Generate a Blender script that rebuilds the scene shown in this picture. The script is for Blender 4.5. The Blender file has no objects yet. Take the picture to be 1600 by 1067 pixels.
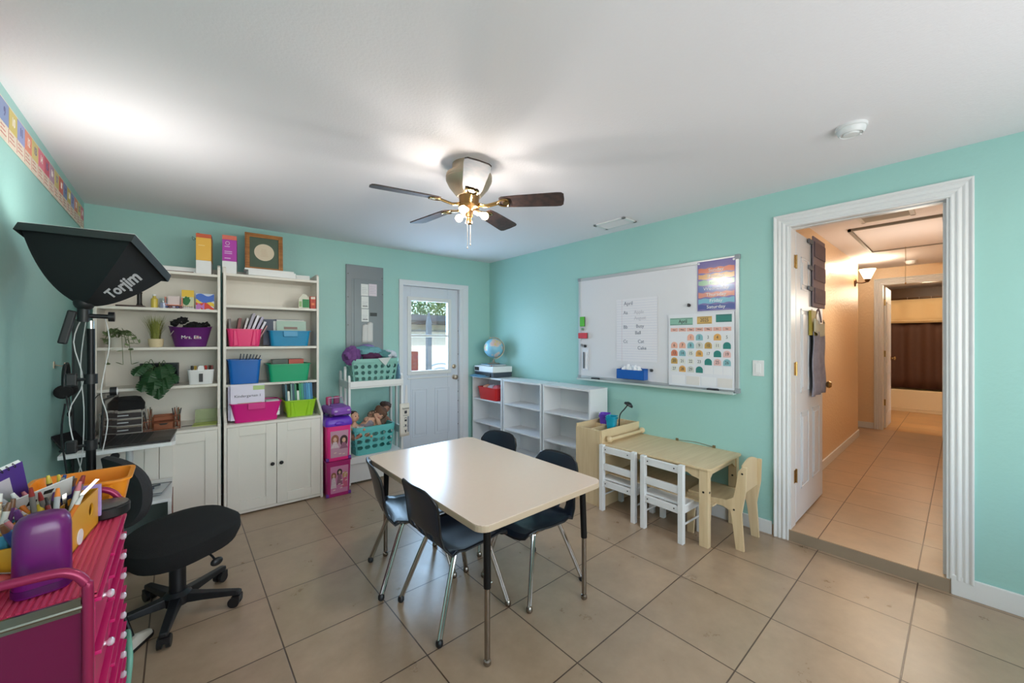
import bpy, bmesh, math, random
from mathutils import Vector, Matrix, Euler, noise
PI = math.pi
R = math.radians
SC = bpy.context.scene
COL = SC.collection
random.seed(7)

# ------------------------------------------------------------------ camera
CAM_H = 1.39
cam_d = bpy.data.cameras.new('camera')
cam = bpy.data.objects.new('camera', cam_d)
COL.objects.link(cam)
cam_d.sensor_width = 36.0
cam_d.lens = 605.0 / 1600 * 36.0
cam_d.shift_y = -2.5 / 1600
cam_d.clip_start = 0.05
cam.location = (0, 0, CAM_H)
cam.rotation_euler = (R(90), 0, R(-40.7))
SC.camera = cam

# ------------------------------------------------------------------ view, world, lights
SC.view_settings.view_transform = 'Standard'
SC.view_settings.look = 'None'
SC.view_settings.gamma = 1.0
SC.view_settings.use_curve_mapping = False
SC.view_settings.exposure = 0.0

w = bpy.data.worlds.new('world')
SC.world = w
w.use_nodes = True
bgn = w.node_tree.nodes['Background']
sky = w.node_tree.nodes.new('ShaderNodeTexSky')
sky.sky_type = 'NISHITA'
sky.sun_elevation = R(48)
sky.sun_rotation = R(200)
sky.sun_disc = False
sky.air_density = 1.2
w.node_tree.links.new(sky.outputs[0], bgn.inputs[0])
bgn.inputs[1].default_value = .55


def lamp(name, kind, loc, power, color=(1, 1, 1), rot=(0, 0, 0), size=0.1, size_y=None, spread=None):
    d = bpy.data.lights.new(name, kind)
    d.energy = power
    d.color = color
    if kind == 'AREA':
        d.size = size
        if size_y:
            d.shape = 'RECTANGLE'
            d.size_y = size_y
        if spread:
            d.spread = spread
    elif kind == 'POINT':
        d.shadow_soft_size = size
    elif kind == 'SUN':
        d.angle = size
    o = bpy.data.objects.new(name, d)
    COL.objects.link(o)
    o.location = loc
    o.rotation_euler = rot
    return o


lamp('sun', 'SUN', (0, 0, 8), 3.4, (1, .95, .86), (R(42), 0, R(20)), R(0.6))
# added fill light behind the camera, standing in for window daylight
lamp('rear_fill_light', 'AREA', (1.15, -1.22, 1.45), 52, (.97, .985, 1.0), (R(100), 0, 0), 2.9, 1.5)
# daylight through the glazed back door
lamp('back_door_daylight', 'AREA', (2.34, 4.36, 1.44), 22, (.62, .79, 1.0), (R(-92), 0, R(-2.6)), .5, .82)
# added hall fill light without a fixture; bathroom light from an unseen lamp
lamp('hall_fill_light', 'POINT', (5.2, .30, 1.75), 12, (1, .90, .76), size=.15)
lamp('bathroom_lamp_light', 'POINT', (9.0, .35, 2.2), 22, (1, .84, .60), size=.1)


# ------------------------------------------------------------------ materials
def lin(c):
    r = []
    for v in c[:3]:
        v = v / 255.0
        r.append(v / 12.92 if v <= .04045 else ((v + .055) / 1.055) ** 2.4)
    return (r[0], r[1], r[2], 1.0)


MATS = {}


def mt(name, rgb=(200, 200, 200), rough=.5, metal=0.0, spec=.5, var=0.0, vscale=6.0, bump=0.0, bscale=60.0,
       emit=None, estr=0.0, alpha=None, trans=0.0, coat=0.0):
    if name in MATS:
        return MATS[name]
    m = bpy.data.materials.new(name)
    m.use_nodes = True
    nt = m.node_tree
    b = nt.nodes['Principled BSDF']
    b.inputs['Base Color'].default_value = lin(rgb)
    b.inputs['Roughness'].default_value = rough
    b.inputs['Metallic'].default_value = metal
    b.inputs['Specular IOR Level'].default_value = spec
    b.inputs['Transmission Weight'].default_value = trans
    b.inputs['Coat Weight'].default_value = coat
    if alpha is not None:
        b.inputs['Alpha'].default_value = alpha
    tc = None
    if var > 0 or bump > 0:
        tc = nt.nodes.new('ShaderNodeTexCoord')
    if var > 0:
        n = nt.nodes.new('ShaderNodeTexNoise')
        n.inputs['Scale'].default_value = vscale
        n.inputs['Detail'].default_value = 5
        nt.links.new(tc.outputs['Object'], n.inputs['Vector'])
        mx = nt.nodes.new('ShaderNodeMix')
        mx.data_type = 'RGBA'
        c = lin(rgb)
        mx.inputs['A'].default_value = tuple(v * (1 - var) for v in c[:3]) + (1,)
        mx.inputs['B'].default_value = tuple(min(1, v * (1 + var)) for v in c[:3]) + (1,)
        nt.links.new(n.outputs['Fac'], mx.inputs['Factor'])
        nt.links.new(mx.outputs['Result'], b.inputs['Base Color'])
    if bump > 0:
        n = nt.nodes.new('ShaderNodeTexNoise')
        n.inputs['Scale'].default_value = bscale
        n.inputs['Detail'].default_value = 3
        nt.links.new(tc.outputs['Object'], n.inputs['Vector'])
        bp = nt.nodes.new('ShaderNodeBump')
        bp.inputs['Strength'].default_value = bump
        bp.inputs['Distance'].default_value = .01
        nt.links.new(n.outputs['Fac'], bp.inputs['Height'])
        nt.links.new(bp.outputs['Normal'], b.inputs['Normal'])
    if emit:
        b.inputs['Emission Color'].default_value = lin(emit)
        b.inputs['Emission Strength'].default_value = estr
    MATS[name] = m
    return m


def glass_mat(name='pane_glass', tint=(235, 245, 250)):
    if name in MATS:
        return MATS[name]
    m = bpy.data.materials.new(name)
    m.use_nodes = True
    nt = m.node_tree
    nt.nodes.remove(nt.nodes['Principled BSDF'])
    t = nt.nodes.new('ShaderNodeBsdfTransparent')
    t.inputs[0].default_value = lin(tint)
    g = nt.nodes.new('ShaderNodeBsdfGlossy')
    g.inputs['Roughness'].default_value = .03
    mx = nt.nodes.new('ShaderNodeMixShader')
    mx.inputs[0].default_value = .06
    nt.links.new(t.outputs[0], mx.inputs[1])
    nt.links.new(g.outputs[0], mx.inputs[2])
    nt.links.new(mx.outputs[0], nt.nodes['Material Output'].inputs[0])
    MATS[name] = m
    return m


def tile_mat(name, base, grout, ox, oy, sx, sy, rough=.3):
    m = bpy.data.materials.new(name)
    m.use_nodes = True
    nt = m.node_tree
    N, L = nt.nodes, nt.links
    b = N['Principled BSDF']
    b.inputs['Specular IOR Level'].default_value = .75
    tc = N.new('ShaderNodeTexCoord')
    mp = N.new('ShaderNodeMapping')
    mp.inputs['Location'].default_value = (-ox / sx, -oy / sy, 0)
    mp.inputs['Scale'].default_value = (1 / sx, 1 / sy, 1)
    L.new(tc.outputs['Object'], mp.inputs['Vector'])
    br = N.new('ShaderNodeTexBrick')
    br.offset = 0
    br.inputs['Scale'].default_value = 1
    br.inputs['Brick Width'].default_value = 1
    br.inputs['Row Height'].default_value = 1
    br.inputs['Mortar Size'].default_value = .0075
    br.inputs['Mortar Smooth'].default_value = .3
    br.inputs['Bias'].default_value = 0
    c = lin(base)
    br.inputs['Color1'].default_value = tuple(v * 1.05 for v in c[:3]) + (1,)
    br.inputs['Color2'].default_value = tuple(v * .93 for v in c[:3]) + (1,)
    br.inputs['Mortar'].default_value = lin(grout)
    L.new(mp.outputs[0], br.inputs['Vector'])
    n = N.new('ShaderNodeTexNoise')
    n.inputs['Scale'].default_value = 5.5
    n.inputs['Detail'].default_value = 9
    n.inputs['Roughness'].default_value = .68
    L.new(tc.outputs['Object'], n.inputs['Vector'])
    rp = N.new('ShaderNodeValToRGB')
    rp.color_ramp.elements[0].position = .3
    rp.color_ramp.elements[0].color = (.86, .85, .83, 1)
    rp.color_ramp.elements[1].position = .72
    rp.color_ramp.elements[1].color = (1.1, 1.1, 1.1, 1)
    L.new(n.outputs['Fac'], rp.inputs[0])
    mx = N.new('ShaderNodeMix')
    mx.data_type = 'RGBA'
    mx.blend_type = 'MULTIPLY'
    mx.inputs['Factor'].default_value = 1
    L.new(br.outputs['Color'], mx.inputs['A'])
    L.new(rp.outputs[0], mx.inputs['B'])
    L.new(mx.outputs['Result'], b.inputs['Base Color'])
    mr = N.new('ShaderNodeMapRange')
    mr.inputs['To Min'].default_value = rough - .06
    mr.inputs['To Max'].default_value = rough + .12
    L.new(n.outputs['Fac'], mr.inputs['Value'])
    L.new(mr.outputs[0], b.inputs['Roughness'])
    bp = N.new('ShaderNodeBump')
    bp.inputs['Strength'].default_value = .35
    bp.inputs['Distance'].default_value = .004
    bp.invert = True
    L.new(br.outputs['Fac'], bp.inputs['Height'])
    L.new(bp.outputs['Normal'], b.inputs['Normal'])
    MATS[name] = m
    return m


def wood_mat(name, rgb, rgb2, rough=.45, scale=(1, 14, 1), axis_noise=3.0):
    if name in MATS:
        return MATS[name]
    m = bpy.data.materials.new(name)
    m.use_nodes = True
    nt = m.node_tree
    N, L = nt.nodes, nt.links
    b = N['Principled BSDF']
    b.inputs['Roughness'].default_value = rough
    tc = N.new('ShaderNodeTexCoord')
    mp = N.new('ShaderNodeMapping')
    mp.inputs['Scale'].default_value = scale
    L.new(tc.outputs['Object'], mp.inputs['Vector'])
    n = N.new('ShaderNodeTexNoise')
    n.inputs['Scale'].default_value = axis_noise
    n.inputs['Detail'].default_value = 6
    L.new(mp.outputs[0], n.inputs['Vector'])
    rp = N.new('ShaderNodeValToRGB')
    rp.color_ramp.elements[0].position = .35
    rp.color_ramp.elements[0].color = lin(rgb2)
    rp.color_ramp.elements[1].position = .65
    rp.color_ramp.elements[1].color = lin(rgb)
    L.new(n.outputs['Fac'], rp.inputs[0])
    L.new(rp.outputs[0], b.inputs['Base Color'])
    MATS[name] = m
    return m


def net_mat(name, rgb, s=120):
    """fine perforated / mesh surface: holes through alpha"""
    if name in MATS:
        return MATS[name]
    m = mt(name, rgb, .45, .2)
    nt = m.node_tree
    b = nt.nodes['Principled BSDF']
    tc = nt.nodes.new('ShaderNodeTexCoord')
    ck = nt.nodes.new('ShaderNodeTexVoronoi')
    ck.inputs['Scale'].default_value = s
    ck.inputs['Randomness'].default_value = 0
    nt.links.new(tc.outputs['Object'], ck.inputs['Vector'])
    mth = nt.nodes.new('ShaderNodeMath')
    mth.operation = 'GREATER_THAN'
    mth.inputs[1].default_value = .38
    nt.links.new(ck.outputs['Distance'], mth.inputs[0])
    nt.links.new(mth.outputs[0], b.inputs['Alpha'])
    return m


M = dict(
    teal=mt('teal_wall_paint', (160, 205, 198), .45, var=.02, vscale=2, bump=.12, bscale=45),
    ceil=mt('ceiling_paint', (238, 233, 236), .75, bump=.12, bscale=90),
    peach=mt('peach_wall_paint', (234, 202, 162), .36, bump=.5, bscale=38),
    trim=mt('white_trim_paint', (226, 226, 226), .35),
    doorw=mt('door_white_paint', (222, 224, 228), .38),
    white=mt('white_furniture_paint', (232, 226, 216), .42, var=.015, vscale=9),
    whitek=mt('bright_white_paint', (232, 232, 232), .38),
    melamine=mt('white_melamine', (228, 229, 232), .34),
    tabletop=mt('beige_laminate', (222, 198, 180), .22, spec=.6, var=.02, vscale=40),
    tabedge=mt('tan_table_edge', (190, 168, 144), .45),
    blackp=mt('black_plastic', (26, 27, 30), .42),
    blackm=mt('black_metal', (28, 28, 30), .35, .6),
    blackf=mt('black_fabric', (24, 24, 25), .95, bump=.4, bscale=400),
    navy=mt('navy_seat_plastic', (26, 38, 54), .3, spec=.6, bump=.1, bscale=300),
    chrome=mt('chrome', (190, 188, 184), .14, 1.0),
    chromed=mt('worn_chrome', (150, 142, 134), .25, 1.0),
    knob=mt('dark_knob', (40, 37, 35), .4, .4),
    brass=mt('aged_brass', (176, 146, 96), .25, 1.0),
    bronze=mt('bronze', (104, 76, 54), .3, .9),
    nickel=mt('brushed_nickel', (188, 172, 152), .42, .85),
    birch=wood_mat('birch_wood', (222, 198, 160), (212, 186, 146), .45),
    fanwood=wood_mat('fan_blade_brown', (74, 52, 46), (46, 34, 33), .55, (14, 14, 14), 2.0),
    fanback=wood_mat('fan_blade_pale', (66, 48, 44), (44, 34, 34), .35, (14, 14, 14), 2.0),
    oak=wood_mat('oak_frame_wood', (184, 124, 62), (150, 94, 42), .4, (1, 1, 12), 5.0),
    grey=mt('panel_grey', (128, 134, 138), .42, .3),
    paper=mt('white_paper', (236, 236, 234), .7),
    paperb=mt('cream_paper', (228, 222, 208), .7),
    boardw=mt('whiteboard_enamel', (226, 225, 230), .22, spec=.5),
    alu=mt('aluminium', (205, 207, 210), .35, .5),
    glass=glass_mat(),
    ink=mt('dark_ink', (58, 60, 66), .7),
    inkl=mt('light_ink', (150, 154, 165), .7),
    pinkt=mt('magenta_metal', (190, 32, 92), .38, .15),
    pinkd=mt('magenta_drawer', (200, 38, 110), .32, alpha=.92),
)


# ------------------------------------------------------------------ mesh builder
class MB:
    def __init__(self):
        self.bm = bmesh.new()

    def _xf(self, vs, T):
        if T is not None:
            for v in vs:
                v.co = T @ v.co

    def box(self, x0, x1, y0, y1, z0, z1, T=None):
        bm = self.bm
        vs = [bm.verts.new((x, y, z)) for x in (x0, x1) for y in (y0, y1) for z in (z0, z1)]
        for f in ((0, 1, 3, 2), (4, 6, 7, 5), (0, 4, 5, 1), (2, 3, 7, 6), (0, 2, 6, 4), (1, 5, 7, 3)):
            bm.faces.new([vs[i] for i in f])
        self._xf(vs, T)
        return self

    def loft(self, loops, cap0=True, cap1=True, closed=True, T=None):
        bm = self.bm
        L = [[bm.verts.new(p) for p in lp] for lp in loops]
        n = len(L[0])
        for a, b in zip(L[:-1], L[1:]):
            for i in range(n if closed else n - 1):
                j = (i + 1) % n
                try:
                    bm.faces.new((a[i], a[j], b[j], b[i]))
                except ValueError:
                    pass
        if cap0:
            bm.faces.new(list(reversed(L[0])))
        if cap1:
            bm.faces.new(L[-1])
        self._xf([v for l in L for v in l], T)
        return self

    def cyl(self, p0, p1, r0, r1=None, n=16, caps=True, T=None):
        p0, p1 = Vector(p0), Vector(p1)
        r1 = r0 if r1 is None else r1
        d = (p1 - p0).normalized()
        u = d.orthogonal().normalized()
        v = d.cross(u)
        lp = []
        for p, r in ((p0, r0), (p1, r1)):
            lp.append([p + (u * math.cos(2 * PI * i / n) + v * math.sin(2 * PI * i / n)) * r for i in range(n)])
        return self.loft(lp, caps, caps, T=T)

    def tube(self, pts, r, n=8, smooth=4, T=None, closed=False, flat=None):
        pts = [Vector(p) for p in pts]
        if smooth and len(pts) > 2:
            q = []
            m = len(pts)
            for i in range(m if closed else m - 1):
                g = lambda k: pts[k % m] if closed else pts[max(0, min(m - 1, k))]
                a, b, c, d = g(i - 1), g(i), g(i + 1), g(i + 2)
                for s in range(smooth):
                    t = s / smooth
                    q.append(.5 * ((2 * b) + (c - a) * t + (2 * a - 5 * b + 4 * c - d) * t * t + (3 * b - a - 3 * c + d) * t ** 3))
            if not closed:
                q.append(pts[-1])
            pts = q
        m = len(pts)
        rr = r if isinstance(r, (list, tuple)) else None
        loops = []
        nrm = None
        for i, p in enumerate(pts):
            if closed:
                d = (pts[(i + 1) % m] - pts[i - 1])
            else:
                d = pts[min(m - 1, i + 1)] - pts[max(0, i - 1)]
            if d.length < 1e-9:
                d = Vector((0, 0, 1))
            d.normalize()
            if nrm is None:
                nrm = d.orthogonal().normalized()
            else:
                nrm = (nrm - d * nrm.dot(d))
                nrm = nrm.normalized() if nrm.length > 1e-6 else d.orthogonal().normalized()
            bn = d.cross(nrm)
            rad = (rr[0] + (rr[-1] - rr[0]) * i / (m - 1)) if rr else r
            fx = flat if flat else 1
            loops.append([p + (nrm * math.cos(2 * PI * k / n) + bn * math.sin(2 * PI * k / n) * fx) * rad for k in range(n)])
        if closed:
            loops.append(loops[0])
            return self.loft(loops, False, False, T=T)
        return self.loft(loops, True, True, T=T)

    def lathe(self, prof, c=(0, 0, 0), n=24, T=None, caps=True):
        loops = [[Vector((c[0] + r * math.cos(2 * PI * i / n), c[1] + r * math.sin(2 * PI * i / n), c[2] + z)) for i in range(n)] for r, z in prof]
        return self.loft(loops, caps, caps, T=T)

    def ell(self, c, rx, ry, rz, n=16, m=10, T=None, wob=0, seed=0):
        loops = []
        for j in range(1, m):
            th = PI * j / m
            lp = []
            for i in range(n):
                a = 2 * PI * i / n
                d = Vector((math.sin(th) * math.cos(a), math.sin(th) * math.sin(a), -math.cos(th)))
                k = 1 + (noise.noise(d * 1.9 + Vector((seed * 3.7, seed, 0))) * wob if wob else 0)
                lp.append(Vector((c[0] + rx * d.x * k, c[1] + ry * d.y * k, c[2] + rz * d.z * k)))
            loops.append(lp)
        return self.loft(loops, True, True, T=T)

    def prism(self, poly, axis, a, b, T=None):
        """poly: 2-D outline; extruded along axis ('x': (y,z), 'y': (x,z), 'z': (x,y))"""
        f = {'x': lambda p, t: (t, p[0], p[1]), 'y': lambda p, t: (p[0], t, p[1]), 'z': lambda p, t: (p[0], p[1], t)}[axis]
        return self.loft([[f(p, a) for p in poly], [f(p, b) for p in poly]], T=T)

    def sheet(self, fn, nu, nv, T=None):
        bm = self.bm
        g = [[bm.verts.new(fn(i / nu, j / nv)) for i in range(nu + 1)] for j in range(nv + 1)]
        for j in range(nv):
            for i in range(nu):
                bm.faces.new((g[j][i], g[j][i + 1], g[j + 1][i + 1], g[j + 1][i]))
        self._xf([v for r_ in g for v in r_], T)
        return self

    def build(self, name, mat, parent=None, smooth=False, bevel=0, solid=0, loc=None, rot=None, sub=0, label=None):
        bmesh.ops.recalc_face_normals(self.bm, faces=self.bm.faces)
        me = bpy.data.meshes.new(name)
        self.bm.to_mesh(me)
        self.bm.free()
        o = bpy.data.objects.new(name, me)
        COL.objects.link(o)
        me.materials.append(mat)
        if smooth:
            for p in me.polygons:
                p.use_smooth = True
            try:
                me.set_sharp_from_angle(angle=R(40))
            except Exception:
                pass
        if solid:
            md = o.modifiers.new('solid', 'SOLIDIFY')
            md.thickness = solid
            md.offset = 0
        if sub:
            md = o.modifiers.new('sub', 'SUBSURF')
            md.levels = sub
            md.render_levels = sub
        if bevel:
            md = o.modifiers.new('bevel', 'BEVEL')
            md.width = bevel
            md.segments = 2
            md.limit_method = 'ANGLE'
            md.angle_limit = R(35)
        if parent:
            o.parent = parent
        if loc:
            o.location = loc
        if rot:
            o.rotation_euler = rot
        if label:
            o['label'] = label
        return o


def bx(x0, x1, y0, y1, z0, z1):
    return MB().box(x0, x1, y0, y1, z0, z1)


def rr(w, d, r, z, n=4, cx=0, cy=0):
    """rounded rectangle loop, centred"""
    r = min(r, w / 2 - 1e-4, d / 2 - 1e-4)
    pts = []
    for sx, sy, a0 in ((1, 1, 0), (-1, 1, 90), (-1, -1, 180), (1, -1, 270)):
        for k in range(n + 1):
            a = R(a0 + 90 * k / n)
            pts.append((cx + sx * (w / 2 - r) + r * math.cos(a), cy + sy * (d / 2 - r) + r * math.sin(a), z))
    return pts


def rrp(w, h, r, n=4):
    return [(p[0], p[1]) for p in rr(w, h, r, 0, n)]


def thing(name, label, cat, loc=(0, 0, 0), rz=0, group=None):
    o = bpy.data.objects.new(name, None)
    o.empty_display_size = .05
    COL.objects.link(o)
    o.location = loc
    o.rotation_euler = (0, 0, rz) if not isinstance(rz, (tuple, list)) else rz
    o['label'] = label
    o['category'] = cat
    if group:
        o['group'] = group
    return o


def tag(o, label, cat, group=None, kind=None):
    if label:
        o['label'] = label
    if cat:
        o['category'] = cat
    if group:
        o['group'] = group
    if kind:
        o['kind'] = kind
    return o


def struct(o):
    o['kind'] = 'structure'
    return o


# frames: local x to the right along the wall, y into the wall, z up
BX, BY = -.543, 4.380
BANG = -math.atan2(.04516, .99898)


def Bp(u, d, z):
    return (BX + u * .99898 - d * .04516, BY - u * .04516 - d * .99898, z)


def thingB(name, label, cat, u, d, z, rz=0, group=None):
    return thing(name, label, cat, Bp(u, d, z), BANG + rz, group)


def thingR(name, label, cat, y, x, z, rz=0, group=None):
    return thing(name, label, cat, (x, y, z), -PI / 2 + rz, group)


def placeB(o, u, d, z, rz=0):
    o.location = Bp(u, d, z)
    o.rotation_euler = (0, 0, BANG + rz)
    return o


def text(s, size, mat, parent, x, y, z, name='lettering', sx=1.0, align='CENTER', shear=0, T=None, ext=.0006, rot=0):
    c = bpy.data.curves.new('t', 'FONT')
    c.body = s
    c.size = size
    c.align_x = align
    c.align_y = 'CENTER'
    c.extrude = ext
    c.shear = shear
    c.space_character = 1.0
    c.resolution_u = 3
    t = bpy.data.objects.new('t', c)
    COL.objects.link(t)
    dg = bpy.context.evaluated_depsgraph_get()
    me = bpy.data.meshes.new_from_object(t.evaluated_get(dg))
    bpy.data.objects.remove(t)
    me.name = name
    me.materials.clear()
    me.materials.append(mat)
    o = bpy.data.objects.new(name, me)
    COL.objects.link(o)
    me.transform(Matrix.Diagonal((sx, 1, 1, 1)))
    if rot:
        me.transform(Matrix.Rotation(rot, 4, 'Z'))
    if T is not None:
        me.transform(T)
    else:
        me.transform(Matrix.Rotation(PI / 2, 4, 'X'))
    if parent:
        o.parent = parent
    o.location = (x, y, z)
    return o


def book(label, w, h, t, rgb, frame, group=None, lean=0, lean_fb=0, pages=True, name='book', cat='book', rz=0, mat=None):
    """upright book: w = depth (local y), t = thickness (local x), h tall; spine faces the room (-y)"""
    key = 'cover_%d_%d_%d' % rgb
    m = mat or mt(key, rgb, .4)
    o = thing(name, label, cat, frame, (lean_fb, lean, BANG + rz), group)
    b = MB()
    b.box(-t / 2, -t / 2 + .0018, 0, w, 0, h)
    b.box(t / 2 - .0018, t / 2, 0, w, 0, h)
    b.box(-t / 2, t / 2, -.0012, .0008, 0, h)
    b.build('cover', m, o)
    bx(-t / 2 + .0019, t / 2 - .0019, .001, w - .003, .003, h - .003).build('page_block', M['paperb'], o)
    return o


# ================================================================== THE SETTING
XR = 3.215          # right wall plane
XL = -.55           # left wall plane
H = 2.437
YREAR = -1.3
floor_m = tile_mat('floor_tile', (170, 146, 122), (88, 68, 54), 2.71, .165, .47, .4575, .27)
hall_m = tile_mat('hall_tile', (188, 156, 124), (104, 74, 50), 3.62, .165, .47, .4575, .3)
struct(MB().box(XL - .1, XR + .0, YREAR - .1, 4.48, -.1, 0).build('floor', floor_m))
struct(MB().box(XL - .1, XR + .11, YREAR - .1, 4.6, H, H + .1).build('ceiling', M['ceil']))
struct(bx(XL - .12, XL, YREAR - .1, 4.5, 0, H).build('wall_left', M['teal']))

# back wall with door opening; coordinates in the back frame
D0, D1, DH = 2.515, 3.298, 2.045
b = MB()
b.box(-.02, D0, 0, .12, 0, H)
b.box(D1, 3.90, 0, .12, 0, H)
b.box(D0, D1, 0, .12, DH, H)
struct(placeB(b.build('wall_back', M['teal']), 0, 0, 0))

# right wall with doorway y .045-.785 (z to 2.173)
OY0, OY1, OZ = .045, .785, 2.173
b = MB()
b.box(XR, XR + .11, OY1, 4.35, 0, H)
b.box(XR, XR + .11, YREAR - .1, OY0, 0, H)
b.box(XR, XR + .11, OY0, OY1, OZ, H)
struct(b.build('wall_right', M['teal']))
# wall behind the camera; its unseen wide window is added for the fill light
b = MB()
b.box(XL, -.15, YREAR - .1, YREAR, 0, H)
b.box(2.85, XR, YREAR - .1, YREAR, 0, H)
b.box(-.15, 2.85, YREAR - .1, YREAR, 0, .65)
b.box(-.15, 2.85, YREAR - .1, YREAR, 2.2, H)
struct(b.build('wall_front', M['teal']))
b = MB()
for x in (-.15, .83, 1.83, 2.81):
    b.box(x, x + .04, YREAR - .07, YREAR - .03, .65, 2.2)
b.box(-.15, 2.85, YREAR - .07, YREAR - .03, .65, .69)
b.box(-.15, 2.85, YREAR - .07, YREAR - .03, 2.16, 2.2)
wf = struct(b.build('added_window', M['trim']))
bx(-.11, 2.81, YREAR - .055, YREAR - .05, .69, 2.16).build('pane', M['glass'], wf)


def baseboard(name, x0, x1, y0, y1, z0=0, h=.095):
    b = MB()
    b.box(x0, x1, y0, y1, z0, z0 + h)
    return struct(b.build(name, M['trim'], bevel=.004))


baseboard('baseboard_right', XR - .014, XR, .885, 4.2)
baseboard('baseboard_right_front', XR - .014, XR, YREAR, .04, 0, .11)
baseboard('baseboard_left', XL, XL + .014, YREAR, 4.35)
b = MB()
b.box(0.01, D0 - .03, -.014, 0, 0, .095)
b.box(D1 + .12, 3.74, -.014, 0, 0, .095)
struct(placeB(b.build('baseboard_back', M['trim'], bevel=.004), 0, 0, 0))

# back door casing and slab
b = MB()
b.box(D0 - .035, D0 + .012, -.022, .12, 0, DH + .005)
b.box(D1 - .012, D1 + .115, -.022, .12, 0, DH + .005)
b.box(D0 - .035, D1 + .115, -.024, .12, DH - .012, DH + .05)
b.box(D1 + .03, D1 + .10, -.03, -.02, 0, DH)
struct(placeB(b.build('trim_1', M['doorw'], bevel=.004), 0, 0, 0))
LX0, LX1, LZ0, LZ1 = 2.64, 3.135, 1.015, 1.862
b = MB()
b.box(D0 + .014, LX0, .03, .07, .012, DH - .014)
b.box(LX1, D1 - .014, .03, .07, .012, DH - .014)
b.box(LX0, LX1, .03, .07, .012, LZ0)
b.box(LX0, LX1, .03, .07, LZ1, DH - .014)
for (px0, px1, pz0, pz1) in ((2.66, 2.855, .22, .80), (2.955, 3.165, .22, .80)):
    b.box(px0, px1, .024, .03, pz0, pz0 + .012)
    b.box(px0, px1, .024, .03, pz1 - .012, pz1)
    b.box(px0, px0 + .012, .024, .03, pz0, pz1)
    b.box(px1 - .012, px1, .024, .03, pz0, pz1)
    b.box(px0 + .035, px1 - .035, .022, .03, pz0 + .035, pz1 - .035)
d1 = struct(placeB(b.build('door_1', mt('door_cool_white', (214, 220, 230), .36), bevel=.003), 0, 0, 0))
b = MB()
b.box(LX0 - .045, LX0 + .004, .014, .03, LZ0 - .045, LZ1 + .045)
b.box(LX1 - .004, LX1 + .045, .014, .03, LZ0 - .045, LZ1 + .045)
b.box(LX0, LX1, .014, .03, LZ0 - .045, LZ0 + .004)
b.box(LX0, LX1, .014, .03, LZ1 - .004, LZ1 + .045)
b.box(LX0, LX1, .022, .044, 1.425, 1.455)
b.box(LX0 - .04, LX1 + .04, .022, .032, LZ0 - .095, LZ0 - .08)
b.build('window_frame', M['trim'], d1, bevel=.004)
bx(LX0, LX1, .047, .051, LZ0, LZ1).build('pane', M['glass'], d1)
b = MB()
b.lathe([(0.001, -.01), (.03, -.008), (.03, 0), (.014, .004), (.012, .03), (.028, .04), (.03, .055), (.018, .066), (.001, .068)], T=Matrix.Translation((3.228, .03, .915)) @ Matrix.Rotation(PI / 2, 4, 'X'))
b.build('door_knob', M['nickel'], d1, smooth=True)
b = MB()
b.lathe([(0.001, -.01), (.028, -.008), (.028, .006), (.02, .012), (.001, .012)], T=Matrix.Translation((3.228, .03, 1.05)) @ Matrix.Rotation(PI / 2, 4, 'X'))
b.box(3.223, 3.233, .0, .02, 1.035, 1.065)
b.build('deadbolt', M['nickel'], d1, smooth=True)
b = MB()
for z in (.3, .45, .6, .72, .86, 1.2, 1.5):
    b.box(3.283, 3.287, .021, .03, z, z + .012)
b.build('weather_strip', mt('weather_strip', (60, 62, 66), .8), d1)

# doorway casing (fluted) + jambs, room side
def casing(o_y0, o_y1, zt, x, w=.095, z0=0.0, z0b=0.0, side=-1):
    b = MB()
    t = .016 * side
    # moulded profile (distance out from the opening as a share of w, thickness share), mitred at the corners
    prof = [(0, 0), (0, .7), (.05, .85), (.12, .85), (.16, .65), (.22, .6), (.30, .95), (.36, 1.05), (.42, .95), (.50, .7), (.58, .95), (.64, 1.1), (.70, 1.0), (.78, .75),
            (.84, 1.2), (.90, 1.5), (.97, 1.5), (1.0, 1.3), (1.0, 0)]
    loops = []
    for k in range(4):
        lp = []
        for q, th in prof:
            d = q * w
            y_ = (o_y1 + d) if k < 2 else (o_y0 - d)
            z_ = (z0, zt + d, zt + d, z0b)[k]
            lp.append((x + t * th, y_, z_))
        loops.append(lp)
    b.loft(loops)
    return b


b = casing(OY0, OY1, OZ, XR, .088, 0.0, .085)
b.box(XR - .004, XR + .115, OY1 - .012, OY1 + .004, .075, OZ)
b.box(XR - .004, XR + .115, OY0 - .004, OY0 + .012, .075, OZ)
b.box(XR - .004, XR + .115, OY0, OY1, OZ - .002, OZ + .004)
b.box(XR + .04, XR + .075, OY0 + .012, OY0 + .026, .075, OZ - .012)
b.box(XR + .04, XR + .075, OY0, OY1, OZ - .008, OZ - .002)
struct(b.build('trim_2', M['trim'], bevel=.002))

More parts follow.
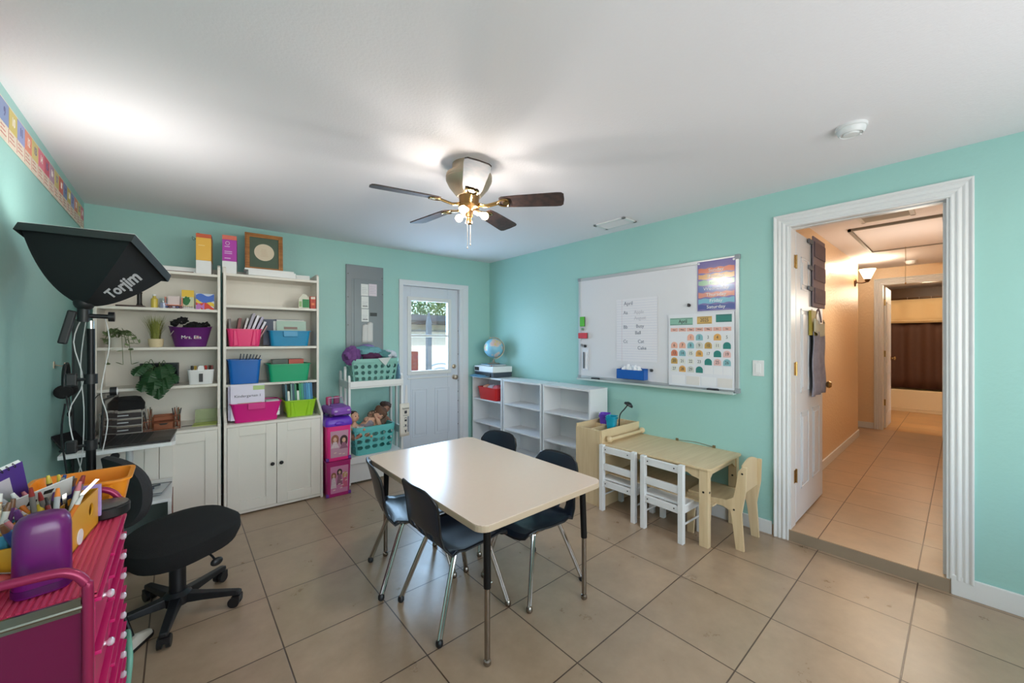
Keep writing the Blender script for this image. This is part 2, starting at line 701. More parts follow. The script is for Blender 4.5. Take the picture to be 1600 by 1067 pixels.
# hall: raised floor, walls, ceiling
HZ = .075
struct(MB().box(XR - .002, 7.86, -.14, 2.2, -.08, HZ).build('floor_hall', hall_m))
struct(MB().box(7.86, 11.2, -.9, 2.2, -.08, HZ - .001).build('floor_bathroom', tile_mat('bath_tile', (205, 160, 104), (120, 84, 50), 3.62, .165, .47, .4575, .3)))
struct(bx(XR - .006, XR - .0021, OY0 - .04, OY1 + .04, 0, HZ - .004).build('trim_3', mt('step_tile', (150, 132, 112), .5, var=.1, vscale=12)))
struct(bx(XR + .11, 7.95, -.26, 2.2, H, H + .1).build('ceiling_hall', M['ceil']))
struct(bx(7.95, 11.2, -.9, 2.2, H - .03, H + .1).build('ceiling_bathroom', M['ceil']))
struct(bx(XR + .115, 7.05, .93, 1.05, HZ, H).build('wall_hall_left', M['peach']))
struct(bx(XR + .11, 7.8, -.26, -.14, HZ, H).build('wall_hall_right', M['peach']))
struct(bx(6.93, 7.05, 1.05, 2.2, HZ, H).build('wall_alcove_side', M['peach']))
struct(bx(6.93, 7.9, 2.2, 2.3, HZ, H).build('wall_alcove_back', M['peach']))
FX = 7.80
FY0, FY1, FZ = .165, .765, 2.20
b = MB()
b.box(FX, FX + .11, FY1, 2.2, HZ, H)
b.box(FX, FX + .11, -.26, FY0, HZ, H)
b.box(FX, FX + .11, FY0, FY1, FZ, H)
struct(b.build('wall_hall_end', M['peach']))
b = casing(FY0, FY1, FZ, FX, .085, HZ, HZ)
b.box(FX - .004, FX + .115, FY1 - .01, FY1 + .003, HZ, FZ)
b.box(FX - .004, FX + .115, FY0 - .003, FY0 + .01, HZ, FZ)
b.box(FX - .004, FX + .115, FY0, FY1, FZ - .01, FZ + .003)
struct(b.build('trim_4', M['trim'], bevel=.002))
baseboard('baseboard_hall', XR + .12, 7.05, .916, .93, HZ, .09)
baseboard('baseboard_hall_end', FX - .014, FX, .855, 2.2, HZ, .09)
baseboard('baseboard_hall_side', XR + .12, 7.05, -.14, -.126, HZ, .09)
# bathroom shell
darkw = mt('brown_bath_tile', (112, 80, 50), .35, var=.15, vscale=14)
struct(bx(7.9, 11.2, 1.02, 1.12, HZ, H).build('wall_bathroom_left', M['peach']))
struct(bx(7.9, 11.2, -.75, -.65, HZ, H).build('wall_bathroom_right', M['peach']))
struct(bx(10.9, 11.0, -.75, 1.1, HZ, H).build('wall_bathroom_end', darkw))

# hall door leaf, opened 90 degrees into the hall along its left wall
b = MB()
DX0, DX1 = 3.335, 4.135
b.box(DX0, DX1, .772, .808, HZ + .012, 2.165)
for (x0, x1) in ((DX0 + .12, DX0 + .34), (DX0 + .46, DX0 + .68)):
    for (z0, z1) in ((.30, .86), (1.0, 1.62), (1.76, 2.0)):
        b.box(x0, x1, .767, .772, z0, z0 + .014)
        b.box(x0, x1, .767, .772, z1 - .014, z1)
        b.box(x0, x0 + .014, .767, .772, z0, z1)
        b.box(x1 - .014, x1, .767, .772, z0, z1)
        b.box(x0 + .04, x1 - .04, .766, .772, z0 + .04, z1 - .04)
d2 = struct(b.build('door_2', M['doorw'], bevel=.003))
for z in (.38, 1.14, 1.90):
    b = MB()
    b.box(DX0 - .004, DX0 - .0005, .774, .806, z, z + .09)
    b.cyl((DX0 - .008, .768, z - .004), (DX0 - .008, .768, z + .094), .006, n=10)
    b.box(DX0 - .05, DX0 - .012, .769, .7725, z, z + .09)
    b.build('hinge', M['brass'], d2)
b = MB()
for s in (-1, 1):
    b.lathe([(0.001, .0), (.03, .0), (.03, .006), (.012, .012), (.012, .034), (.026, .042), (.03, .056), (.02, .07), (.001, .073)],
            T=Matrix.Translation((4.075, .79 + s * .018, 1.02)) @ Matrix.Rotation(PI / 2 * (1 if s < 0 else -1), 4, 'X'))
b.box(DX1 - .001, DX1 + .002, .778, .802, .99, 1.05)
b.build('door_handle', M['brass'], d2, smooth=True)

# bathroom door leaf, open along left
b = MB()
b.box(7.93, 8.55, .735, .77, HZ + .012, 2.17)
for (z0, z1) in ((.30, .9), (1.05, 1.95)):
    b.box(8.0, 8.45, .73, .735, z0, z0 + .015)
    b.box(8.0, 8.45, .73, .735, z1 - .015, z1)
    b.box(8.0, 8.015, .73, .735, z0, z1)
    b.box(8.435, 8.45, .73, .735, z0, z1)
d3 = struct(b.build('door_3', M['doorw']))
for z in (.42, 1.14, 1.9):
    bx(7.922, 7.93, .737, .768, z, z + .09).build('hinge', M['brass'], d3)
b = MB()
b.lathe([(0.001, 0), (.03, 0), (.03, .006), (.012, .012), (.012, .034), (.026, .042), (.028, .056), (.001, .066)],
        T=Matrix.Translation((8.5, .735, 1.1)) @ Matrix.Rotation(PI / 2, 4, 'X'))
b.build('door_handle', M['brass'], d3, smooth=True)

# attic hatch, hall vent, detectors
t = thing('attic_hatch', 'white attic hatch panel in the hall ceiling with a dangling cord', 'hatch', (5.5, .41, H))
bx(-.66, .66, -.30, .27, -.012, 0).build('hatch_panel', M['ceil'], t)
b = MB()
b.box(-.69, -.665, -.33, .30, -.022, 0)
b.box(.665, .69, -.33, .30, -.022, 0)
b.box(-.69, .69, -.33, -.305, -.022, 0)
b.box(-.69, .69, .275, .30, -.022, 0)
b.build('hatch_frame', mt('grey_gap', (150, 146, 140), .6), t)
b = MB()
b.cyl((.62, .0, -.41), (.62, .0, -.012), .0022, n=6)
b.lathe([(.001, -.02), (.008, -.015), (.006, .0), (.001, .004)], c=(.62, 0, -.41), n=10)
b.build('pull_cord', mt('cord', (150, 120, 80), .8), t)


def vent(name, label, loc, w, d, nslat, rz=0):
    t = thing(name, label, 'vent', loc, rz)
    b = MB()
    b.box(-w / 2, w / 2, -d / 2, -d / 2 + .03, -.012, 0)
    b.box(-w / 2, w / 2, d / 2 - .03, d / 2, -.012, 0)
    b.box(-w / 2, -w / 2 + .03, -d / 2, d / 2, -.012, 0)
    b.box(w / 2 - .03, w / 2, -d / 2, d / 2, -.012, 0)
    b.build('frame', M['trim'], t, bevel=.003)
    bx(-w / 2 + .03, w / 2 - .03, -d / 2 + .03, d / 2 - .03, -.002, 0).build('backing', mt('vent_shadow', (90, 92, 94), .8), t)
    b = MB()
    for i in range(nslat):
        y = -d / 2 + .04 + (d - .08) * i / (nslat - 1)
        T = Matrix.Translation((0, y, -.006)) @ Matrix.Rotation(R(38), 4, 'X')
        b.box(-w / 2 + .03, w / 2 - .03, -.008, .008, -.0008, .0008, T)
    b.build('slats', M['trim'], t)
    return t


vent('ceiling_vent', 'white ceiling air vent above the whiteboard', (2.96, 2.03, H), .32, .2, 8, PI / 2)
vent('hall_ceiling_vent', 'white louvred return vent in the hall ceiling near the doorway', (4.50, .42, H), .34, .26, 7, PI / 2)


def detector(label, loc, r):
    t = thing('smoke_detector', label, 'smoke detector', loc)
    MB().lathe([(.001, 0), (r, 0), (r, -.012), (r * .96, -.014), (.001, -.014)]).build('base', M['trim'], t, smooth=True)
    MB().lathe([(.001, -.0145), (r * .9, -.0145), (r * .88, -.03), (r * .72, -.04), (r * .68, -.036), (r * .5, -.036), (r * .46, -.043), (.001, -.046)]).build('housing', M['trim'], t, smooth=True)
    MB().ell((r * .3, -r * .5, -.043), .006, .006, .004, 8, 6).build('indicator', M['whitek'], t)


detector('round white smoke detector on the ceiling of the teal room', (2.5, .355, H), .062)
detector('round white smoke detector on the hall ceiling before the bathroom', (7.35, .44, H), .06)

# ================================================================== CEILING FAN
FANX, FANY = 1.32, 1.93
t = thing('ceiling_fan', 'flush-mounted ceiling fan with five brown blades and bare bulbs', 'ceiling fan', (FANX, FANY, H))
MB().lathe([(.001, 0), (.10, 0), (.10, -.05), (.098, -.055), (.135, -.062), (.138, -.075), (.134, -.085), (.138, -.09), (.136, -.10), (.118, -.135), (.085, -.175), (.07, -.19), (.001, -.19)], n=40).build('motor_housing', M['nickel'], t, smooth=True)
MB().lathe([(.001, -.19), (.062, -.19), (.06, -.2), (.058, -.24), (.064, -.245), (.062, -.258), (.03, -.266), (.022, -.272), (.022, -.31), (.016, -.315), (.016, -.33), (.02, -.335), (.02, -.35), (.001, -.358)], n=32).build('light_fitter', mt('fan_brass', (168, 128, 84), .3, 1.0), t, smooth=True)
bulb_m = mt('lit_bulb_glass', (255, 240, 220), .3, emit=(255, 228, 186), estr=22)
for k, a in enumerate((215, 335, 95)):
    a = R(a)
    d = Vector((math.cos(a), math.sin(a), -.35)).normalized()
    p = Vector((0, 0, -.262)) + d * .03
    lb = MB().cyl(p, p + d * .035, .014, .018, n=14).build('bulb_socket', M['nickel'], t, smooth=True)
    T = Matrix.Translation(p + d * .035) @ d.to_track_quat('Z', 'Y').to_matrix().to_4x4()
    MB().lathe([(.010, 0), (.012, .010), (.020, .026), (.023, .038), (.020, .050), (.010, .058), (.001, .060)], T=T, n=18).build('bulb', bulb_m, lb, smooth=True)
for k in range(5):
    a = R(168 - 72 * k)
    RZ = Matrix.Rotation(a, 4, 'Z')
    pitch = Matrix.Rotation(R(-13), 4, 'X')
    T = RZ @ Matrix.Translation((0, 0, -.228))
    b = MB()
    b.tube([(.055, 0, -.008), (.10, 0, -.02), (.15, 0, -.012), (.18, 0, -.004)], .007, n=8, T=T, flat=1.8)
    for s in (-1, 1):
        b.tube([(.17, 0, -.008), (.19, s * .026, -.008), (.225, s * .034, -.008), (.24, s * .02, -.008)], .0055, n=6, T=T @ pitch)
    b.cyl((.225, 0, -.012), (.225, 0, -.004), .02, n=14, T=T @ pitch)
    ir = b.build('blade_iron', M['brass'], t, smooth=True)
    pl = []
    for (x, y) in ((.185, .036), (.20, .048), (.26, .055), (.52, .066), (.548, .064), (.562, .05), (.566, 0)):
        pl.append((x, y))
    poly = pl + [(x, -y) for x, y in reversed(pl[:-1])]
    b = MB()
    b.prism(poly, 'z', -.0035, .0035, T @ pitch)
    b.build('blade', M['fanwood'], t)
b = MB()
for (x, y, z1) in ((-.018, -.01, -.5), (.018, .012, -.47)):
    b.cyl((x, y, -.34), (x, y, z1), .0012, n=5)
    b.ell((x, y, z1), .004, .004, .007, 8, 6)
b.build('pull_chain', M['nickel'], t)
for k, a in enumerate((215, 335, 95)):
    lamp('fan_bulb_light', 'POINT', (FANX + .085 * math.cos(R(a)), FANY + .085 * math.sin(R(a)), H - .32), 8, (1, .96, .90), size=.028)

# ================================================================== CENTRE TABLE
TH = .645
t = thing('activity_table', 'beige rectangular classroom activity table with black and chrome adjustable legs', 'table', (1.305, 1.86, 0))
b = MB()
top = rr(.80, 1.24, .055, 0, 6)
b.prism([(p[0], p[1]) for p in top], 'z', TH - .003, TH)
b.build('tabletop', M['tabletop'], t, bevel=.001)
b = MB()
b.prism([(p[0], p[1]) for p in rr(.802, 1.242, .056, 0, 6)], 'z', TH - .03, TH - .003)
b.build('edge_band', M['tabedge'], t, bevel=.003)
for (x, y) in ((-.305, -.535), (.345, -.535), (-.295, .565), (.345, .565)):
    lg = MB()
    lg.cyl((x, y, .33), (x * .985, y * .985, TH - .03), .0165, n=16)
    lg.box(x - .05, x + .05, y - .05, y + .05, TH - .036, TH - .03)
    lo = lg.build('leg', M['blackm'], t, smooth=True)
    MB().cyl((x * 1.0, y * 1.0, .03), (x, y, .335), .0125, n=16).build('inner_tube', M['chromed'], lo, smooth=True)
    MB().lathe([(.001, 0), (.013, .0), (.017, .006), (.016, .02), (.008, .026), (.008, .035), (.001, .035)], c=(x, y, 0), n=16).build('foot_glide', M['chromed'], lo, smooth=True)
    MB().cyl((x + .014, y, .345), (x + .024, y, .345), .005, n=8).build('adjusting_screw', M['chrome'], lo)


# ---------------------------------------------------------------- stacking chairs (front faces local +x)
def stack_chair(label, x, y, rz):
    t = thing('stacking_chair', label, 'chair', (x, y, 0), rz, 'navy shell chairs around the beige table')
    SH = .375

    def surf(u, v):
        # v along the profile: 0 front edge .. 1 top of the back
        y_ = (u - .5) * 2
        P = [(.215, SH - .028), (.20, SH - .004), (.15, SH + .004), (.05, SH - .008), (-.06, SH - .012), (-.13, SH + .004), (-.175, SH + .045),
             (-.198, SH + .10), (-.215, SH + .18), (-.232, SH + .25), (-.25, SH + .315)]
        W = [.172, .188, .193, .195, .196, .192, .178, .168, .17, .172, .150]
        f = v * (len(P) - 1)
        i = min(int(f), len(P) - 2)
        q = f - i
        px = P[i][0] * (1 - q) + P[i + 1][0] * q
        pz = P[i][1] * (1 - q) + P[i + 1][1] * q
        ww = W[i] * (1 - q) + W[i + 1] * q
        k = abs(y_) ** 3
        if v < .5:
            pz += .022 * k - .008 * (1 - k)
        else:
            s = min(1, (v - .5) * 3)
            px += (.030 * y_ * y_) * s
            if v > .9:
                pz -= .028 * (abs(y_) ** 5) * (v - .9) * 10
        return Vector((px, y_ * ww, pz))

    NU, NV = 16, 40
    b = MB()
    bm = b.bm
    g = [[bm.verts.new(surf(i / NU, j / NV)) for i in range(NU + 1)] for j in range(NV + 1)]
    for j in range(NV):
        for i in range(NU):
            v = (j + .5) / NV
            if .56 < v < .665 and i in (3, 4, 7, 8, 11, 12):
                continue
            bm.faces.new((g[j][i], g[j][i + 1], g[j + 1][i + 1], g[j + 1][i]))
    o = b.build('seat_shell', M['navy'], t, smooth=True, solid=.007)
    # rolled rim
    rim = [surf(0, k / 20) for k in range(21)] + [surf(k / 8, 1) for k in range(1, 9)] + [surf(1, 1 - k / 20) for k in range(1, 21)] + [surf(1 - k / 8, 0) for k in range(1, 8)]
    rb = MB()
    rb.tube([p + Vector((0, 0, -.002)) for p in rim], .0058, n=6, smooth=1, closed=True)
    rb.build('rim', M['blackp'], o, smooth=True)
    for s in (-1, 1):
        for kind in (0, 1):
            b = MB()
            if kind == 0:   # front leg
                pts = [(.02, s * .115, SH - .026), (.10, s * .13, SH - .028), (.125, s * .14, SH - .06), (.205, s * .195, .02)]
            else:
                pts = [(-.02, s * .115, SH - .026), (-.07, s * .13, SH - .028), (-.095, s * .14, SH - .06), (-.205, s * .20, .02)]
            for off in (-.007, .007):
                b.tube([(p[0] + off * .9, p[1], p[2] + (off * .4 if k < 2 else 0)) for k, p in enumerate(pts)], .0078, n=8, smooth=5)
            lo = b.build('leg', M['chrome'], t, smooth=True)
            e = pts[-1]
            MB().lathe([(.001, 0), (.012, 0), (.017, .008), (.016, .024), (.009, .032), (.001, .032)], c=(e[0], e[1], 0), n=14).build(
                'foot_cap', M['blackp'] if (s + kind) % 2 == 0 else M['chromed'], lo, smooth=True)
    MB().tube([(0, -.12, SH - .026), (0, .12, SH - .026)], .009, n=8, smooth=0).build('seat_bracket', M['chromed'], t)
    return t


stack_chair('navy shell chair nearest the camera on the left side of the beige table', 1.10, 1.745, 0)
stack_chair('navy shell chair at the far end of the beige table\'s left side', 1.065, 2.175, R(-13))
stack_chair('navy shell chair beside the table\'s near right leg', 1.56, 1.635, PI)
stack_chair('navy shell chair tucked behind the table\'s far right side, only its back showing', 1.63, 2.25, PI + R(10))

# ================================================================== RIGHT WALL: BOOKCASES
def bookcase(label, y_right, w, dy=0):
    """front faces local -y; x from 0 to w to the right"""
    t = thingR('bookcase', label, 'bookcase', y_right + w, 2.90, 0, 0, 'low white bookcases along the right wall')
    s = .016
    for x in (0, w - s):
        bx(x, x + s, 0, .27, 0, .905).build('side_panel', M['melamine'], t)
    bx(0, w, -.002, .272, .905, .925).build('top_panel', M['melamine'], t, bevel=.001)
    bx(s, w - s, .262, .268, .04, .905).build('back_panel', M['melamine'], t)
    for z in (.35, .645):
        bx(s, w - s, .004, .262, z - .016, z).build('shelf', M['melamine'], t)
    bx(s, w - s, .004, .262, .05, .066).build('shelf', M['melamine'], t)
    bx(s, w - s, .012, .024, 0, .05).build('kick_board', M['melamine'], t)
    return t


bookcase('empty low white bookcase nearest the play table, right of the other two', 2.258, .618)
bookcase('middle one of the three low white bookcases, all its shelves empty', 2.905, .628)
bookcase('low white bookcase in the corner with a red bin inside and printer on top', 3.562, .60)

# red bin on the corner bookcase shelf
def tub(b, w1, d1, w0, d0, h, r=.02, t=.003, z=0, lip=.008, cx=0, cy=0):
    L = [rr(w0 - 2 * t, d0 - 2 * t, r, z + .0005, 4, cx, cy), rr(w0, d0, r, z + .001, 4, cx, cy), rr(w1, d1, r, z + h - .006, 4, cx, cy),
         rr(w1 + lip * 2, d1 + lip * 2, r + lip, z + h - .006, 4, cx, cy), rr(w1 + lip * 2, d1 + lip * 2, r + lip, z + h, 4, cx, cy),
         rr(w1 - 2 * t, d1 - 2 * t, r, z + h, 4, cx, cy), rr(w0 - 2 * t, d0 - 2 * t, r, z + t, 4, cx, cy)]
    b.loft(L, True, True)
    return b


def bin_thing(name, label, cat, frame, rz, rgb, w1, d1, w0, d0, h, ribs=True, lip=.008, group=None, rough=.35, pull=False, z0=0):
    m = mt('bin_%d_%d_%d' % rgb, rgb, rough)
    t = thing(name, label, cat, frame, rz, group)
    tub(MB(), w1, d1, w0, d0, h, .025, .004, 0, lip).build('tub', m, t, smooth=True)
    if ribs:
        for k in (-1, 1):
            b = MB()
            xt, xb = k * w1 * .29, k * w0 * .29
            b.loft([[(xb - .022, -d0 / 2 - .001, .006), (xb + .022, -d0 / 2 - .001, .006), (xb + .012, -d0 / 2 - .010, .010), (xb - .012, -d0 / 2 - .010, .010)],
                    [(xt - .012, -d1 / 2 - .001, h - .012), (xt + .012, -d1 / 2 - .001, h - .012), (xt + .006, -d1 / 2 - .006, h - .014), (xt - .006, -d1 / 2 - .006, h - .014)]])
            b.build('rib', m, t)
    if pull:
        b = MB()
        b.prism([(-w1 * .18, h - .002), (w1 * .18, h - .002), (w1 * .17, h - .052), (-w1 * .17, h - .052)], 'y', -d1 / 2 - lip - .004, -d1 / 2 + .004)
        b.build('label_pull', m, t, bevel=.003)
    return t


bin_thing('toy_bin', 'red plastic bin holding toys on the corner bookcase shelf', 'bin', (2.99, 3.845, .6455), -PI / 2, (206, 36, 38), .38, .2, .33, .17, .155, False, .006)
for i, (x, rgb, lb, rad) in enumerate(((-.11, (236, 168, 140), 'small peach plush ball in the red bin', .05), (0.0, (214, 206, 220), 'pale lilac plush toy in the red bin', .055), (.11, (235, 118, 128), 'pink plush ball in the red bin', .06))):
    o = MB().ell((0, 0, 0), rad * 1.15, rad, rad * .8, 16, 10, wob=.3, seed=i).build('plush_toy', mt('plush_%d' % i, rgb, .9, bump=.3, bscale=150), None, smooth=True, loc=(2.985, 3.845 - x, .6455 + .14))
    tag(o, lb, 'toy')

# ---------------------------------------------------------------- printer, papers, globe on the corner bookcase
PZ = .9255
t = thingR('printer', 'white and dark grey inkjet printer under the globe', 'printer', 3.93, 3.045, PZ, R(-4))
b = MB()
b.box(-.205, .225, -.135, .145, .0, .062)
b.build('base', mt('printer_dark', (62, 70, 82), .4), t, bevel=.006)
b = MB()
b.box(-.21, .23, -.142, .15, .062, .135)
b.build('upper_body', M['whitek'], t, bevel=.008)
bx(-.15, .17, -.144, -.134, .012, .05).build('output_slot', M['blackp'], t)
bx(-.19, -.09, -.145, -.141, .075, .118).build('control_panel', M['blackp'], t)
bx(-.14, .15, -.25, -.14, .006, .012).build('paper_tray', mt('printer_blue_tray', (104, 150, 178), .35), t)
o = thingR('document', 'blue sheet of paper sticking out under the white printer', 'paper', 4.0, 2.905, PZ + .0195, R(12))
bx(-.13, .13, -.055, .10, 0, .0015).build('sheet', mt('blue_sheet', (120, 178, 206), .5), o)
for k, (rz, rgb, lb) in enumerate(((R(6), (40, 56, 70), 'dark folder lying on top of the printer'), (R(-14), (84, 140, 170), 'blue folder on top of the dark folder under the globe'))):
    o = thingR('folder', lb, 'folder', 3.92 - k * .01, 3.05, PZ + .1355 + k * .0105, rz)
    bx(-.15, .15, -.12, .11, 0, .0015).build('back_cover', mt('folder_%d' % k, rgb, .5), o)
    bx(-.145, .145, -.115, .105, .0016, .0085).build('sheets', M['paper'], o)
    bx(-.15, .15, -.12, .11, .0086, .01).build('front_cover', mt('folder_%d' % k, rgb, .5), o)
o = thingR('marker_pen', 'white and red marker pen leaning against the front of the printer', 'pen', 3.795, 2.916, PZ + .003, 0)
MB().cyl((0, 0, 0), (.004, .008, .12), .006, n=10).build('barrel', M['whitek'], o, smooth=True)
MB().cyl((.004, .008, .12), (.005, .0095, .148), .0065, .004, n=10).build('cap', mt('red_cap', (190, 50, 48), .4), o, smooth=True)


def globe_mat():
    m = bpy.data.materials.new('globe_map')
    m.use_nodes = True
    nt = m.node_tree
    N, L = nt.nodes, nt.links
    b = N['Principled BSDF']
    b.inputs['Roughness'].default_value = .25
    tc = N.new('ShaderNodeTexCoord')
    n = N.new('ShaderNodeTexNoise')
    n.inputs['Scale'].default_value = 9
    n.inputs['Detail'].default_value = 6
    L.new(tc.outputs['Object'], n.inputs['Vector'])
    rp = N.new('ShaderNodeValToRGB')
    e = rp.color_ramp.elements
    e[0].position = .50
    e[0].color = lin((140, 196, 222))
    e[1].position = .515
    e[1].color = lin((222, 206, 190))
    e2 = e.new(.56)
    e2.color = lin((216, 186, 192))
    e3 = e.new(.62)
    e3.color = lin((226, 196, 140))
    e4 = e.new(.70)
    e4.color = lin((190, 206, 160))
    L.new(n.outputs['Fac'], rp.inputs[0])
    L.new(rp.outputs[0], b.inputs['Base Color'])
    return m


GZ = PZ + .1575
t = thingR('globe', 'desktop globe with pale blue seas on the folders and printer', 'globe', 3.90, 3.045, GZ, R(0))
MB().lathe([(.001, 0), (.078, 0), (.08, .008), (.07, .012), (.03, .018), (.016, .03), (.011, .05), (.011, .062), (.001, .062)], n=32).build('base', mt('globe_stand', (150, 138, 122), .35, .4), t, smooth=True)
gc = (0, 0, .062 + .012 + .128)
MB().ell(gc, .122, .122, .122, 40, 24).build('sphere', globe_mat(), t, smooth=True)
b = MB()
pts = [(gc[0] + .134 * math.sin(a), 0, gc[2] + .134 * math.cos(a)) for a in [R(-20 + k * 12) for k in range(17)]]
b.tube(pts, .0035, n=8, smooth=1, flat=2.2)
b.cyl((gc[0] - .046, 0, gc[2] + .118), (gc[0] - .05, 0, gc[2] + .146), .005, n=8)
b.build('meridian_ring', M['nickel'], t, smooth=True, rot=(0, 0, R(60)))

# ================================================================== WHITEBOARD
WBX = 3.195
WY0, WY1, WZ0, WZ1 = 1.094, 2.638, .992, 2.031
t = thingR('whiteboard', 'large wall-mounted whiteboard with aluminium frame on the teal wall', 'whiteboard', WY1, XR, 0)
W = WY1 - WY0
bx(.01, W - .01, -.016, -.002, WZ0 + .01, WZ1 - .01).build('writing_surface', M['boardw'], t)
b = MB()
b.box(0, W, -.022, 0, WZ1 - .03, WZ1)
b.box(0, W, -.022, 0, WZ0, WZ0 + .028)
b.box(0, .028, -.022, 0, WZ0, WZ1)
b.box(W - .028, W, -.022, 0, WZ0, WZ1)
b.build('frame', M['alu'], t, bevel=.003)
for (x, z) in ((0, WZ0), (W, WZ0), (0, WZ1), (W, WZ1)):
    bx(x - .006 if x == 0 else x - .03, x + .03 if x == 0 else x + .006, -.027, 0, z - .006 if z == WZ0 else z - .03, z + .03 if z == WZ0 else z + .006).build('corner_cap', mt('grey_cap', (150, 156, 162), .5), t, bevel=.004)
b = MB()
b.box(.02, W - .02, -.075, -.004, WZ0 - .014, WZ0 - .004)
b.box(.02, W - .02, -.078, -.07, WZ0 - .014, WZ0 + .006)
b.build('pen_tray', mt('tray_grey', (186, 198, 196), .4), t, bevel=.002)


def onboard(name, label, cat, y, z, group=None):
    return thingR(name, label, cat, y, XR - .0205, z, 0, group)


def local_text(s, size, mat, t, x, z, y=-.0015, **k):
    return text(s, size, mat, t, x, y, z, **k)


# chart paper with handwriting
t = onboard('chart_paper', 'large lined chart paper with handwritten words on the whiteboard', 'paper', 2.17, 1.19)
CW, CH = .42, .585
bx(0, CW, -.0012, 0, 0, CH).build('sheet', mt('chart_white', (228, 226, 232), .6), t)
b = MB()
for k in range(1, 25):
    b.box(.002, CW - .002, -.0016, -.0012, CH * k / 25, CH * k / 25 + .0016)
b.build('ruled_lines', mt('rule_blue', (190, 194, 214), .7), t)
b = MB()
b.box(.06, .062, -.0018, -.0012, 0, CH)
b.build('margin_line', mt('rule_red', (208, 178, 190), .7), t)
hand = mt('pencil_writing', (128, 134, 150), .7)
hand2 = mt('faint_writing', (196, 194, 204), .7)
for s, x, z, sz, m in (('April', .13, .54, .05, hand), ('Aa', .10, .455, .045, hand), ('Apple', .24, .455, .045, hand2), ('August', .25, .40, .045, hand2),
                       ('Bb', .10, .32, .045, hand), ('Busy', .25, .325, .045, hand), ('Ball', .23, .265, .045, hand),
                       ('Cc', .10, .185, .045, hand), ('Cat', .26, .185, .045, hand), ('Cake', .27, .125, .045, hand)):
    local_text(s, sz, m, t, x, z, -.002, name='handwriting', sx=.95)

# days of the week poster
PW, PH = .285, .395
t = onboard('weekday_poster', 'purple days-of-the-week poster at the top right corner of the whiteboard', 'poster', 1.402, 1.622)


def pmat(name, rgb):
    return mt(name, rgb, .16, spec=.6)


bx(0, PW, -.002, -.0004, 0, PH).build('backing', pmat('poster_purple', (122, 110, 166)), t)
days = (('Sunday', (220, 124, 98)), ('Monday', (222, 168, 112)), ('Tuesday', (146, 186, 152)), ('Wednesday', (92, 112, 172)),
        ('Thursday', (222, 146, 128)), ('Friday', (126, 182, 204)), ('Saturday', (76, 86, 152)))
for k, (dn, c) in enumerate(days):
    zc = PH - .075 - k * .0485
    b = MB()
    n = 14
    up = [(.008 + (PW - .016) * i / n, zc + .019 + .004 * math.sin(i * 1.7 + k * 2)) for i in range(n + 1)]
    dnw = [(.008 + (PW - .016) * i / n, zc - .019 + .004 * math.sin(i * 1.3 + k)) for i in range(n, -1, -1)]
    b.prism(up + dnw, 'y', -.0026, -.002)
    b.build('day_band', pmat('day_%d' % k, c), t)
    local_text(dn, .036, M['whitek'], t, PW / 2, zc, -.0032, name='day_name', sx=1.12)
for x in (.012, PW - .012):
    MB().cyl((x, -.002, PH - .014), (x, -.006, PH - .014), .008, n=12).build('grommet', M['whitek'], t)

# calendar pocket chart
CW, CH = .515, .595
t = onboard('calendar_chart', 'white pocket calendar chart with numbered arches for April 2025', 'calendar', 1.640, 1.008)
bx(0, CW, -.012, -.0045, 0, CH).build('backing', mt('calendar_white', (226, 226, 232), .45), t)
lt = mt('calendar_ink', (70, 74, 78), .6)
for (x0, x1, z0, z1, rgb, s, nm, fs) in ((.012, .205, .505, .565, (140, 186, 168), 'April', 'month_card', .045), (.24, .355, .51, .57, (216, 176, 104), '2025', 'year_card', .042),
                                          (.385, .50, .52, .58, (54, 130, 122), '', 'season_card', .035)):
    o = bx(x0, x1, -.0135, -.012, z0, z1).build(nm, mt('cal_' + nm, rgb, .5), t)
    b = MB()
    for zz in (z0 + .005, z1 - .008):
        b.box(x0 + .005, x1 - .005, -.0142, -.0135, zz, zz + .0025)
    b.build('card_border', lt, o)
    if s:
        local_text(s, fs, lt, t, (x0 + x1) / 2 + (.015 if s == 'April' else 0), (z0 + z1) / 2, -.0142, name='card_text', sx=.8)
cw = (CW - .03) / 7
for k in range(7):
    x0 = .015 + k * cw
    bx(x0 + .003, x0 + cw - .004, -.0135, -.012, .452, .482).build('weekday_card', mt('cal_pink', (226, 176, 164), .5), t)
    local_text(('Sun', 'Mon', 'Tue', 'Wed', 'Thu', 'Fri', 'Sat')[k], .016, lt, t, x0 + cw / 2, .467, -.0142, name='card_text')
pal = dict(p=(232, 176, 156), b=(134, 184, 192), o=(222, 168, 96), g=(206, 206, 200), t=(48, 128, 122), w=(224, 224, 218), y=(196, 158, 88), r=(214, 128, 98), k=(228, 186, 182), n=None)
grid = ['n', 'n', 'p', 'b', 'n', 'o', 'n', 'p', 'p', 'b', 'g', 'y', 'w', 't', 'r', 'b', 'w', 'o', 'n', 't', 'k', 'y', 'w', 'w', 'n', 't', 'k', 'b', 'w', 'o', 'g', 't']
day = 0
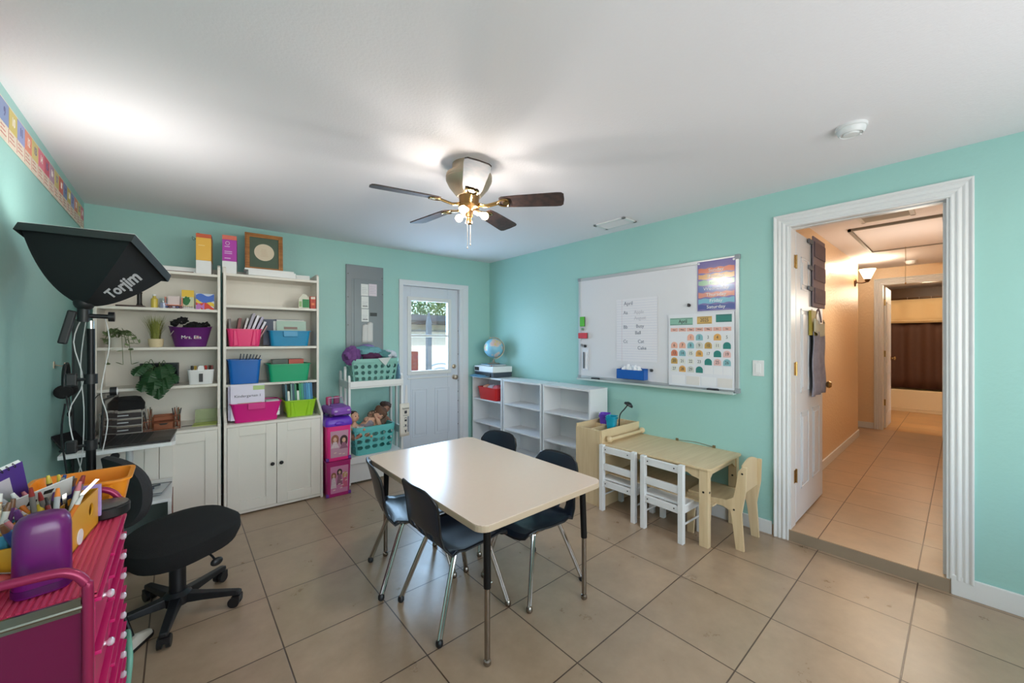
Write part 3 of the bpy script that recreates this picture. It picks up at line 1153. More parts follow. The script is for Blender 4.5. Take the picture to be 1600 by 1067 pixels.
for idx in range(32):
    r_, c_ = divmod(idx, 7)
    if r_ == 0 and c_ < 2:
        continue
    day += 1
    x = .015 + (c_ + .5) * cw
    z0 = .378 - r_ * .0655
    k = grid[idx] if idx < len(grid) else 'n'
    b = MB()
    hw = cw * .40
    if pal[k]:
        arch = [(x - hw, z0)] + [(x - hw * math.cos(PI * i / 10), z0 + .026 + hw * .95 * math.sin(PI * i / 10)) for i in range(11)] + [(x + hw, z0)]
    else:
        arch = [(x - hw, z0), (x - hw, z0 + .05), (x + hw, z0 + .05), (x + hw, z0)]
    o = b.prism(arch, 'y', -.0135, -.012)
    o = b.build('number_card', mt('cal_arch_' + k, pal[k] or (226, 226, 228), .55), t)
    if k != 't' or day in (12,):
        if k != 't':
            local_text(str(day), .036, lt, o, x, z0 + .024, -.0142, name='number', sx=.8)
for k in range(4):
    bx(.03 + k * .122, .03 + k * .122 + .108, -.0138, -.012, .015, .085).build('pocket_card', mt('cal_pocket_%d' % (k % 2), ((232, 231, 234), (224, 218, 214))[k % 2], .5), t)
for k in range(3):
    bx(.30 + k * .07, .36 + k * .07, -.0138, -.012, .112, .17).build('pocket_card', mt('cal_pocket_0', (232, 231, 234), .5), t)

# magnets, clips, small things on the board
for (nm, lb, y, z, w_, h_, dp, rgb) in (('magnetic_eraser', 'green magnetic eraser at the left edge of the whiteboard', 2.605, 1.53, .055, .10, .022, (92, 190, 60)),
                                        ('magnetic_eraser', 'red magnetic eraser below the green one on the whiteboard', 2.625, 1.405, .11, .058, .024, (206, 58, 72))):
    t = onboard(nm, lb, 'eraser', y, z)
    bx(0, w_, -.008, -.0005, 0, h_).build('felt_pad', M['ink'], t)
    bx(0, w_, -dp, -.008, 0, h_).build('body', mt('eraser_%d' % rgb[0], rgb, .4), t, bevel=.004)
for (lb, y, z, c) in (('small grey magnet clip between the green and red erasers', 2.577, 1.50, (120, 150, 130)), ('dark magnet clip holding the white marker pouch', 2.545, 1.325, (40, 42, 44)),
                      ('silver magnet clip beside the marker pouch', 2.590, 1.335, (150, 152, 156)), ('small dark magnet left of the weekday poster', 1.47, 1.675, (54, 50, 52)),
                      ('small dark magnet right of the blue tissue bin', 1.803, 1.118, (60, 62, 64))):
    t = onboard('magnet_clip', lb, 'magnet', y, z)
    MB().cyl((0, -.0005, 0), (0, -.012, 0), .014, .012, n=14).build('disc', mt('magnet_%d' % c[0], c, .4), t, smooth=True)
    MB().box(-.008, .008, -.02, -.012, -.012, .014).build('clip', mt('magnet_%d' % c[0], c, .4), t, bevel=.002)
t = onboard('marker_pouch', 'clear white pouch of markers clipped to the left edge of the whiteboard', 'pouch', 2.578, 1.075)
bx(0, .072, -.006, -.0008, 0, .225).build('pouch', mt('clear_pouch', (228, 230, 240), .25), t, bevel=.002)
for k in range(2):
    o = MB().cyl((.02 + k * .03, -.012, .02), (.02 + k * .03, -.012, .19), .007, n=10).build('marker', mt('marker_grey_%d' % k, ((70, 76, 84), (236, 236, 240))[k], .4), t, smooth=True)
t = onboard('tissue_bin', 'blue magnetic bin with white tissues near the bottom of the whiteboard', 'bin', 1.98, 1.03)
mblue = mt('royal_blue_bin', (24, 92, 176), .35)
b = MB()
b.box(-.14, .14, -.004, -.0008, 0, .10)
b.box(-.14, .14, -.075, -.071, 0, .085)
b.box(-.14, -.136, -.075, -.001, 0, .09)
b.box(.136, .14, -.075, -.001, 0, .09)
b.box(-.14, .14, -.075, -.001, 0, .004)
b.build('bin_body', mblue, t, bevel=.002)
b = MB()
b.prism([(-.08, .10), (.08, .10), (.05, .115), (-.05, .115)], 'y', -.0035, -.001)
b.build('hanger', mblue, t)
b = MB()
for k in range(5):
    b.ell((-.075 + .035 * k, -.035, .088 + .012 * (k % 2)), .028, .028, .03, 10, 8, wob=.6, seed=k)
b.build('tissues', mt('tissue', (232, 234, 240), .9), t, smooth=True)
for (lb, y, w_) in (('black dry eraser on the left part of the pen tray', 2.445, .085), ('black marker lying on the right part of the pen tray', 1.315, .08)):
    t = thingR('board_eraser' if w_ > .082 else 'board_marker', lb, 'eraser' if w_ > .082 else 'marker', y, XR - .045, WZ0 - .0038)
    bx(0, w_, -.018, .018, 0, .012).build('body' if w_ > .082 else 'barrel', M['blackp'], t, bevel=.003)
    bx(0, w_, -.016, .016, .012, .022).build('felt' if w_ > .082 else 'cap', M['ink'], t, bevel=.003)

# light switch
t = thingR('light_switch', 'white rocker light switch between whiteboard and doorway', 'light switch', .972, XR, 1.183)
bx(-.037, .037, -.006, 0, -.058, .058).build('cover_plate', M['trim'], t, bevel=.003)
bx(-.017, .017, -.011, -.006, -.034, .034).build('rocker', M['whitek'], t, bevel=.002)
b = MB()
for z in (-.048, .048):
    b.cyl((0, -.0062, z), (0, -.0075, z), .003, n=8)
b.build('screws', M['alu'], t)

# ================================================================== PLAY TABLE WITH END CUBBY
t = thing('play_table', 'small birch play table with storage bin at its far end, by the teal wall', 'table', (2.65, 1.08, 0))
TZ = .535
b = MB()
b.prism([(0, .0)] and [(p[0] + .285, p[1] + .433) for p in rr(.57, .866, .03, 0, 4)], 'z', TZ - .016, TZ)
b.build('tabletop', M['birch'], t, bevel=.003)
for x0 in (.02, .535):
    pr = [(.05, TZ - .016), (.05, TZ - .20)]
    b = MB()
    prof = [(.05, TZ - .016), (.05, TZ - .11), (.09, TZ - .085), (.13, TZ - .078), (.16, TZ - .06), (.74, TZ - .06), (.80, TZ - .09), (.86, TZ - .11), (.86, TZ - .016)]
    b.prism(prof, 'x', x0, x0 + .015)
    b.build('apron', M['birch'], t, bevel=.002)
b = MB()
prof = [(.035, TZ - .016), (.035, TZ - .11), (.07, TZ - .09), (.11, TZ - .06), (.46, TZ - .06), (.50, TZ - .09), (.535, TZ - .11), (.535, TZ - .016)]
b.prism(prof, 'y', .03, .045)
b.build('apron', M['birch'], t, bevel=.002)
for (x, y) in ((.012, .02), (.515, .02)):
    lo = MB().box(x, x + .045, y, y + .06, 0, TZ - .016).build('leg', M['birch'], t, bevel=.003)
    MB().cyl((x - .001, y + .03, .37), (x - .003, y + .03, .37), .007, n=12).build('bolt_cap', M['knob'], lo)
    MB().cyl((x + .022, y - .001, .37), (x + .022, y - .003, .37), .007, n=12).build('bolt_cap', M['knob'], lo)
# cubby
c = MB()
c.box(-.0, .57, .862, .874, 0, .64)
side = [(.874, 0), (1.135, 0), (1.135, .635), (.874, .635)]
c.prism(side, 'x', -.004, .012)
c.prism(side, 'x', .556, .57)
c.box(.0, .57, 1.123, 1.135, 0, .66)
c.build('storage_bin', M['birch'], t, bevel=.002)
b = MB()
b.box(.012, .556, .874, 1.123, .56, .568)
b.box(.012, .556, .995, 1.003, .568, .63)
b.box(.26, .268, .874, 1.123, .568, .63)
b.build('bin_divider', M['birch'], t)
b = MB()
b.cyl((.07, .82, .565), (.53, .82, .565), .014, n=14)
b.build('paper_roll_dowel', M['birch'], t, smooth=True)
for x in (.05, .545):
    MB().ell((x, .82, .568), .026, .026, .026, 16, 10).build('dowel_knob', M['birch'], t, smooth=True)
bx(.09, .55, .02, .86, .26, .272).build('lower_shelf', M['birch'], t)
b = MB()
b.tube([(.563, .20, TZ + .004), (.566, .35, TZ + .016), (.566, .50, TZ + .004)], .003, n=6)
for y in (.2, .5):
    b.box(.555, .568, y - .01, y + .01, TZ, TZ + .02)
b.build('rear_clips', mt('clip_brown', (120, 104, 70), .5), t)

# things in the cubby
for (lb, x, y, rgb, n_) in (('purple plastic cup in the play table bin', 2.96, 2.135, (112, 72, 196), 0), ('teal plastic basket in the play table bin beside the lamp', 2.90, 2.02, (20, 150, 180), 1)):
    t = thing('storage_cup', lb, 'cup', (x, y, .5685), R(20))
    tub(MB(), .105, .085, .085, .065, .15, .02, .003, 0, .004).build('cup_body', mt('cup_%d' % n_, rgb, .25), t, smooth=True)
    tub(MB(), .113, .093, .112, .092, .014, .02, .002, .118, .002).build('rim_band', mt('cup_%d' % n_, rgb, .25), t, smooth=True)
t = thing('clip_lamp', 'small black gooseneck lamp standing in the play table bin', 'lamp', (3.03, 2.03, .5685), R(-50))
MB().lathe([(.001, 0), (.04, 0), (.04, .012), (.012, .02), (.001, .02)], n=20).build('base', M['blackp'], t, smooth=True)
MB().tube([(0, 0, .018), (0, 0, .09), (.01, 0, .15), (.05, 0, .20), (.075, 0, .235)], .0055, n=8, smooth=6).build('gooseneck', M['blackp'], t, smooth=True)
T = Matrix.Translation((.085, 0, .24)) @ Matrix.Rotation(R(30), 4, 'Y')
MB().lathe([(.001, .018), (.015, .018), (.04, .002), (.043, -.01), (.04, -.016), (.001, -.014)], T=T, n=24).build('lamp_head', M['blackp'], t, smooth=True)
t = thing('blue_sheet', 'small blue-grey card lying in the front of the play table bin', 'card', (2.74, 2.13, .5685), 0)
bx(-.05, .09, -.06, .055, 0, .003).build('card', mt('blue_card', (86, 110, 124), .5), t)


# ---------------------------------------------------------------- children's chairs
def kids_chair(label, x, y, rz):
    """white slat chair; back at local -x, seat toward +x"""
    t = thing('kids_chair', label, 'chair', (x, y, 0), rz, 'white wooden chairs at the play table')
    w = .29
    S = .265
    mw = M['whitek']
    for s in (-1, 1):
        lo = MB().box(-.018, .018, s * w / 2 - .018, s * w / 2 + .018, 0, .535).build('leg', mw, t, bevel=.002)
        b = MB()
        for z in (.505, .23):
            b.cyl((-.0185, s * w / 2 * .7, z), (-.0198, s * w / 2 * .7, z), .005, n=10)
        b.build('bolt_cap', M['knob'], lo)
        MB().box(.25, .285, s * w / 2 - .018, s * w / 2 + .018, 0, S - .018).build('leg', mw, t, bevel=.002)
        MB().box(.018, .25, s * w / 2 - .01, s * w / 2 + .01, S - .065, S - .018).build('seat_rail', mw, t, bevel=.001)
        MB().cyl((.018, s * w / 2, .12), (.25, s * w / 2, .12), .007, n=10).build('stretcher', mw, t, smooth=True)
    MB().box(-.012, .012, -w / 2 + .018, w / 2 - .018, .475, .525).build('back_slat', mw, t, bevel=.002)
    MB().box(-.012, .012, -w / 2 + .018, w / 2 - .018, .335, .385).build('back_slat', mw, t, bevel=.002)
    MB().box(-.012, .012, -w / 2 + .018, w / 2 - .018, S - .065, S - .018).build('seat_rail', mw, t, bevel=.002)
    MB().box(.018, .295, -w / 2 - .018, w / 2 + .018, S - .018, S).build('seat', mw, t, bevel=.003)
    return t


kids_chair('white wooden children\'s chair nearest the storage bin of the birch table', 2.625, 1.775, 0)
kids_chair('white wooden children\'s chair beside the birch table\'s front leg', 2.605, 1.395, R(-2))

t = thing('birch_kids_chair', 'small birch plywood chair with curved back at the end of the play table', 'chair', (2.80, .96, 0), 0)
# back at y = 0, seat toward +y ; sides at x 0 and .30
for x0 in (0, .285):
    prof = [(-.03, 0), (.02, 0), (.045, .20), (.055, .245), (.10, .262), (.28, .262), (.285, .235), (.30, .0), (.345, 0), (.345, .285), (.08, .31),
            (.035, .34), (.02, .42), (.005, .52), (-.02, .555), (-.045, .555), (-.04, .40), (-.015, .24)]
    MB().prism(prof, 'x', x0, x0 + .018).build('side_frame', M['birch'], t, bevel=.002)
bx(.018, .285, .05, .345, .285, .30).build('seat', M['birch'], t, bevel=.002)
b = MB()
n = 12
fr = [(.018 + .267 * i / n, .558 + .03 * math.sin(PI * i / n)) for i in range(n + 1)]
poly = [(.018, .37)] + fr + [(.285, .37)]
b.prism([(p[0], p[1]) for p in poly], 'y', -.008, .004)
b.build('backrest', M['birch'], t, bevel=.002, loc=(0, -.012, 0))
b = MB()
for z in (.51, .26):
    b.cyl((-.001, -.02 if z > .4 else .03, z), (-.003, -.02 if z > .4 else .03, z), .006, n=10)
b.build('bolt_cap', M['knob'], t)

# ================================================================== HALL THINGS
t = thing('hanging_organizer', 'grey-brown fabric pocket organizer hung high on the open hall door', 'organizer', (3.74, .766, 1.65))
fab = mt('organizer_fabric', (146, 128, 134), .9, var=.15, vscale=14, bump=.4, bscale=90)
bx(0, .39, -.012, -.002, 0, .55).build('panel', fab, t, bevel=.003)
for k in range(3):
    bx(.02, .37, -.02, -.012, .03 + k * .18, .15 + k * .18).build('pocket', mt('organizer_pocket', (118, 100, 108), .9, var=.2, vscale=20), t, bevel=.006)
for z in (.12, .28, .48):
    bx(-.12, .0, -.012, -.002, z, z + .03).build('strap', mt('strap_grey', (116, 116, 122), .8), t)
t = thing('hanging_apron', 'grey patterned apron hanging on the hall door below the organizer', 'apron', (3.64, .766, .955))
b = MB()
b.sheet(lambda u, v: Vector((.02 + .40 * u + .02 * math.sin(v * 9), -.018 - .009 * math.sin(u * 14 + v * 2), .0 + .50 * v)), 20, 12)
b.build('cloth', mt('apron_fabric', (150, 146, 160), .9, var=.3, vscale=22), t, smooth=True, solid=.006)
b = MB()
b.sheet(lambda u, v: Vector((.03 + .38 * u, -.03 - .012 * math.sin(u * 11), .50 + .10 * v - .04 * math.sin(u * PI))), 16, 4)
b.build('bib', mt('apron_cream', (206, 196, 170), .9), t, smooth=True, solid=.006)
bx(.0, .16, -.02, -.003, .47, .66).build('tag_card', mt('mustard_card', (170, 150, 62), .6), t)
b = MB()
b.tube([(.12, -.015, .6), (.22, -.02, .68), (.34, -.015, .58)], .006, n=8)
b.build('neck_strap', fab, t, smooth=True)

t = thing('wall_sconce', 'lit wall sconce with white glass shade at the end of the hall wall', 'sconce', (6.80, .93, 2.15))
MB().lathe([(.001, 0), (.055, 0), (.05, .012), (.03, .02), (.001, .022)], n=20, T=Matrix.Rotation(PI / 2, 4, 'X')).build('wall_plate', M['bronze'], t, smooth=True)
MB().tube([(0, -.02, 0), (0, -.07, -.012), (0, -.12, .0), (0, -.125, .02)], .008, n=8, smooth=5).build('arm', M['bronze'], t, smooth=True)
MB().lathe([(.001, -.02), (.014, -.015), (.03, .01), (.03, .025), (.001, .025)], c=(0, -.125, .01), n=16).build('shade_holder', M['bronze'], t, smooth=True)
MB().lathe([(.035, .03), (.085, .15), (.082, .15), (.032, .032)], c=(0, -.125, .01), n=24, caps=False).build('glass_shade', mt('lit_shade', (255, 246, 230), .4, emit=(255, 226, 180), estr=7), t, smooth=True)
lamp('sconce_light', 'POINT', (6.80, .80, 2.36), 16, (1, .86, .66), size=.05)

t = thing('bathtub', 'white bathtub across the far end of the bathroom', 'bathtub', (10.12, -.64, HZ))
b = MB()
tub(b, .74, 1.64, .70, 1.60, .40, .06, .05, 0, .0, .39, .82)
b.build('tub_body', mt('tub_enamel', (232, 214, 178), .25), t, smooth=True)
b = MB()
b.box(-.004, .03, .0, 1.64, 0, .385)
b.box(-.014, .0, .03, 1.61, .055, .065)
b.build('apron_panel', mt('tub_enamel', (232, 214, 178), .25), t, bevel=.006)
t = thing('shower_curtain', 'dark brown shower curtain with cream valance hanging above the bathtub', 'curtain', (10.22, -.6, 0))
b = MB()
b.sheet(lambda u, v: Vector((.02 * math.sin(u * 46) + .01 * math.sin(u * 17), -.04 + 1.60 * u, .50 + 1.22 * v)), 120, 6)
b.build('curtain', mt('brown_curtain', (76, 46, 32), .7), t, smooth=True, solid=.004)
b = MB()
b.sheet(lambda u, v: Vector((-.07 + .016 * math.sin(u * 30), 1.55 * u + .01 * v, 1.70 + .43 * v)), 100, 4)
b.build('valance', mt('cream_curtain', (208, 182, 138), .8), t, smooth=True, solid=.004)
MB().box(-.098, -.092, .0, 1.55, 1.735, 1.745).build('valance_trim', mt('cream_curtain2', (228, 206, 164), .8), t)
t = thing('curtain_rod', 'thin shower curtain rod with rings above the bathtub', 'curtain rod', (10.22, -.64, 2.16))
MB().cyl((0, 0, 0), (0, 1.65, 0), .012, n=12).build('rod', M['bronze'], t, smooth=True)
for k in range(9):
    MB().tube([(0 + .022 * math.cos(a), .1 + k * .15, -.006 + .022 * math.sin(a)) for a in [2 * PI * i / 10 for i in range(10)]], .003, n=5, smooth=1, closed=True).build('ring', M['nickel'], t)
t = thing('tub_faucet', 'chrome shower fittings on the tiled wall beside the bathtub', 'faucet', (10.6, 1.018, .85))
MB().cyl((0, 0, 0), (0, -.1, -.01), .018, n=12).build('spout', M['chrome'], t, smooth=True)
MB().cyl((0, 0, .15), (0, -.03, .15), .06, n=20).build('valve_plate', M['chrome'], t, smooth=True)

# ================================================================== TALL CABINETS (local y=0 is the base front, +y toward the wall)
def tall_cabinet(label, u0, shelves, w=.705, d=.62):
    t = thingB('tall_cabinet', label, 'cabinet', u0, d, 0, 0, 'tall white cabinets along the back wall')
    s = .019
    # side outline in (y,z): base depth .46, hutch depth .30
    prof = [(0, 0), (.46, 0), (.46, 1.99), (.19, 1.99), (.165, 1.975), (.16, 1.95), (.16, .84), (.04, .765), (0, .745)]
    for x in (0, w - s):
        MB().prism(prof, 'x', x, x + s).build('side_panel', M['white'], t, bevel=.002)
    b = MB()
    b.box(s, w - s, .448, .454, .03, 1.99)
    b.box(.345, .352, .446, .449, .72, 1.97)
    b.build('back_panel', M['white'], t)
    for z in shelves:
        bx(s, w - s, .165, .448, z - .02, z).build('shelf', M['white'], t, bevel=.001)
    bx(s, w - s, .004, .448, .704, .724).build('counter', M['white'], t, bevel=.001)
    bx(s, w - s, .006, .448, .012, .034).build('bottom_panel', M['white'], t, bevel=.001)
    gap = mt('shadow_gap', (96, 90, 84), .8)
    dw = (w - 2 * s - .007) / 2
    for k in range(2):
        x0 = s + .002 + k * (dw + .003)
        x1 = x0 + dw
        dd = MB()
        fr = .075
        dd.box(x0, x0 + fr, -.001, .017, .037, .702)
        dd.box(x1 - fr, x1, -.001, .017, .037, .702)
        dd.box(x0 + fr, x1 - fr, -.001, .017, .037, .037 + fr)
        dd.box(x0 + fr, x1 - fr, -.001, .017, .702 - fr, .702)
        dd.box(x0 + fr - .002, x1 - fr + .002, .009, .015, .037 + fr - .002, .702 - fr + .002)
        do = dd.build('door', M['white'], t, bevel=.0015)
        kx = x1 - .03 if k == 0 else x0 + .03
        T = Matrix.Translation((kx, -.001, .372)) @ Matrix.Rotation(PI / 2, 4, 'X')
        MB().lathe([(.001, 0), (.008, 0), (.007, .008), (.014, .014), (.015, .02), (.011, .025), (.001, .026)], T=T, n=18).build('knob', M['knob'], do, smooth=True)
    return t


tall_cabinet('tall white two-door cabinet with coloured bins on open shelves', .835, (1.932, 1.675, 1.335, 1.025))
tall_cabinet('tall white two-door cabinet in the corner with plants on open shelves', .112, (1.912, 1.63, 1.335, 1.04))


def inB(u, d, z, rz=0):
    """world location of a back-frame point"""
    return Bp(u, d, z)


# bins on cabinet A
AB = BANG
bin_thing('storage_bin', 'hot pink bin of workbooks on the upper bin shelf', 'bin', inB(.978, .355, 1.3355), AB, (244, 58, 124), .235, .25, .205, .22, .145, True, .007)
bin_thing('storage_bin', 'turquoise blue bin of worksheets beside the hot pink bin', 'bin', inB(1.308, .355, 1.3355), AB, (22, 140, 188), .315, .25, .285, .22, .135, False, .009, pull=True)
bin_thing('storage_bin', 'royal blue bin holding pencils on the second bin shelf', 'bin', inB(.978, .355, 1.0255), AB, (16, 104, 190), .225, .25, .195, .22, .20, False, .006)
bin_thing('storage_bin', 'emerald green bin of red-spined books beside the royal blue bin', 'bin', inB(1.304, .355, 1.0255), AB, (28, 168, 118), .325, .25, .29, .22, .155, False, .010)
bin_thing('storage_bin', 'magenta bin with a kindergarten workbook on the cabinet counter', 'bin', inB(1.052, .455, .7245), AB, (216, 20, 132), .345, .26, .29, .23, .155, False, .008, pull=True)
bin_thing('storage_bin', 'lime green bin of blue and green books on the cabinet counter', 'bin', inB(1.374, .455, .7245), AB, (160, 208, 40), .245, .24, .20, .20, .145, True, .008)


def bookB(label, u, d, z, w, h, t, rgb, lean=0, lfb=0, group=None, rz=0, **k):
    return book(label, w, h, t, rgb, Bp(u, d, z), group, lean, lfb, rz=rz, **k)


# hot pink bin: leaning workbooks
g = 'workbooks in the hot pink bin'
for k, (u, ln, rgb, th, h_, lb) in enumerate(((.885, -2, (120, 112, 110), .016, .235, 'grey workbook upright at the left end of the hot pink bin'),
                                              (.918, 8, (120, 44, 46), .02, .245, 'dark red book behind the left workbook in the hot pink bin'),
                                              (.945, 14, (214, 206, 206), .014, .25, 'thin pale workbook right of the dark red book in the hot pink bin'),
                                              (.965, 17, (168, 160, 176), .02, .30, 'tallest mauve-grey workbook leaning in the hot pink bin'),
                                              (.990, 19, (226, 222, 232), .018, .285, 'white workbook right of the tallest one in the hot pink bin'),
                                              (1.015, 21, (178, 170, 196), .018, .275, 'lilac workbook leaning in the hot pink bin'),
                                              (1.037, 24, (224, 220, 228), .016, .235, 'short white workbook near the right end of the hot pink bin'),
                                              (1.056, 26, (170, 120, 120), .010, .20, 'thin rose workbook at the right end of the hot pink bin'))):
    bookB(lb, u, .44, 1.3455, .19, h_ * .93, th, rgb, R(ln), 0, g)
# turquoise bin: stacked worksheets standing facing out
g = 'worksheet books in the turquoise bin'
t = thingB('workbook', 'pale green workbook facing out of the turquoise bin', 'book', 1.325, .445, 1.345, R(0))
t.rotation_euler[0] = R(-8)
bx(-.115, .115, 0, .012, 0, .215).build('cover', mt('sage_cover', (172, 196, 182), .5), t, bevel=.001)
bx(-.113, .113, .012, .03, 0, .212).build('page_block', M['paper'], t)
bx(-.06, .045, -.001, 0, .14, .162).build('title_print', mt('title_brown', (146, 120, 112), .6), t)
bx(-.095, .10, -.001, 0, .08, .086).build('rule_print', mt('print_grey', (120, 150, 144), .6), t)
for k in range(4):
    t = thingB('workbook', ('white workbook directly behind the pale green one', 'cream workbook third in the turquoise bin', 'pale grey workbook fourth in the turquoise bin', 'blue-grey workbook at the back of the turquoise bin')[k], 'book', 1.315 + .006 * k, .41 - .03 * k, 1.342, 0, group=g)
    t.rotation_euler[0] = R(-8)
    bx(-.125, .115, 0, .003, 0, .225 + .004 * k).build('cover', mt('wk_%d' % k, ((226, 226, 224), (212, 214, 206), (196, 204, 208), (98, 112, 136))[k], .5), t)
    bx(-.124, .114, .003, .024, 0, .223 + .004 * k).build('page_block', M['paper'], t)
t = thingB('workbook', 'dark slate workbook leaning at the left of the turquoise bin', 'book', 1.165, .38, 1.3455, 0)
bx(-.05, .05, 0, .012, 0, .225).build('cover', mt('slate_cover', (70, 78, 100), .5), t)
bx(-.049, .049, .012, .03, 0, .222).build('page_block', M['paper'], t)
# royal blue bin: pencils
for k in range(7):
    x = .935 + .014 * k
    o = thingB('pencil', 'slim dark pencil fanned in the royal blue bin', 'pencil', x, .40 - .01 * (k % 3), 1.09, 0, group='pencils in the royal blue bin')
    o.rotation_euler = (0, R(6 + 3 * k), BANG)
    MB().cyl((0, 0, 0), (0, 0, .185), .0038, n=6).build('barrel', mt('pencil_%d' % (k % 3), ((50, 58, 76), (88, 98, 120), (40, 44, 54))[k % 3], .5), o)
    MB().cyl((0, 0, .185), (0, 0, .20), .0038, .0008, n=6).build('tip', M['paperb'], o)
# emerald bin: books standing spine up
g = 'books in the emerald green bin'
for k in range(8):
    rgb = ((176, 74, 60), (196, 60, 54), (214, 196, 170), (60, 66, 74), (150, 56, 50), (224, 214, 196), (76, 88, 80), (186, 70, 50))[k]
    lb = ('rust', 'bright red', 'tan', 'charcoal', 'dark red', 'cream', 'grey-green', 'orange-red')[k]
    row = k // 4
    b = thingB('book', '%s book lying flat in the emerald green bin' % lb, 'book', 1.245 + .125 * (k % 2), .44 - row * .0 - .08 * (k % 4 // 2), 1.033 + .046 * (k // 2), 0, group=g)
    b.scale = (1, 1, 2.05)
    bx(-.058, .058, -.01, .13, .0, .019).build('page_block', M['paperb'], b)
    c = MB()
    c.box(-.06, .06, -.012, .132, .019, .0215)
    c.box(-.06, .06, -.012, .132, -.0004, 0)
    c.box(-.06, .06, -.0125, -.010, 0, .0215)
    c.build('cover', mt('eb_%d' % k, rgb, .45), b)
# magenta bin
t = thingB('workbook', 'white Kindergarten workbook facing out of the magenta bin', 'book', .995, .56, .745, 0)
t.rotation_euler[0] = R(-7)
bx(-.115, .115, 0, .004, 0, .285).build('cover', mt('kinder_cover', (214, 208, 226), .35), t)
bx(-.113, .113, .004, .022, 0, .283).build('page_block', M['paper'], t)
text('Kindergarten 1', .03, M['ink'], t, -.0, -.001, .19, name='title')
bx(.035, .115, -.001, 0, .235, .27).build('corner_sticker', mt('sticker_green', (176, 200, 130), .5), t)
bx(-.07, .095, -.001, 0, .06, .135).build('picture', mt('picture_tan', (206, 170, 150), .5, var=.4, vscale=40), t)
for k in range(3):
    t = thingB('workbook', ('lilac workbook right behind the Kindergarten one', 'blue-grey workbook behind the lilac one in the magenta bin', 'white workbook at the back of the magenta bin')[k], 'book', .985, .535 - .03 * k, .745, 0, group='workbooks in the magenta bin')
    t.rotation_euler[0] = R(-7)
    bx(-.12, .12, 0, .003, 0, .27).build('cover', mt('mg_%d' % k, ((206, 198, 224), (164, 172, 190), (222, 222, 222))[k], .5), t)
    bx(-.118, .118, .003, .022, 0, .268).build('page_block', M['paper'], t)
t = thingB('paper_pad', 'stack of white note pads in the right half of the magenta bin', 'pad', 1.165, .50, .76, 0)
for k in range(3):
    bx(-.048, .05, -.07, .06, .0 + k * .042, .038 + k * .042).build('pad', M['paper'], t, bevel=.003)
# lime bin : row of blue / green books
g = 'books in the lime green bin'
cols = (((28, 92, 108), 'dark teal'), ((222, 226, 214), 'white'), ((120, 160, 150), 'sage'), ((36, 76, 100), 'navy'), ((30, 120, 84), 'forest green'), ((226, 230, 222), 'cream'),
        ((34, 150, 96), 'emerald'), ((32, 140, 120), 'sea green'), ((22, 112, 150), 'peacock blue'), ((36, 130, 180), 'bright blue'), ((70, 160, 200), 'sky blue'), ((24, 110, 160), 'deep blue'))
for k, (rgb, nm) in enumerate(cols):
    bookB('%s book, %s from the left in the lime green bin' % (nm, ('first', 'second', 'third', 'fourth', 'fifth', 'sixth', 'seventh', 'eighth', 'ninth', 'tenth', 'eleventh', 'last')[k]),
          1.278 + .0178 * k, .53, .742, .16, (.265 if nm not in ('white', 'cream') else .20) + .004 * (k % 2), .0165, rgb, R(-3 + (k == 2) * 2), 0, g)

# shelf 2 of cabinet A: two small packets
t = thingB('tea_box', 'small green and white packet with a house-shaped top on the cabinet shelf', 'box', 1.418, .44, 1.6755, R(-3))
b = MB()
b.prism([(-.042, 0), (.042, 0), (.042, .085), (.015, .125), (-.012, .125), (-.042, .08)], 'y', -.02, .02)
b.build('box_body', mt('packet_white', (222, 220, 204), .6), t)
bx(-.012, .041, -.0215, -.0201, .006, .08).build('green_label', mt('packet_green', (34, 132, 74), .5), t)
bx(-.038, -.018, -.0215, -.0201, .012, .06).build('leaf_print', mt('packet_leaf', (150, 180, 120), .5), t)
t = thingB('tea_box', 'small red packet beside the green and white packet', 'box', 1.49, .44, 1.6755, R(3))
bx(-.022, .022, -.018, .018, 0, .11).build('box_body', mt('packet_red', (190, 62, 40), .5), t)
bx(-.018, .018, -.0195, -.0181, .085, .105).build('cream_label', M['paperb'], t)
bx(-.012, .012, -.0195, -.0181, .03, .05).build('orange_print', mt('packet_or', (230, 130, 80), .5), t)

# top of cabinet A
t = thingB('magazine_file', 'purple and white magazine file on top of the right cabinet', 'file box', .878, .38, 1.9325, R(-4))
b = MB()
b.box(-.045, .05, -.06, .16, 0, .10)
b.build('lower_box', M['whitek'], t, bevel=.002)
b = MB()
b.box(-.045, .05, -.06, .16, .10, .275)
b.build('printed_wrap', mt('file_purple', (178, 52, 168), .4), t, bevel=.002)
bx(-.045, .05, -.0605, .1605, .275, .31).build('top_band', mt('file_coral', (222, 112, 92), .4), t)
MB().tube([(-.01 + .013 * math.cos(a), -.062, .245 + .013 * math.sin(a)) for a in [2 * PI * i / 12 for i in range(12)]], .0018, n=5, smooth=1, closed=True).build('circle_logo', M['whitek'], t)
for (z, w_) in ((.215, .035), (.175, .05), (.16, .05), (.12, .04)):
    bx(-.03, -.03 + w_, -.0612, -.060, z, z + .006).build('print_line', mt('print_pale', (220, 190, 222), .6), t)
t = thingB('magazine_file', 'yellow and white magazine file with orange top on the corner cabinet', 'file box', .712, .38, 1.9125, R(-3))
bx(-.045, .05, -.06, .16, 0, .105).build('lower_box', M['whitek'], t, bevel=.002)
bx(-.045, .05, -.06, .16, .105, .285).build('printed_wrap', mt('file_yellow', (236, 182, 70), .4), t, bevel=.002)
bx(-.045, .05, -.0605, .1605, .285, .315).build('top_band', mt('file_orange', (206, 92, 52), .4), t)
b = MB()
b.prism([(-.045, .315), (.05, .315), (.05, .325), (-.045, .345)], 'y', .06, .065)
b.build('flap', mt('file_dark', (70, 40, 36), .5), t)
b = MB()
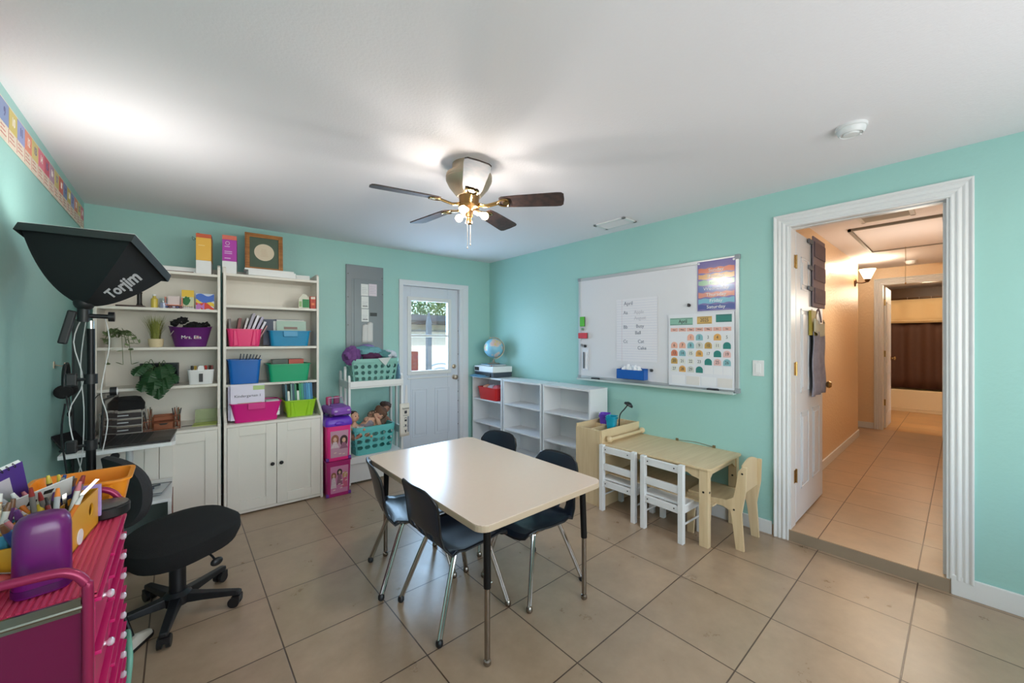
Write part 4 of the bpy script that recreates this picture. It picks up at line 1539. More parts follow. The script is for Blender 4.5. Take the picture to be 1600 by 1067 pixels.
b.tube([(-.045, -.03, .27), (-.07, -.03, .29), (-.062, -.03, .262), (-.046, -.03, .28)], .0015, n=5)
b.build('wire_loop', M['knob'], t)
bx(-.03, .01, -.0612, -.060, .22, .226).build('print_line', mt('print_pale2', (246, 214, 140), .6), t)
t = thingB('wooden_stick', 'thin dark brown stick lying on top of the corner cabinet', 'stick', .56, .40, 1.918, R(8))
MB().cyl((-.10, 0, .0), (.09, 0, .004), .004, n=8).build('rod', mt('stick_brown', (112, 64, 48), .5), t, smooth=True)
t = thingB('letter_board', 'long low white box lying on top of the corner cabinet', 'box', .47, .26, 1.9125, 0)
bx(-.2, .2, -.08, .08, 0, .052).build('box_body', M['whitek'], t, bevel=.003)
t = thingB('white_carton', 'long flat white carton on the right cabinet, under the framed picture', 'box', 1.20, .37, 1.9325, R(2))
bx(-.20, .15, -.09, .08, 0, .045).build('carton_body', M['whitek'], t, bevel=.002)
t = thingB('white_carton', 'shorter white carton at the right end on top of the right cabinet', 'box', 1.415, .37, 1.9325, R(-3))
bx(-.055, .055, -.07, .09, 0, .038).build('carton_body', mt('carton_white', (224, 224, 222), .6), t, bevel=.002)
t = thingB('stacked_papers', 'thin stack of white papers on the flat carton below the picture', 'papers', 1.17, .37, 1.978, R(-1))
bx(-.19, .17, -.08, .07, 0, .014).build('sheets', M['paper'], t)
# framed picture leaning on the wall
t = thingB('framed_picture', 'wooden picture frame with green mat and round cream print on the right cabinet', 'picture', 1.132, .305, 1.9935, R(0))
t.rotation_euler = (R(-4), 0, BANG)
FW, FH = .285, .335
b = MB()
fw = .034
prof = lambda: None
b.box(-FW / 2, -FW / 2 + fw, 0, .02, 0, FH)
b.box(FW / 2 - fw, FW / 2, 0, .02, 0, FH)
b.box(-FW / 2 + fw, FW / 2 - fw, 0, .02, 0, fw)
b.box(-FW / 2 + fw, FW / 2 - fw, 0, .02, FH - fw, FH)
b.box(-FW / 2 + .008, -FW / 2 + .018, -.006, 0, .008, FH - .008)
b.box(FW / 2 - .018, FW / 2 - .008, -.006, 0, .008, FH - .008)
b.box(-FW / 2 + .008, FW / 2 - .008, -.006, 0, .008, .018)
b.box(-FW / 2 + .008, FW / 2 - .008, -.006, 0, FH - .018, FH - .008)
b.build('frame_moulding', M['oak'], t, bevel=.002)
bx(-FW / 2 + fw, FW / 2 - fw, .008, .012, fw, FH - fw).build('mat_board', mt('mat_green', (82, 98, 82), .7, var=.1, vscale=30), t)
b = MB()
b.cyl((0, .0079, FH / 2 + .005), (0, .007, FH / 2 + .005), .075, n=40)
b.build('round_print', mt('round_print', (222, 206, 180), .7), t)
b = MB()
for k in range(6):
    b.box(-.03 + .004 * (k % 3), .03 - .003 * k % 3, .0062, .0069, FH / 2 - .03 + .012 * k, FH / 2 - .0285 + .012 * k)
b.build('print_script', mt('script_brown', (190, 160, 120), .7), t)

# ---------------------------------------------------------------- corner cabinet contents
# shelf 2
t = thingB('toy_bottle', 'small bottle of yellow sand on the corner cabinet shelf', 'bottle', .423, .42, 1.6305)
MB().lathe([(.001, 0), (.02, 0), (.02, .065), (.01, .075), (.01, .088), (.001, .088)], n=16).build('bottle_body', mt('sand_yellow', (214, 190, 80), .3), t, smooth=True)
MB().lathe([(.001, .088), (.012, .088), (.012, .1), (.001, .1)], n=14).build('cap', M['whitek'], t, smooth=True)
t = thingB('glass_jar', 'small clear jar with lilac beads beside the yellow bottle', 'jar', .474, .42, 1.6305)
MB().lathe([(.001, 0), (.022, 0), (.024, .04), (.001, .04)], n=16).build('beads', mt('beads_lilac', (186, 176, 206), .4, var=.3, vscale=200), t, smooth=True)
MB().lathe([(.0245, 0), (.0255, .06), (.0245, .075)], n=16, caps=False).build('jar_glass', M['glass'], t, smooth=True)
t = thingB('toy_set_box', 'clear box with a coral tray and small toys on the corner cabinet shelf', 'box', .533, .41, 1.6305)
b = MB()
b.box(-.052, .052, -.03, .035, .022, .028)
b.box(-.052, -.044, -.03, .035, .028, .085)
b.box(.044, .052, -.03, .035, .028, .085)
b.build('tray', mt('tray_coral', (216, 120, 92), .4), t)
for k in range(5):
    MB().ell((-.042 + .021 * k, -.018, .0105), .011, .012, .0105, 10, 8).build('toy_piece', mt('toyp_%d' % (k % 3), ((90, 90, 130), (120, 80, 90), (190, 180, 200))[k % 3], .4), t, smooth=True)
MB().box(-.035, .035, -.01, .03, .0285, .095).build('card_insert', mt('insert_pale', (222, 206, 204), .6), t)
t = thingB('picture_card', 'yellow and green picture card with white teeth edge on the corner cabinet shelf', 'card', .615, .415, 1.6305, R(2))
t.rotation_euler[0] = R(-6)
bx(-.037, .037, 0, .006, .022, .15).build('card', mt('card_yellow', (232, 190, 56), .4), t)
bx(-.036, .036, -.001, 0, .024, .095).build('printed_field', mt('card_sand', (196, 200, 170), .5), t)
MB().ell((-.008, -.001, .065), .024, .003, .03, 16, 10, wob=.5).build('printed_tree', mt('card_green', (38, 112, 60), .6), t)
b = MB()
for k in range(6):
    b.prism([(-.037 + k * .0125, 0), (-.026 + k * .0125, 0), (-.0315 + k * .0125, .03)], 'y', -.002, .006)
b.build('teeth_edge', M['whitek'], t)
t = thingB('painted_canvas', 'small bright painting of blue, red and yellow waves on the corner cabinet shelf', 'painting', .72, .42, 1.6305, R(-2))
t.rotation_euler[0] = R(-5)
bx(-.058, .058, 0, .008, 0, .128).build('canvas', mt('canvas_sky', (206, 214, 232), .5), t)
waves = (((70, 110, 200), .055, .118, .06), ((232, 196, 60), .03, .06, -.25), ((214, 66, 44), .005, .045, -.35), ((190, 120, 190), .0, .04, .2))
for k, (rgb, z0, z1, sl) in enumerate(waves):
    n = 10
    lo_ = [(-.057 + .114 * i / n, max(.001, z0 + .012 * math.sin(i * .8 + k) + sl * (i / n - .5) * .12)) for i in range(n + 1)]
    hi_ = [(-.057 + .114 * i / n, min(.127, z1 + .012 * math.sin(i * .7 + k * 2) + sl * (i / n - .5) * .12)) for i in range(n, -1, -1)]
    if k == 3:
        lo_, hi_ = [(p[0] * .45 - .03, p[1]) for p in lo_], [(p[0] * .45 - .03, p[1]) for p in hi_]
    MB().prism(lo_ + hi_, 'y', -.0012 - .0004 * k, -.0002).build('paint_band', mt('paint_%d' % k, rgb, .5), t)
t = thingB('trophy_stand', 'dark brown stand with a small post behind the softbox on the cabinet shelf', 'stand', .31, .40, 1.6305)
bx(-.09, .06, -.05, .05, 0, .012).build('base', mt('stand_brown', (66, 44, 38), .4), t, bevel=.003)
MB().lathe([(.001, .012), (.02, .012), (.014, .03), (.014, .10), (.018, .11), (.001, .12)], c=(.03, 0, 0), n=16).build('post', mt('stand_dark', (36, 32, 32), .4), t, smooth=True)
# shelf 3
t = thingB('grass_plant', 'artificial grass plant in a cream bowl pot', 'plant', .43, .40, 1.3355)
MB().lathe([(.001, 0), (.035, 0), (.042, .02), (.046, .062), (.04, .062), (.038, .055), (.001, .055)], n=24).build('pot', mt('pot_cream', (226, 206, 166), .5), t, smooth=True)
b = MB()
rnd = random.Random(5)
for k in range(150):
    a = rnd.uniform(0, 2 * PI)
    sp = rnd.uniform(.01, .085)
    h_ = rnd.uniform(.13, .20)
    r0 = rnd.uniform(0, .03)
    dx, dy = math.cos(a), math.sin(a)
    p = [Vector((dx * (r0 + sp * q ** 1.7), dy * (r0 + sp * q ** 1.7) * .8, .05 + h_ * q)) for q in (0, .35, .7, 1)]
    s_ = Vector((-dy, dx, 0)) * .0022
    vs = []
    for i, q in enumerate(p):
        ww = (1, .9, .6, .1)[i]
        vs.append((b.bm.verts.new(q - s_ * ww), b.bm.verts.new(q + s_ * ww)))
    for i in range(3):
        b.bm.faces.new((vs[i][0], vs[i][1], vs[i + 1][1], vs[i + 1][0]))
b.build('grass_blades', mt('grass_green', (138, 142, 66), .6, var=.3, vscale=60), t)


def leafshape(b, base, tip, width, up, cup=.15, seg=6, notch=0):
    """pointed leaf from base to tip"""
    base, tip = Vector(base), Vector(tip)
    d = tip - base
    s = d.cross(up).normalized()
    n_ = s.cross(d).normalized()
    rows = []
    for i in range(seg + 1):
        q = i / seg
        ww = width * math.sin(PI * min(1, (q * .92 + .06))) ** .75
        if notch and i % 2 == 1 and 0 < i < seg:
            ww *= (1 - notch)
        c = base + d * q + n_ * (math.sin(q * PI) * cup * d.length * .5)
        rows.append((b.bm.verts.new(c - s * ww - n_ * ww * .25), b.bm.verts.new(c), b.bm.verts.new(c + s * ww - n_ * ww * .25)))
    for r0, r1 in zip(rows[:-1], rows[1:]):
        b.bm.faces.new((r0[0], r0[1], r1[1], r1[0]))
        b.bm.faces.new((r0[1], r0[2], r1[2], r1[1]))


t = thingB('trailing_plant', 'trailing pothos plant hanging over the left end of the cabinet shelf', 'plant', .225, .40, 1.3355)
MB().lathe([(.001, 0), (.04, 0), (.05, .07), (.045, .07), (.043, .06), (.001, .06)], n=22).build('pot', mt('pot_white', (206, 200, 188), .5), t, smooth=True)
b, vb = MB(), MB()
for k in range(11):
    a = rnd.uniform(-PI, 0) if k < 8 else rnd.uniform(0, PI)
    ln = rnd.uniform(.10, .17)
    dx, dy = math.cos(a), math.sin(a) * .8
    dx = max(dx, -.4)
    dy = min(dy, .5)
    hang = k % 3 == 0
    path = [Vector((0, 0, .06)), Vector((dx * ln * .4, dy * ln * .4, .12)), Vector((dx * ln * .75, dy * ln * .75, .09)), Vector((dx * ln, dy * ln, .03 - (.15 if hang and dy < -.3 else 0)))]
    vb.tube(path, .0016, n=5)
    for i in range(6):
        q = .2 + .8 * i / 5
        f = q * 3
        j = min(2, int(f))
        p = path[j].lerp(path[j + 1], f - j)
        p.x = max(p.x, -.055)
        off = Vector((rnd.uniform(-1, 1), rnd.uniform(-1, .2), rnd.uniform(-.4, .7))).normalized()
        leafshape(b, p, p + off * rnd.uniform(.03, .045), .014, Vector((.1, .2, 1)))
vb.build('vines', mt('vine_green', (104, 118, 72), .6), t, smooth=True)
b.build('foliage', mt('pothos_leaf', (122, 140, 96), .5, var=.25, vscale=50), t)
t = thingB('name_tub', 'purple oval tub lettered Mrs. Elis full of dark fabric', 'tub', .632, .385, 1.3355)
mp_ = mt('tub_purple', (104, 36, 118), .4)
loops = []
for (z, a_, b_) in ((.0, .0905, .062), (.002, .095, .066), (.145, .132, .092), (.15, .138, .098), (.15, .130, .09), (.006, .09, .06)):
    loops.append([(a_ * math.cos(2 * PI * i / 40), b_ * math.sin(2 * PI * i / 40), z + (.012 * abs(math.cos(2 * PI * i / 40)) ** 3 if z > .1 else 0)) for i in range(40)])
MB().loft(loops).build('tub_body', mp_, t, smooth=True)
MB().box(-.03, .05, -.088, -.080, .052, .088).build('name_backing', mt('name_red', (176, 40, 60), .5), t, bevel=.002, rot=(R(-10), 0, 0))
for (cx_, s_) in ((0, 1),):
    text('Mrs. Elis', .036, M['whitek'], t, .006, -.1, .074, name='name_lettering', rot=0)
b = MB()
for k in range(9):
    b.ell((-.09 + .022 * k, rnd.uniform(-.03, .03), .15 + .012 * (k % 3) + (.035 if k < 3 else 0)), .03, .03, .022, 10, 8, wob=.9, seed=k)
b.build('dark_fabric', M['blackf'], t, smooth=True)
MB().cyl((-.12, -.06, .09), (-.055, -.03, .195), .0035, n=8).build('ribbon_stick', mt('stick_grey', (150, 140, 140), .5), t)
# shelf 4
t = thingB('tablet', 'black tablet standing behind the monstera plant', 'tablet', .44, .27, 1.0405, 0)
t.rotation_euler[0] = R(-8)
bx(-.115, .115, 0, .012, 0, .17).build('case', M['blackp'], t, bevel=.004)
bx(-.105, .105, -.001, 0, .01, .16).build('screen', mt('tablet_screen', (18, 20, 24), .1), t)
t = thingB('supply_caddy', 'white plastic caddy with scissors and supplies on the corner cabinet', 'caddy', .695, .38, 1.0405)
b = MB()
tub(b, .165, .15, .145, .13, .115, .02, .003, 0, .002)
b.build('caddy_body', M['whitek'], t, smooth=True)
b = MB()
b.prism([(-.02, .10), (-.02, .135), (-.012, .148), (.012, .148), (.02, .135), (.02, .10)], 'y', -.004, .004)
b.build('handle', M['whitek'], t, bevel=.002, loc=(0, -.074, 0))
bx(-.012, .012, -.0765, -.07, .02, .085).build('front_slot', M['blackp'], t)
for k, (x, y, rgb, nm, lb) in enumerate(((-.055, 0, (60, 54, 50), 'marker', 'dark marker upright in the white caddy, left side'), (-.035, -.02, (196, 160, 60), 'glue_stick', 'yellow glue stick in the white caddy'),
                                         (.03, .0, (196, 60, 52), 'marker', 'red-capped marker in the middle of the white caddy'), (.055, .02, (110, 64, 50), 'marker', 'brown marker in the white caddy, right side'),
                                         (.068, -.02, (130, 60, 56), 'marker', 'dark red marker at the right edge of the white caddy'))):
    o = thingB(nm, lb, nm.replace('_', ' '), .695 + x, .38 - y, 1.045)
    MB().cyl((0, 0, 0), (0, 0, .115), .008, n=10).build('barrel', mt('cad_%d' % k, rgb, .4), o, smooth=True)
    MB().cyl((0, 0, .115), (0, 0, .14), .0088, n=10).build('cap', mt('cad_%d' % k, rgb, .4), o, smooth=True)
o = thingB('scissors', 'red-handled scissors stuck in the white caddy', 'scissors', .70, .42, 1.06)
for s in (-1, 1):
    MB().tube([(.014 * s + .011 * math.cos(a), 0, .105 + .014 * math.sin(a)) for a in [2 * PI * i / 10 for i in range(10)]], .0028, n=6, smooth=1, closed=True).build('handle', mt('scissor_red', (206, 66, 60), .4), o, smooth=True)
    MB().prism([(-.004, 0), (.004, 0), (.005 + .004 * s, .095), (-.005 + .004 * s, .095)], 'y', -.001 + .001 * s, .001 * s + .0005).build('blade', M['chrome'], o)
# monstera
t = thingB('monstera_plant', 'dark green monstera plant drooping over the cabinet shelf', 'plant', .44, .36, 1.0405)
MB().lathe([(.001, 0), (.045, 0), (.052, .075), (.047, .075), (.045, .065), (.001, .065)], n=22).build('pot', mt('pot_grey', (120, 116, 108), .5), t, smooth=True)
sb, lf = MB(), MB()


def monstera_leaf(base, tip, width, up):
    base, tip = Vector(base), Vector(tip)
    d = tip - base
    s = d.cross(up).normalized()
    n_ = s.cross(d).normalized()
    # outline with slits
    K = 26
    mid = [lf.bm.verts.new(base + d * (i / (K)) + n_ * .01 * math.sin(PI * i / K)) for i in range(K + 1)]
    for sg in (-1, 1):
        edge = []
        for i in range(K + 1):
            q = i / K
            ww = width * (math.sin(PI * (q * .9 + .08)) ** .6)
            if i % 5 in (3,) and 3 < i < K - 3:
                ww *= .45
            edge.append(lf.bm.verts.new(base + d * (q * .94) + d * (.06 * (1 - abs(2 * q - 1))) + s * ww * sg - n_ * ww * .3))
        for i in range(K):
            lf.bm.faces.new((mid[i], mid[i + 1], edge[i + 1], edge[i]))


for k, (tx, ty, tz, ln, wd) in enumerate(((-.16, -.16, .155, .11, .045), (-.12, -.19, .02, .115, .05), (-.03, -.21, -.03, .12, .05), (.03, -.22, -.09, .12, .045), (.07, -.2, .0, .13, .05),
                                          (.10, -.17, .06, .13, .05), (-.05, -.19, .12, .13, .055), (.04, -.16, .15, .13, .055), (.15, -.12, .09, .11, .045), (-.01, -.20, .05, .12, .05),
                                          (.10, -.08, .16, .11, .05), (-.10, -.10, .17, .11, .05))):
    b0 = Vector((0, -.01, .07))
    tx *= .62
    tz -= .035
    ln *= .88
    wd *= .85
    tipv = Vector((tx, ty, tz))
    mp2 = Vector((tx * .55, ty * .62, max(tz, .06) + .07))
    bl = tipv.lerp(mp2, .55)
    sb.tube([b0, Vector((tx * .25, ty * .3, .14)), mp2, bl], .0022, n=5)
    dirv = (tipv - bl).normalized()
    monstera_leaf(bl, bl + dirv * ln, wd, Vector((0, -1, .45)))
sb.build('stems', mt('stem_green', (70, 92, 50), .6), t, smooth=True)
lf.build('leaves', mt('monstera_leaf', (38, 74, 40), .35, var=.3, vscale=30), t)

# counter of the corner cabinet
net = mt('dark_mesh_metal', (62, 56, 56), .5, .4)
t = thingB('paper_tray', 'dark wire three-tier paper tray on the corner cabinet counter', 'paper tray', .265, .47, .7245, 0)
b = MB()
for x in (-.105, .105):
    for y in (-.09, .12):
        b.cyl((x, y, 0), (x, y, .165), .003, n=6)
for z in (.012, .065, .115, .163):
    b.tube([(-.105, -.09, z), (.105, -.09, z), (.105, .12, z), (-.105, .12, z)], .0035, n=6, smooth=1, closed=True)
b.build('wire_frame', mt('tray_silver', (186, 182, 176), .4, .4), t)
for z in (.014, .067, .117):
    dr = MB()
    dr.box(-.10, .10, -.086, .115, z, z + .003)
    dr.box(-.10, .10, -.086, -.083, z, z + .036)
    do = dr.build('drawer', net, t)
    bx(-.02, .035, -.092, -.086, z + .017, z + .024).build('drawer_handle', M['alu'], do)
t = thingB('camera_bag', 'small black camera bag on top of the wire paper tray', 'bag', .29, .47, .893, R(6))
MB().loft([rr(.17, .12, .02, 0), rr(.175, .125, .025, .04), rr(.13, .09, .03, .085), rr(.09, .06, .028, .092)]).build('bag_body', M['blackf'], t, smooth=True)
MB().tube([(-.06, -.055, .05), (-.02, -.066, .075), (.04, -.06, .07), (.07, -.04, .06)], .004, n=6).build('strap', M['blackp'], t, smooth=True)
copper = mt('copper_mesh', (140, 84, 58), .4, .6)
t = thingB('desk_organizer', 'copper mesh desk organizer with a drawer on the corner cabinet counter', 'organizer', .475, .46, .7245, R(2))
b = MB()
for x in (-.105, -.055, .06, .095):
    for y in (-.05, .06):
        b.cyl((x, y, 0), (x, y, .10 if x > -.06 else .07), .003, n=6)
for z in (.004, .055, .10):
    b.tube([(-.055, -.05, z), (.095, -.05, z), (.095, .06, z), (-.055, .06, z)], .003, n=6, smooth=1, closed=True)
for z in (.004, .07):
    b.tube([(-.105, -.05, z), (-.055, -.05, z), (-.055, .06, z), (-.105, .06, z)], .003, n=6, smooth=1, closed=True)
for i in range(7):
    b.box(-.103 + i * .007, -.1022 + i * .007, -.049, -.048, .004, .07)
b.box(-.055, .06, .055, .058, 0, .10)
b.box(-.055, .095, -.048, .058, .054, .056)
b.build('mesh_frame', copper, t)
dr = MB()
dr.box(-.05, .056, -.054, -.048, .006, .052)
dr.box(-.048, .054, -.048, .05, .006, .009)
do = dr.build('drawer', copper, t, bevel=.001)
MB().prism([(-.025, .05), (.03, .05), (.018, .038), (-.013, .038)], 'y', -.0545, -.054).build('drawer_pull', M['knob'], do)
for k in range(16):
    x, y = (-.098 + .0058 * (k % 7), -.02 + .05 * rnd.random()) if k < 8 else (.068 + .006 * (k % 4), -.03 + .07 * rnd.random())
    rgb = ((120, 90, 70), (196, 190, 180), (60, 60, 64), (150, 90, 70), (90, 96, 80), (180, 150, 120))[k % 6]
    cn = ('brown', 'pale grey', 'black', 'rust', 'olive', 'tan')[k % 6]
    lb = cn + (' pen standing in the left cup of the copper organizer' if k < 8 else ' pen standing in the right cup of the copper organizer')
    o = thingB('pen', lb, 'pen', .475 + x, .46 - y, .732, 0, group='pens left in the copper organizer' if k < 8 else 'pens right in the copper organizer')
    o.rotation_euler = (R(rnd.uniform(-8, 8)), R(rnd.uniform(-9, 9)), BANG)
    MB().cyl((0, 0, 0), (0, 0, .13 + .03 * rnd.random()), .0036, n=6).build('barrel', mt('orgpen_%d' % (k % 6), rgb, .5), o)
t = thingB('green_folder', 'yellow-green sheet lying on the corner cabinet counter', 'folder', .72, .46, .7248, R(-5))
bx(-.075, .075, -.055, .09, 0, .004).build('sheet', mt('lime_sheet', (192, 206, 112), .5), t)
bx(-.07, .07, .085, .088, .0045, .11).build('standing_flap', mt('lime_clear', (180, 196, 140), .5, alpha=.4), t)
t = thingB('cable', 'thin black cable end on the corner cabinet counter', 'cable', .62, .47, .7275)
MB().tube([(-.04, 0, 0), (0, .01, .0), (.04, -.005, .0), (.07, .0, .0)], .0025, n=6).build('wire', M['blackp'], t, smooth=True)

# ================================================================== ELECTRICAL PANEL
t = thingB('electrical_panel', 'grey electrical panel cover on the back wall', 'electrical panel', 1.894, 0, 0)
bx(0, .40, -.018, -.001, 1.18, 2.20).build('cover', M['grey'], t, bevel=.003)
dd = bx(.08, .385, -.024, -.018, 1.26, 2.05).build('panel_door', mt('panel_door_grey', (122, 130, 135), .38, .3), t, bevel=.002)
bx(.055, .078, -.021, -.018, 1.3, 2.05).build('hinge_strip', mt('panel_door_grey', (122, 130, 135), .38, .3), t)
bx(.25, .325, -.030, -.024, 1.652, 1.69).build('latch', mt('latch_dark', (48, 56, 58), .4), dd)
b = MB()
for (x, z) in ((.02, 1.85), (.02, 2.1), (.385, 2.08), (.02, 1.55), (.39, 1.9)):
    b.cyl((x, -.018, z), (x, -.021, z), .006, n=10)
b.build('screw', mt('screw_dark', (90, 92, 92), .4, .6), t)
for (u, z, w_, h_, lb, pr) in ((2.047, 1.872, .078, .128, 'upper left white label sheet on the electrical panel', 4), (2.13, 1.875, .088, .132, 'pinkish white sheet at the upper right of the electrical panel', 5),
                              (2.050, 1.735, .078, .13, 'middle white label with a bold word on the electrical panel', 3), (2.052, 1.590, .078, .138, 'lowest white label on the electrical panel above the hanging strips', 3)):
    t = thingB('paper_label', lb, 'paper', u, .0247, z, 0, group='labels on the electrical panel')
    bx(0, w_, -.0012, 0, 0, h_).build('sheet', mt('label_pink', (226, 214, 224), .6) if pr == 5 else M['paper'], t)
    b = MB()
    for k in range(pr):
        b.box(.01, w_ - .012 - .01 * (k % 2), -.0018, -.0012, .03 + k * .018, .032 + k * .018)
    b.build('print_lines', M['inkl'], t)
    if pr == 3:
        b = MB()
        for k in range(5):
            b.box(.014 + k * .011, .022 + k * .011, -.002, -.0012, .018, .027 + .004 * (k % 2))
        b.build('bold_print', M['ink'], t)
t = thingB('paper_strips', 'pair of long white paper strips hanging at the bottom of the electrical panel', 'papers', 2.055, .025, 1.36)
for k, (x, h_) in enumerate(((0, .20), (.058, .225))):
    b = MB()
    b.sheet(lambda u, v: Vector((x + .062 * u + .008 * v * (1 - k), -.004 - .010 * math.sin(u * PI), h_ * v - .012 * (2 * u - 1) ** 2 * v)), 8, 6)
    b.build('strip', mt('strip_cream', (222, 218, 216), .7), t, smooth=True, solid=.002)

# ================================================================== WHITE CHANGING-TABLE STYLE SHELF UNIT
t = thingB('shelf_unit', 'white open shelf unit with slatted sides left of the back door', 'shelf unit', 1.80, .50, 0)
SW = .52
for sx_ in (0, SW):
    b = MB()
    x0, x1 = sx_ - .011, sx_ + .011
    # posts tapering above the tray like pointed slats
    for (y0, y1, zt) in ((-.0, .055, 1.05), (.14, .19, 1.13), (.30, .355, 1.08)):
        b.prism([(y0, 0), (y1, 0), (y1 - .008, zt - .03), ((y0 + y1) / 2, zt), (y0 + .008, zt - .03)], 'x', x0, x1)
    b.box(x0, x1, .0, .355, .0, .11)
    b.box(x0, x1, .0, .355, .42, .50)
    b.box(x0, x1, .0, .355, .92, .99)
    b.build('side_frame', M['whitek'], t, bevel=.004)
bx(.011, SW - .011, .0, .355, .92, .938).build('top_tray', M['whitek'], t)
bx(.0, SW, -.010, .004, .935, .99).build('tray_front_rail', M['whitek'], t, bevel=.003)
bx(.0, SW, .351, .362, .935, .99).build('tray_back_rail', M['whitek'], t, bevel=.003)
bx(.011, SW - .011, .0, .355, .248, .266).build('shelf', M['whitek'], t)
bx(.0, SW, -.006, .004, .20, .266).build('shelf_front_rail', M['whitek'], t, bevel=.002)
bx(.011, SW - .011, .015, .03, .02, .20).build('kick_board', M['whitek'], t)


def basket(label, u, d, z, w1, d1, w0, d0, h, rgb, oval, rz=0):
    m = mt('basket_%d' % rgb[0], rgb, .4)
    t = thingB('laundry_basket', label, 'basket', u, d, z, rz)
    # four perforated walls with rim
    rim = MB()
    L = [rr(w1 - .01, d1 - .01, .04, h - .035), rr(w1 + .02, d1 + .02, .045, h - .035), rr(w1 + .022, d1 + .022, .045, h), rr(w1 - .012, d1 - .012, .04, h)]
    rim.loft(L + [L[0]], False, False)
    rim.build('rim', m, t, smooth=True)
    bs = MB()
    bs.loft([rr(w0, d0, .035, 0), rr(w0 + .004, d0 + .004, .035, .02)])
    bs.build('base', m, t, smooth=True)
    walls = MB()
    bm = walls.bm
    nx, nz = (30, 13)
    for face in range(4):
        W1, D1, W0, D0_ = (w1, d1, w0, d0) if face % 2 == 0 else (d1, w1, d0, w0)
        T = Matrix.Rotation(PI / 2 * face, 4, 'Z')
        NX = nx if face % 2 == 0 else 20
        ncol = (5 if oval else 7) if face % 2 == 0 else (3 if oval else 4)
        nrow = 3
        hx = 1 / ncol
        G = {}

        def P(u_, v_):
            key = (round(u_, 5), round(v_, 5))
            if key not in G:
                wx = (W0 + (W1 - W0) * v_) / 2
                yy = -(D0_ + (D1 - D0_) * v_) / 2
                k = abs(2 * u_ - 1) ** 8
                G[key] = bm.verts.new(T @ Vector(((2 * u_ - 1) * wx, yy + k * .012, .01 + (h - .04) * v_)))
            return G[key]
        z0s = [(.14 + .26 * r_, .14 + .26 * r_ + .26) for r_ in range(nrow)]
        # bands above and below
        xs = [i / (ncol * 8) for i in range(ncol * 8 + 1)]
        for a_, b_ in ((0, .14), (.92, 1)):
            for xa, xb in zip(xs[:-1], xs[1:]):
                bm.faces.new((P(xa, a_), P(xb, a_), P(xb, b_), P(xa, b_)))
        for (za, zb) in z0s:
            for c_ in range(ncol):
                cx_, cz_ = (c_ + .5) / ncol, (za + zb) / 2
                N = 16
                rx_, rz_ = (.40 / ncol, .085) if oval else (min(.34 / ncol, .30 * (zb - za) * h / W1 * 1.0), .085)
                outer, inner = [], []
                for i in range(8):
                    outer.append(((c_ + i / 8) / ncol, za))
                outer.append(((c_ + 1) / ncol, za))
                outer.append(((c_ + 1) / ncol, (za + zb) / 2))
                for i in range(8, -1, -1):
                    outer.append(((c_ + i / 8) / ncol, zb))
                outer.append((c_ / ncol, (za + zb) / 2))
                for (ou, ov) in outer:
                    a = math.atan2((ov - cz_) / (zb - za), (ou - cx_) * ncol)
                    inner.append((cx_ + rx_ * math.cos(a), cz_ + rz_ * math.sin(a)))
                n = len(outer)
                for i in range(n):
                    j = (i + 1) % n
                    vs = [P(*outer[i]), P(*outer[j]), P(*inner[j]), P(*inner[i])]
                    if len(set(vs)) == 4:
                        try:
                            bm.faces.new(vs)
                        except ValueError:
                            pass
    walls.build('perforated_wall', m, t, solid=.004)
    return t


basket('sage green laundry basket of clothes on top of the white shelf unit', 2.055, .335, .9385, .46, .29, .40, .25, .265, (132, 188, 178), False, 0)
basket('aqua plastic basket full of dolls on the lower shelf of the white unit', 2.035, .36, .2665, .40, .28, .35, .24, .275, (104, 196, 194), True, R(3))


def cloth_lump(name, label, cat, u, d, z, rx_, ry_, rz_, rgb, seed, stripes=False, rz=0):
    t = thingB(name, label, cat, u, d, z, rz, group='clothes in the sage laundry basket')
    b = MB()
    N_, M_ = 28, 18
    loops = []
    for j in range(1, M_):
        th = PI * j / M_
        lp = []
        for i in range(N_):
            a = 2 * PI * i / N_
            dd_ = Vector((math.sin(th) * math.cos(a), math.sin(th) * math.sin(a), -math.cos(th)))
            k = 1 + .28 * noise.noise(dd_ * 2.2 + Vector((seed, 0, 0))) + .16 * abs(math.sin(dd_.x * 7 + dd_.y * 5 + seed)) - .06 * abs(math.sin(dd_.z * 11 + a * 3))
            lp.append((rx_ * dd_.x * k, ry_ * dd_.y * k, rz_ * dd_.z * k))
        loops.append(lp)
    b.loft(loops)
    b.build('folded_cloth', mt('cloth_%d' % seed, rgb, .9, var=.2, vscale=30, bump=.5, bscale=60), t, smooth=True)
    if stripes:
        b = MB()
        for q in range(5):
            b.tube([(rx_ * .8 * math.cos(a), -ry_ * 1.02 * math.sin(a) * .9, rz_ * (.35 + .18 * q) * (1 if q < 4 else .9)) for a in [R(30 + 12 * i) for i in range(11)]], .004, n=5)
        b.build('stripes', mt('stripe_grey', (70, 76, 96), .9), t, smooth=True)
    return t


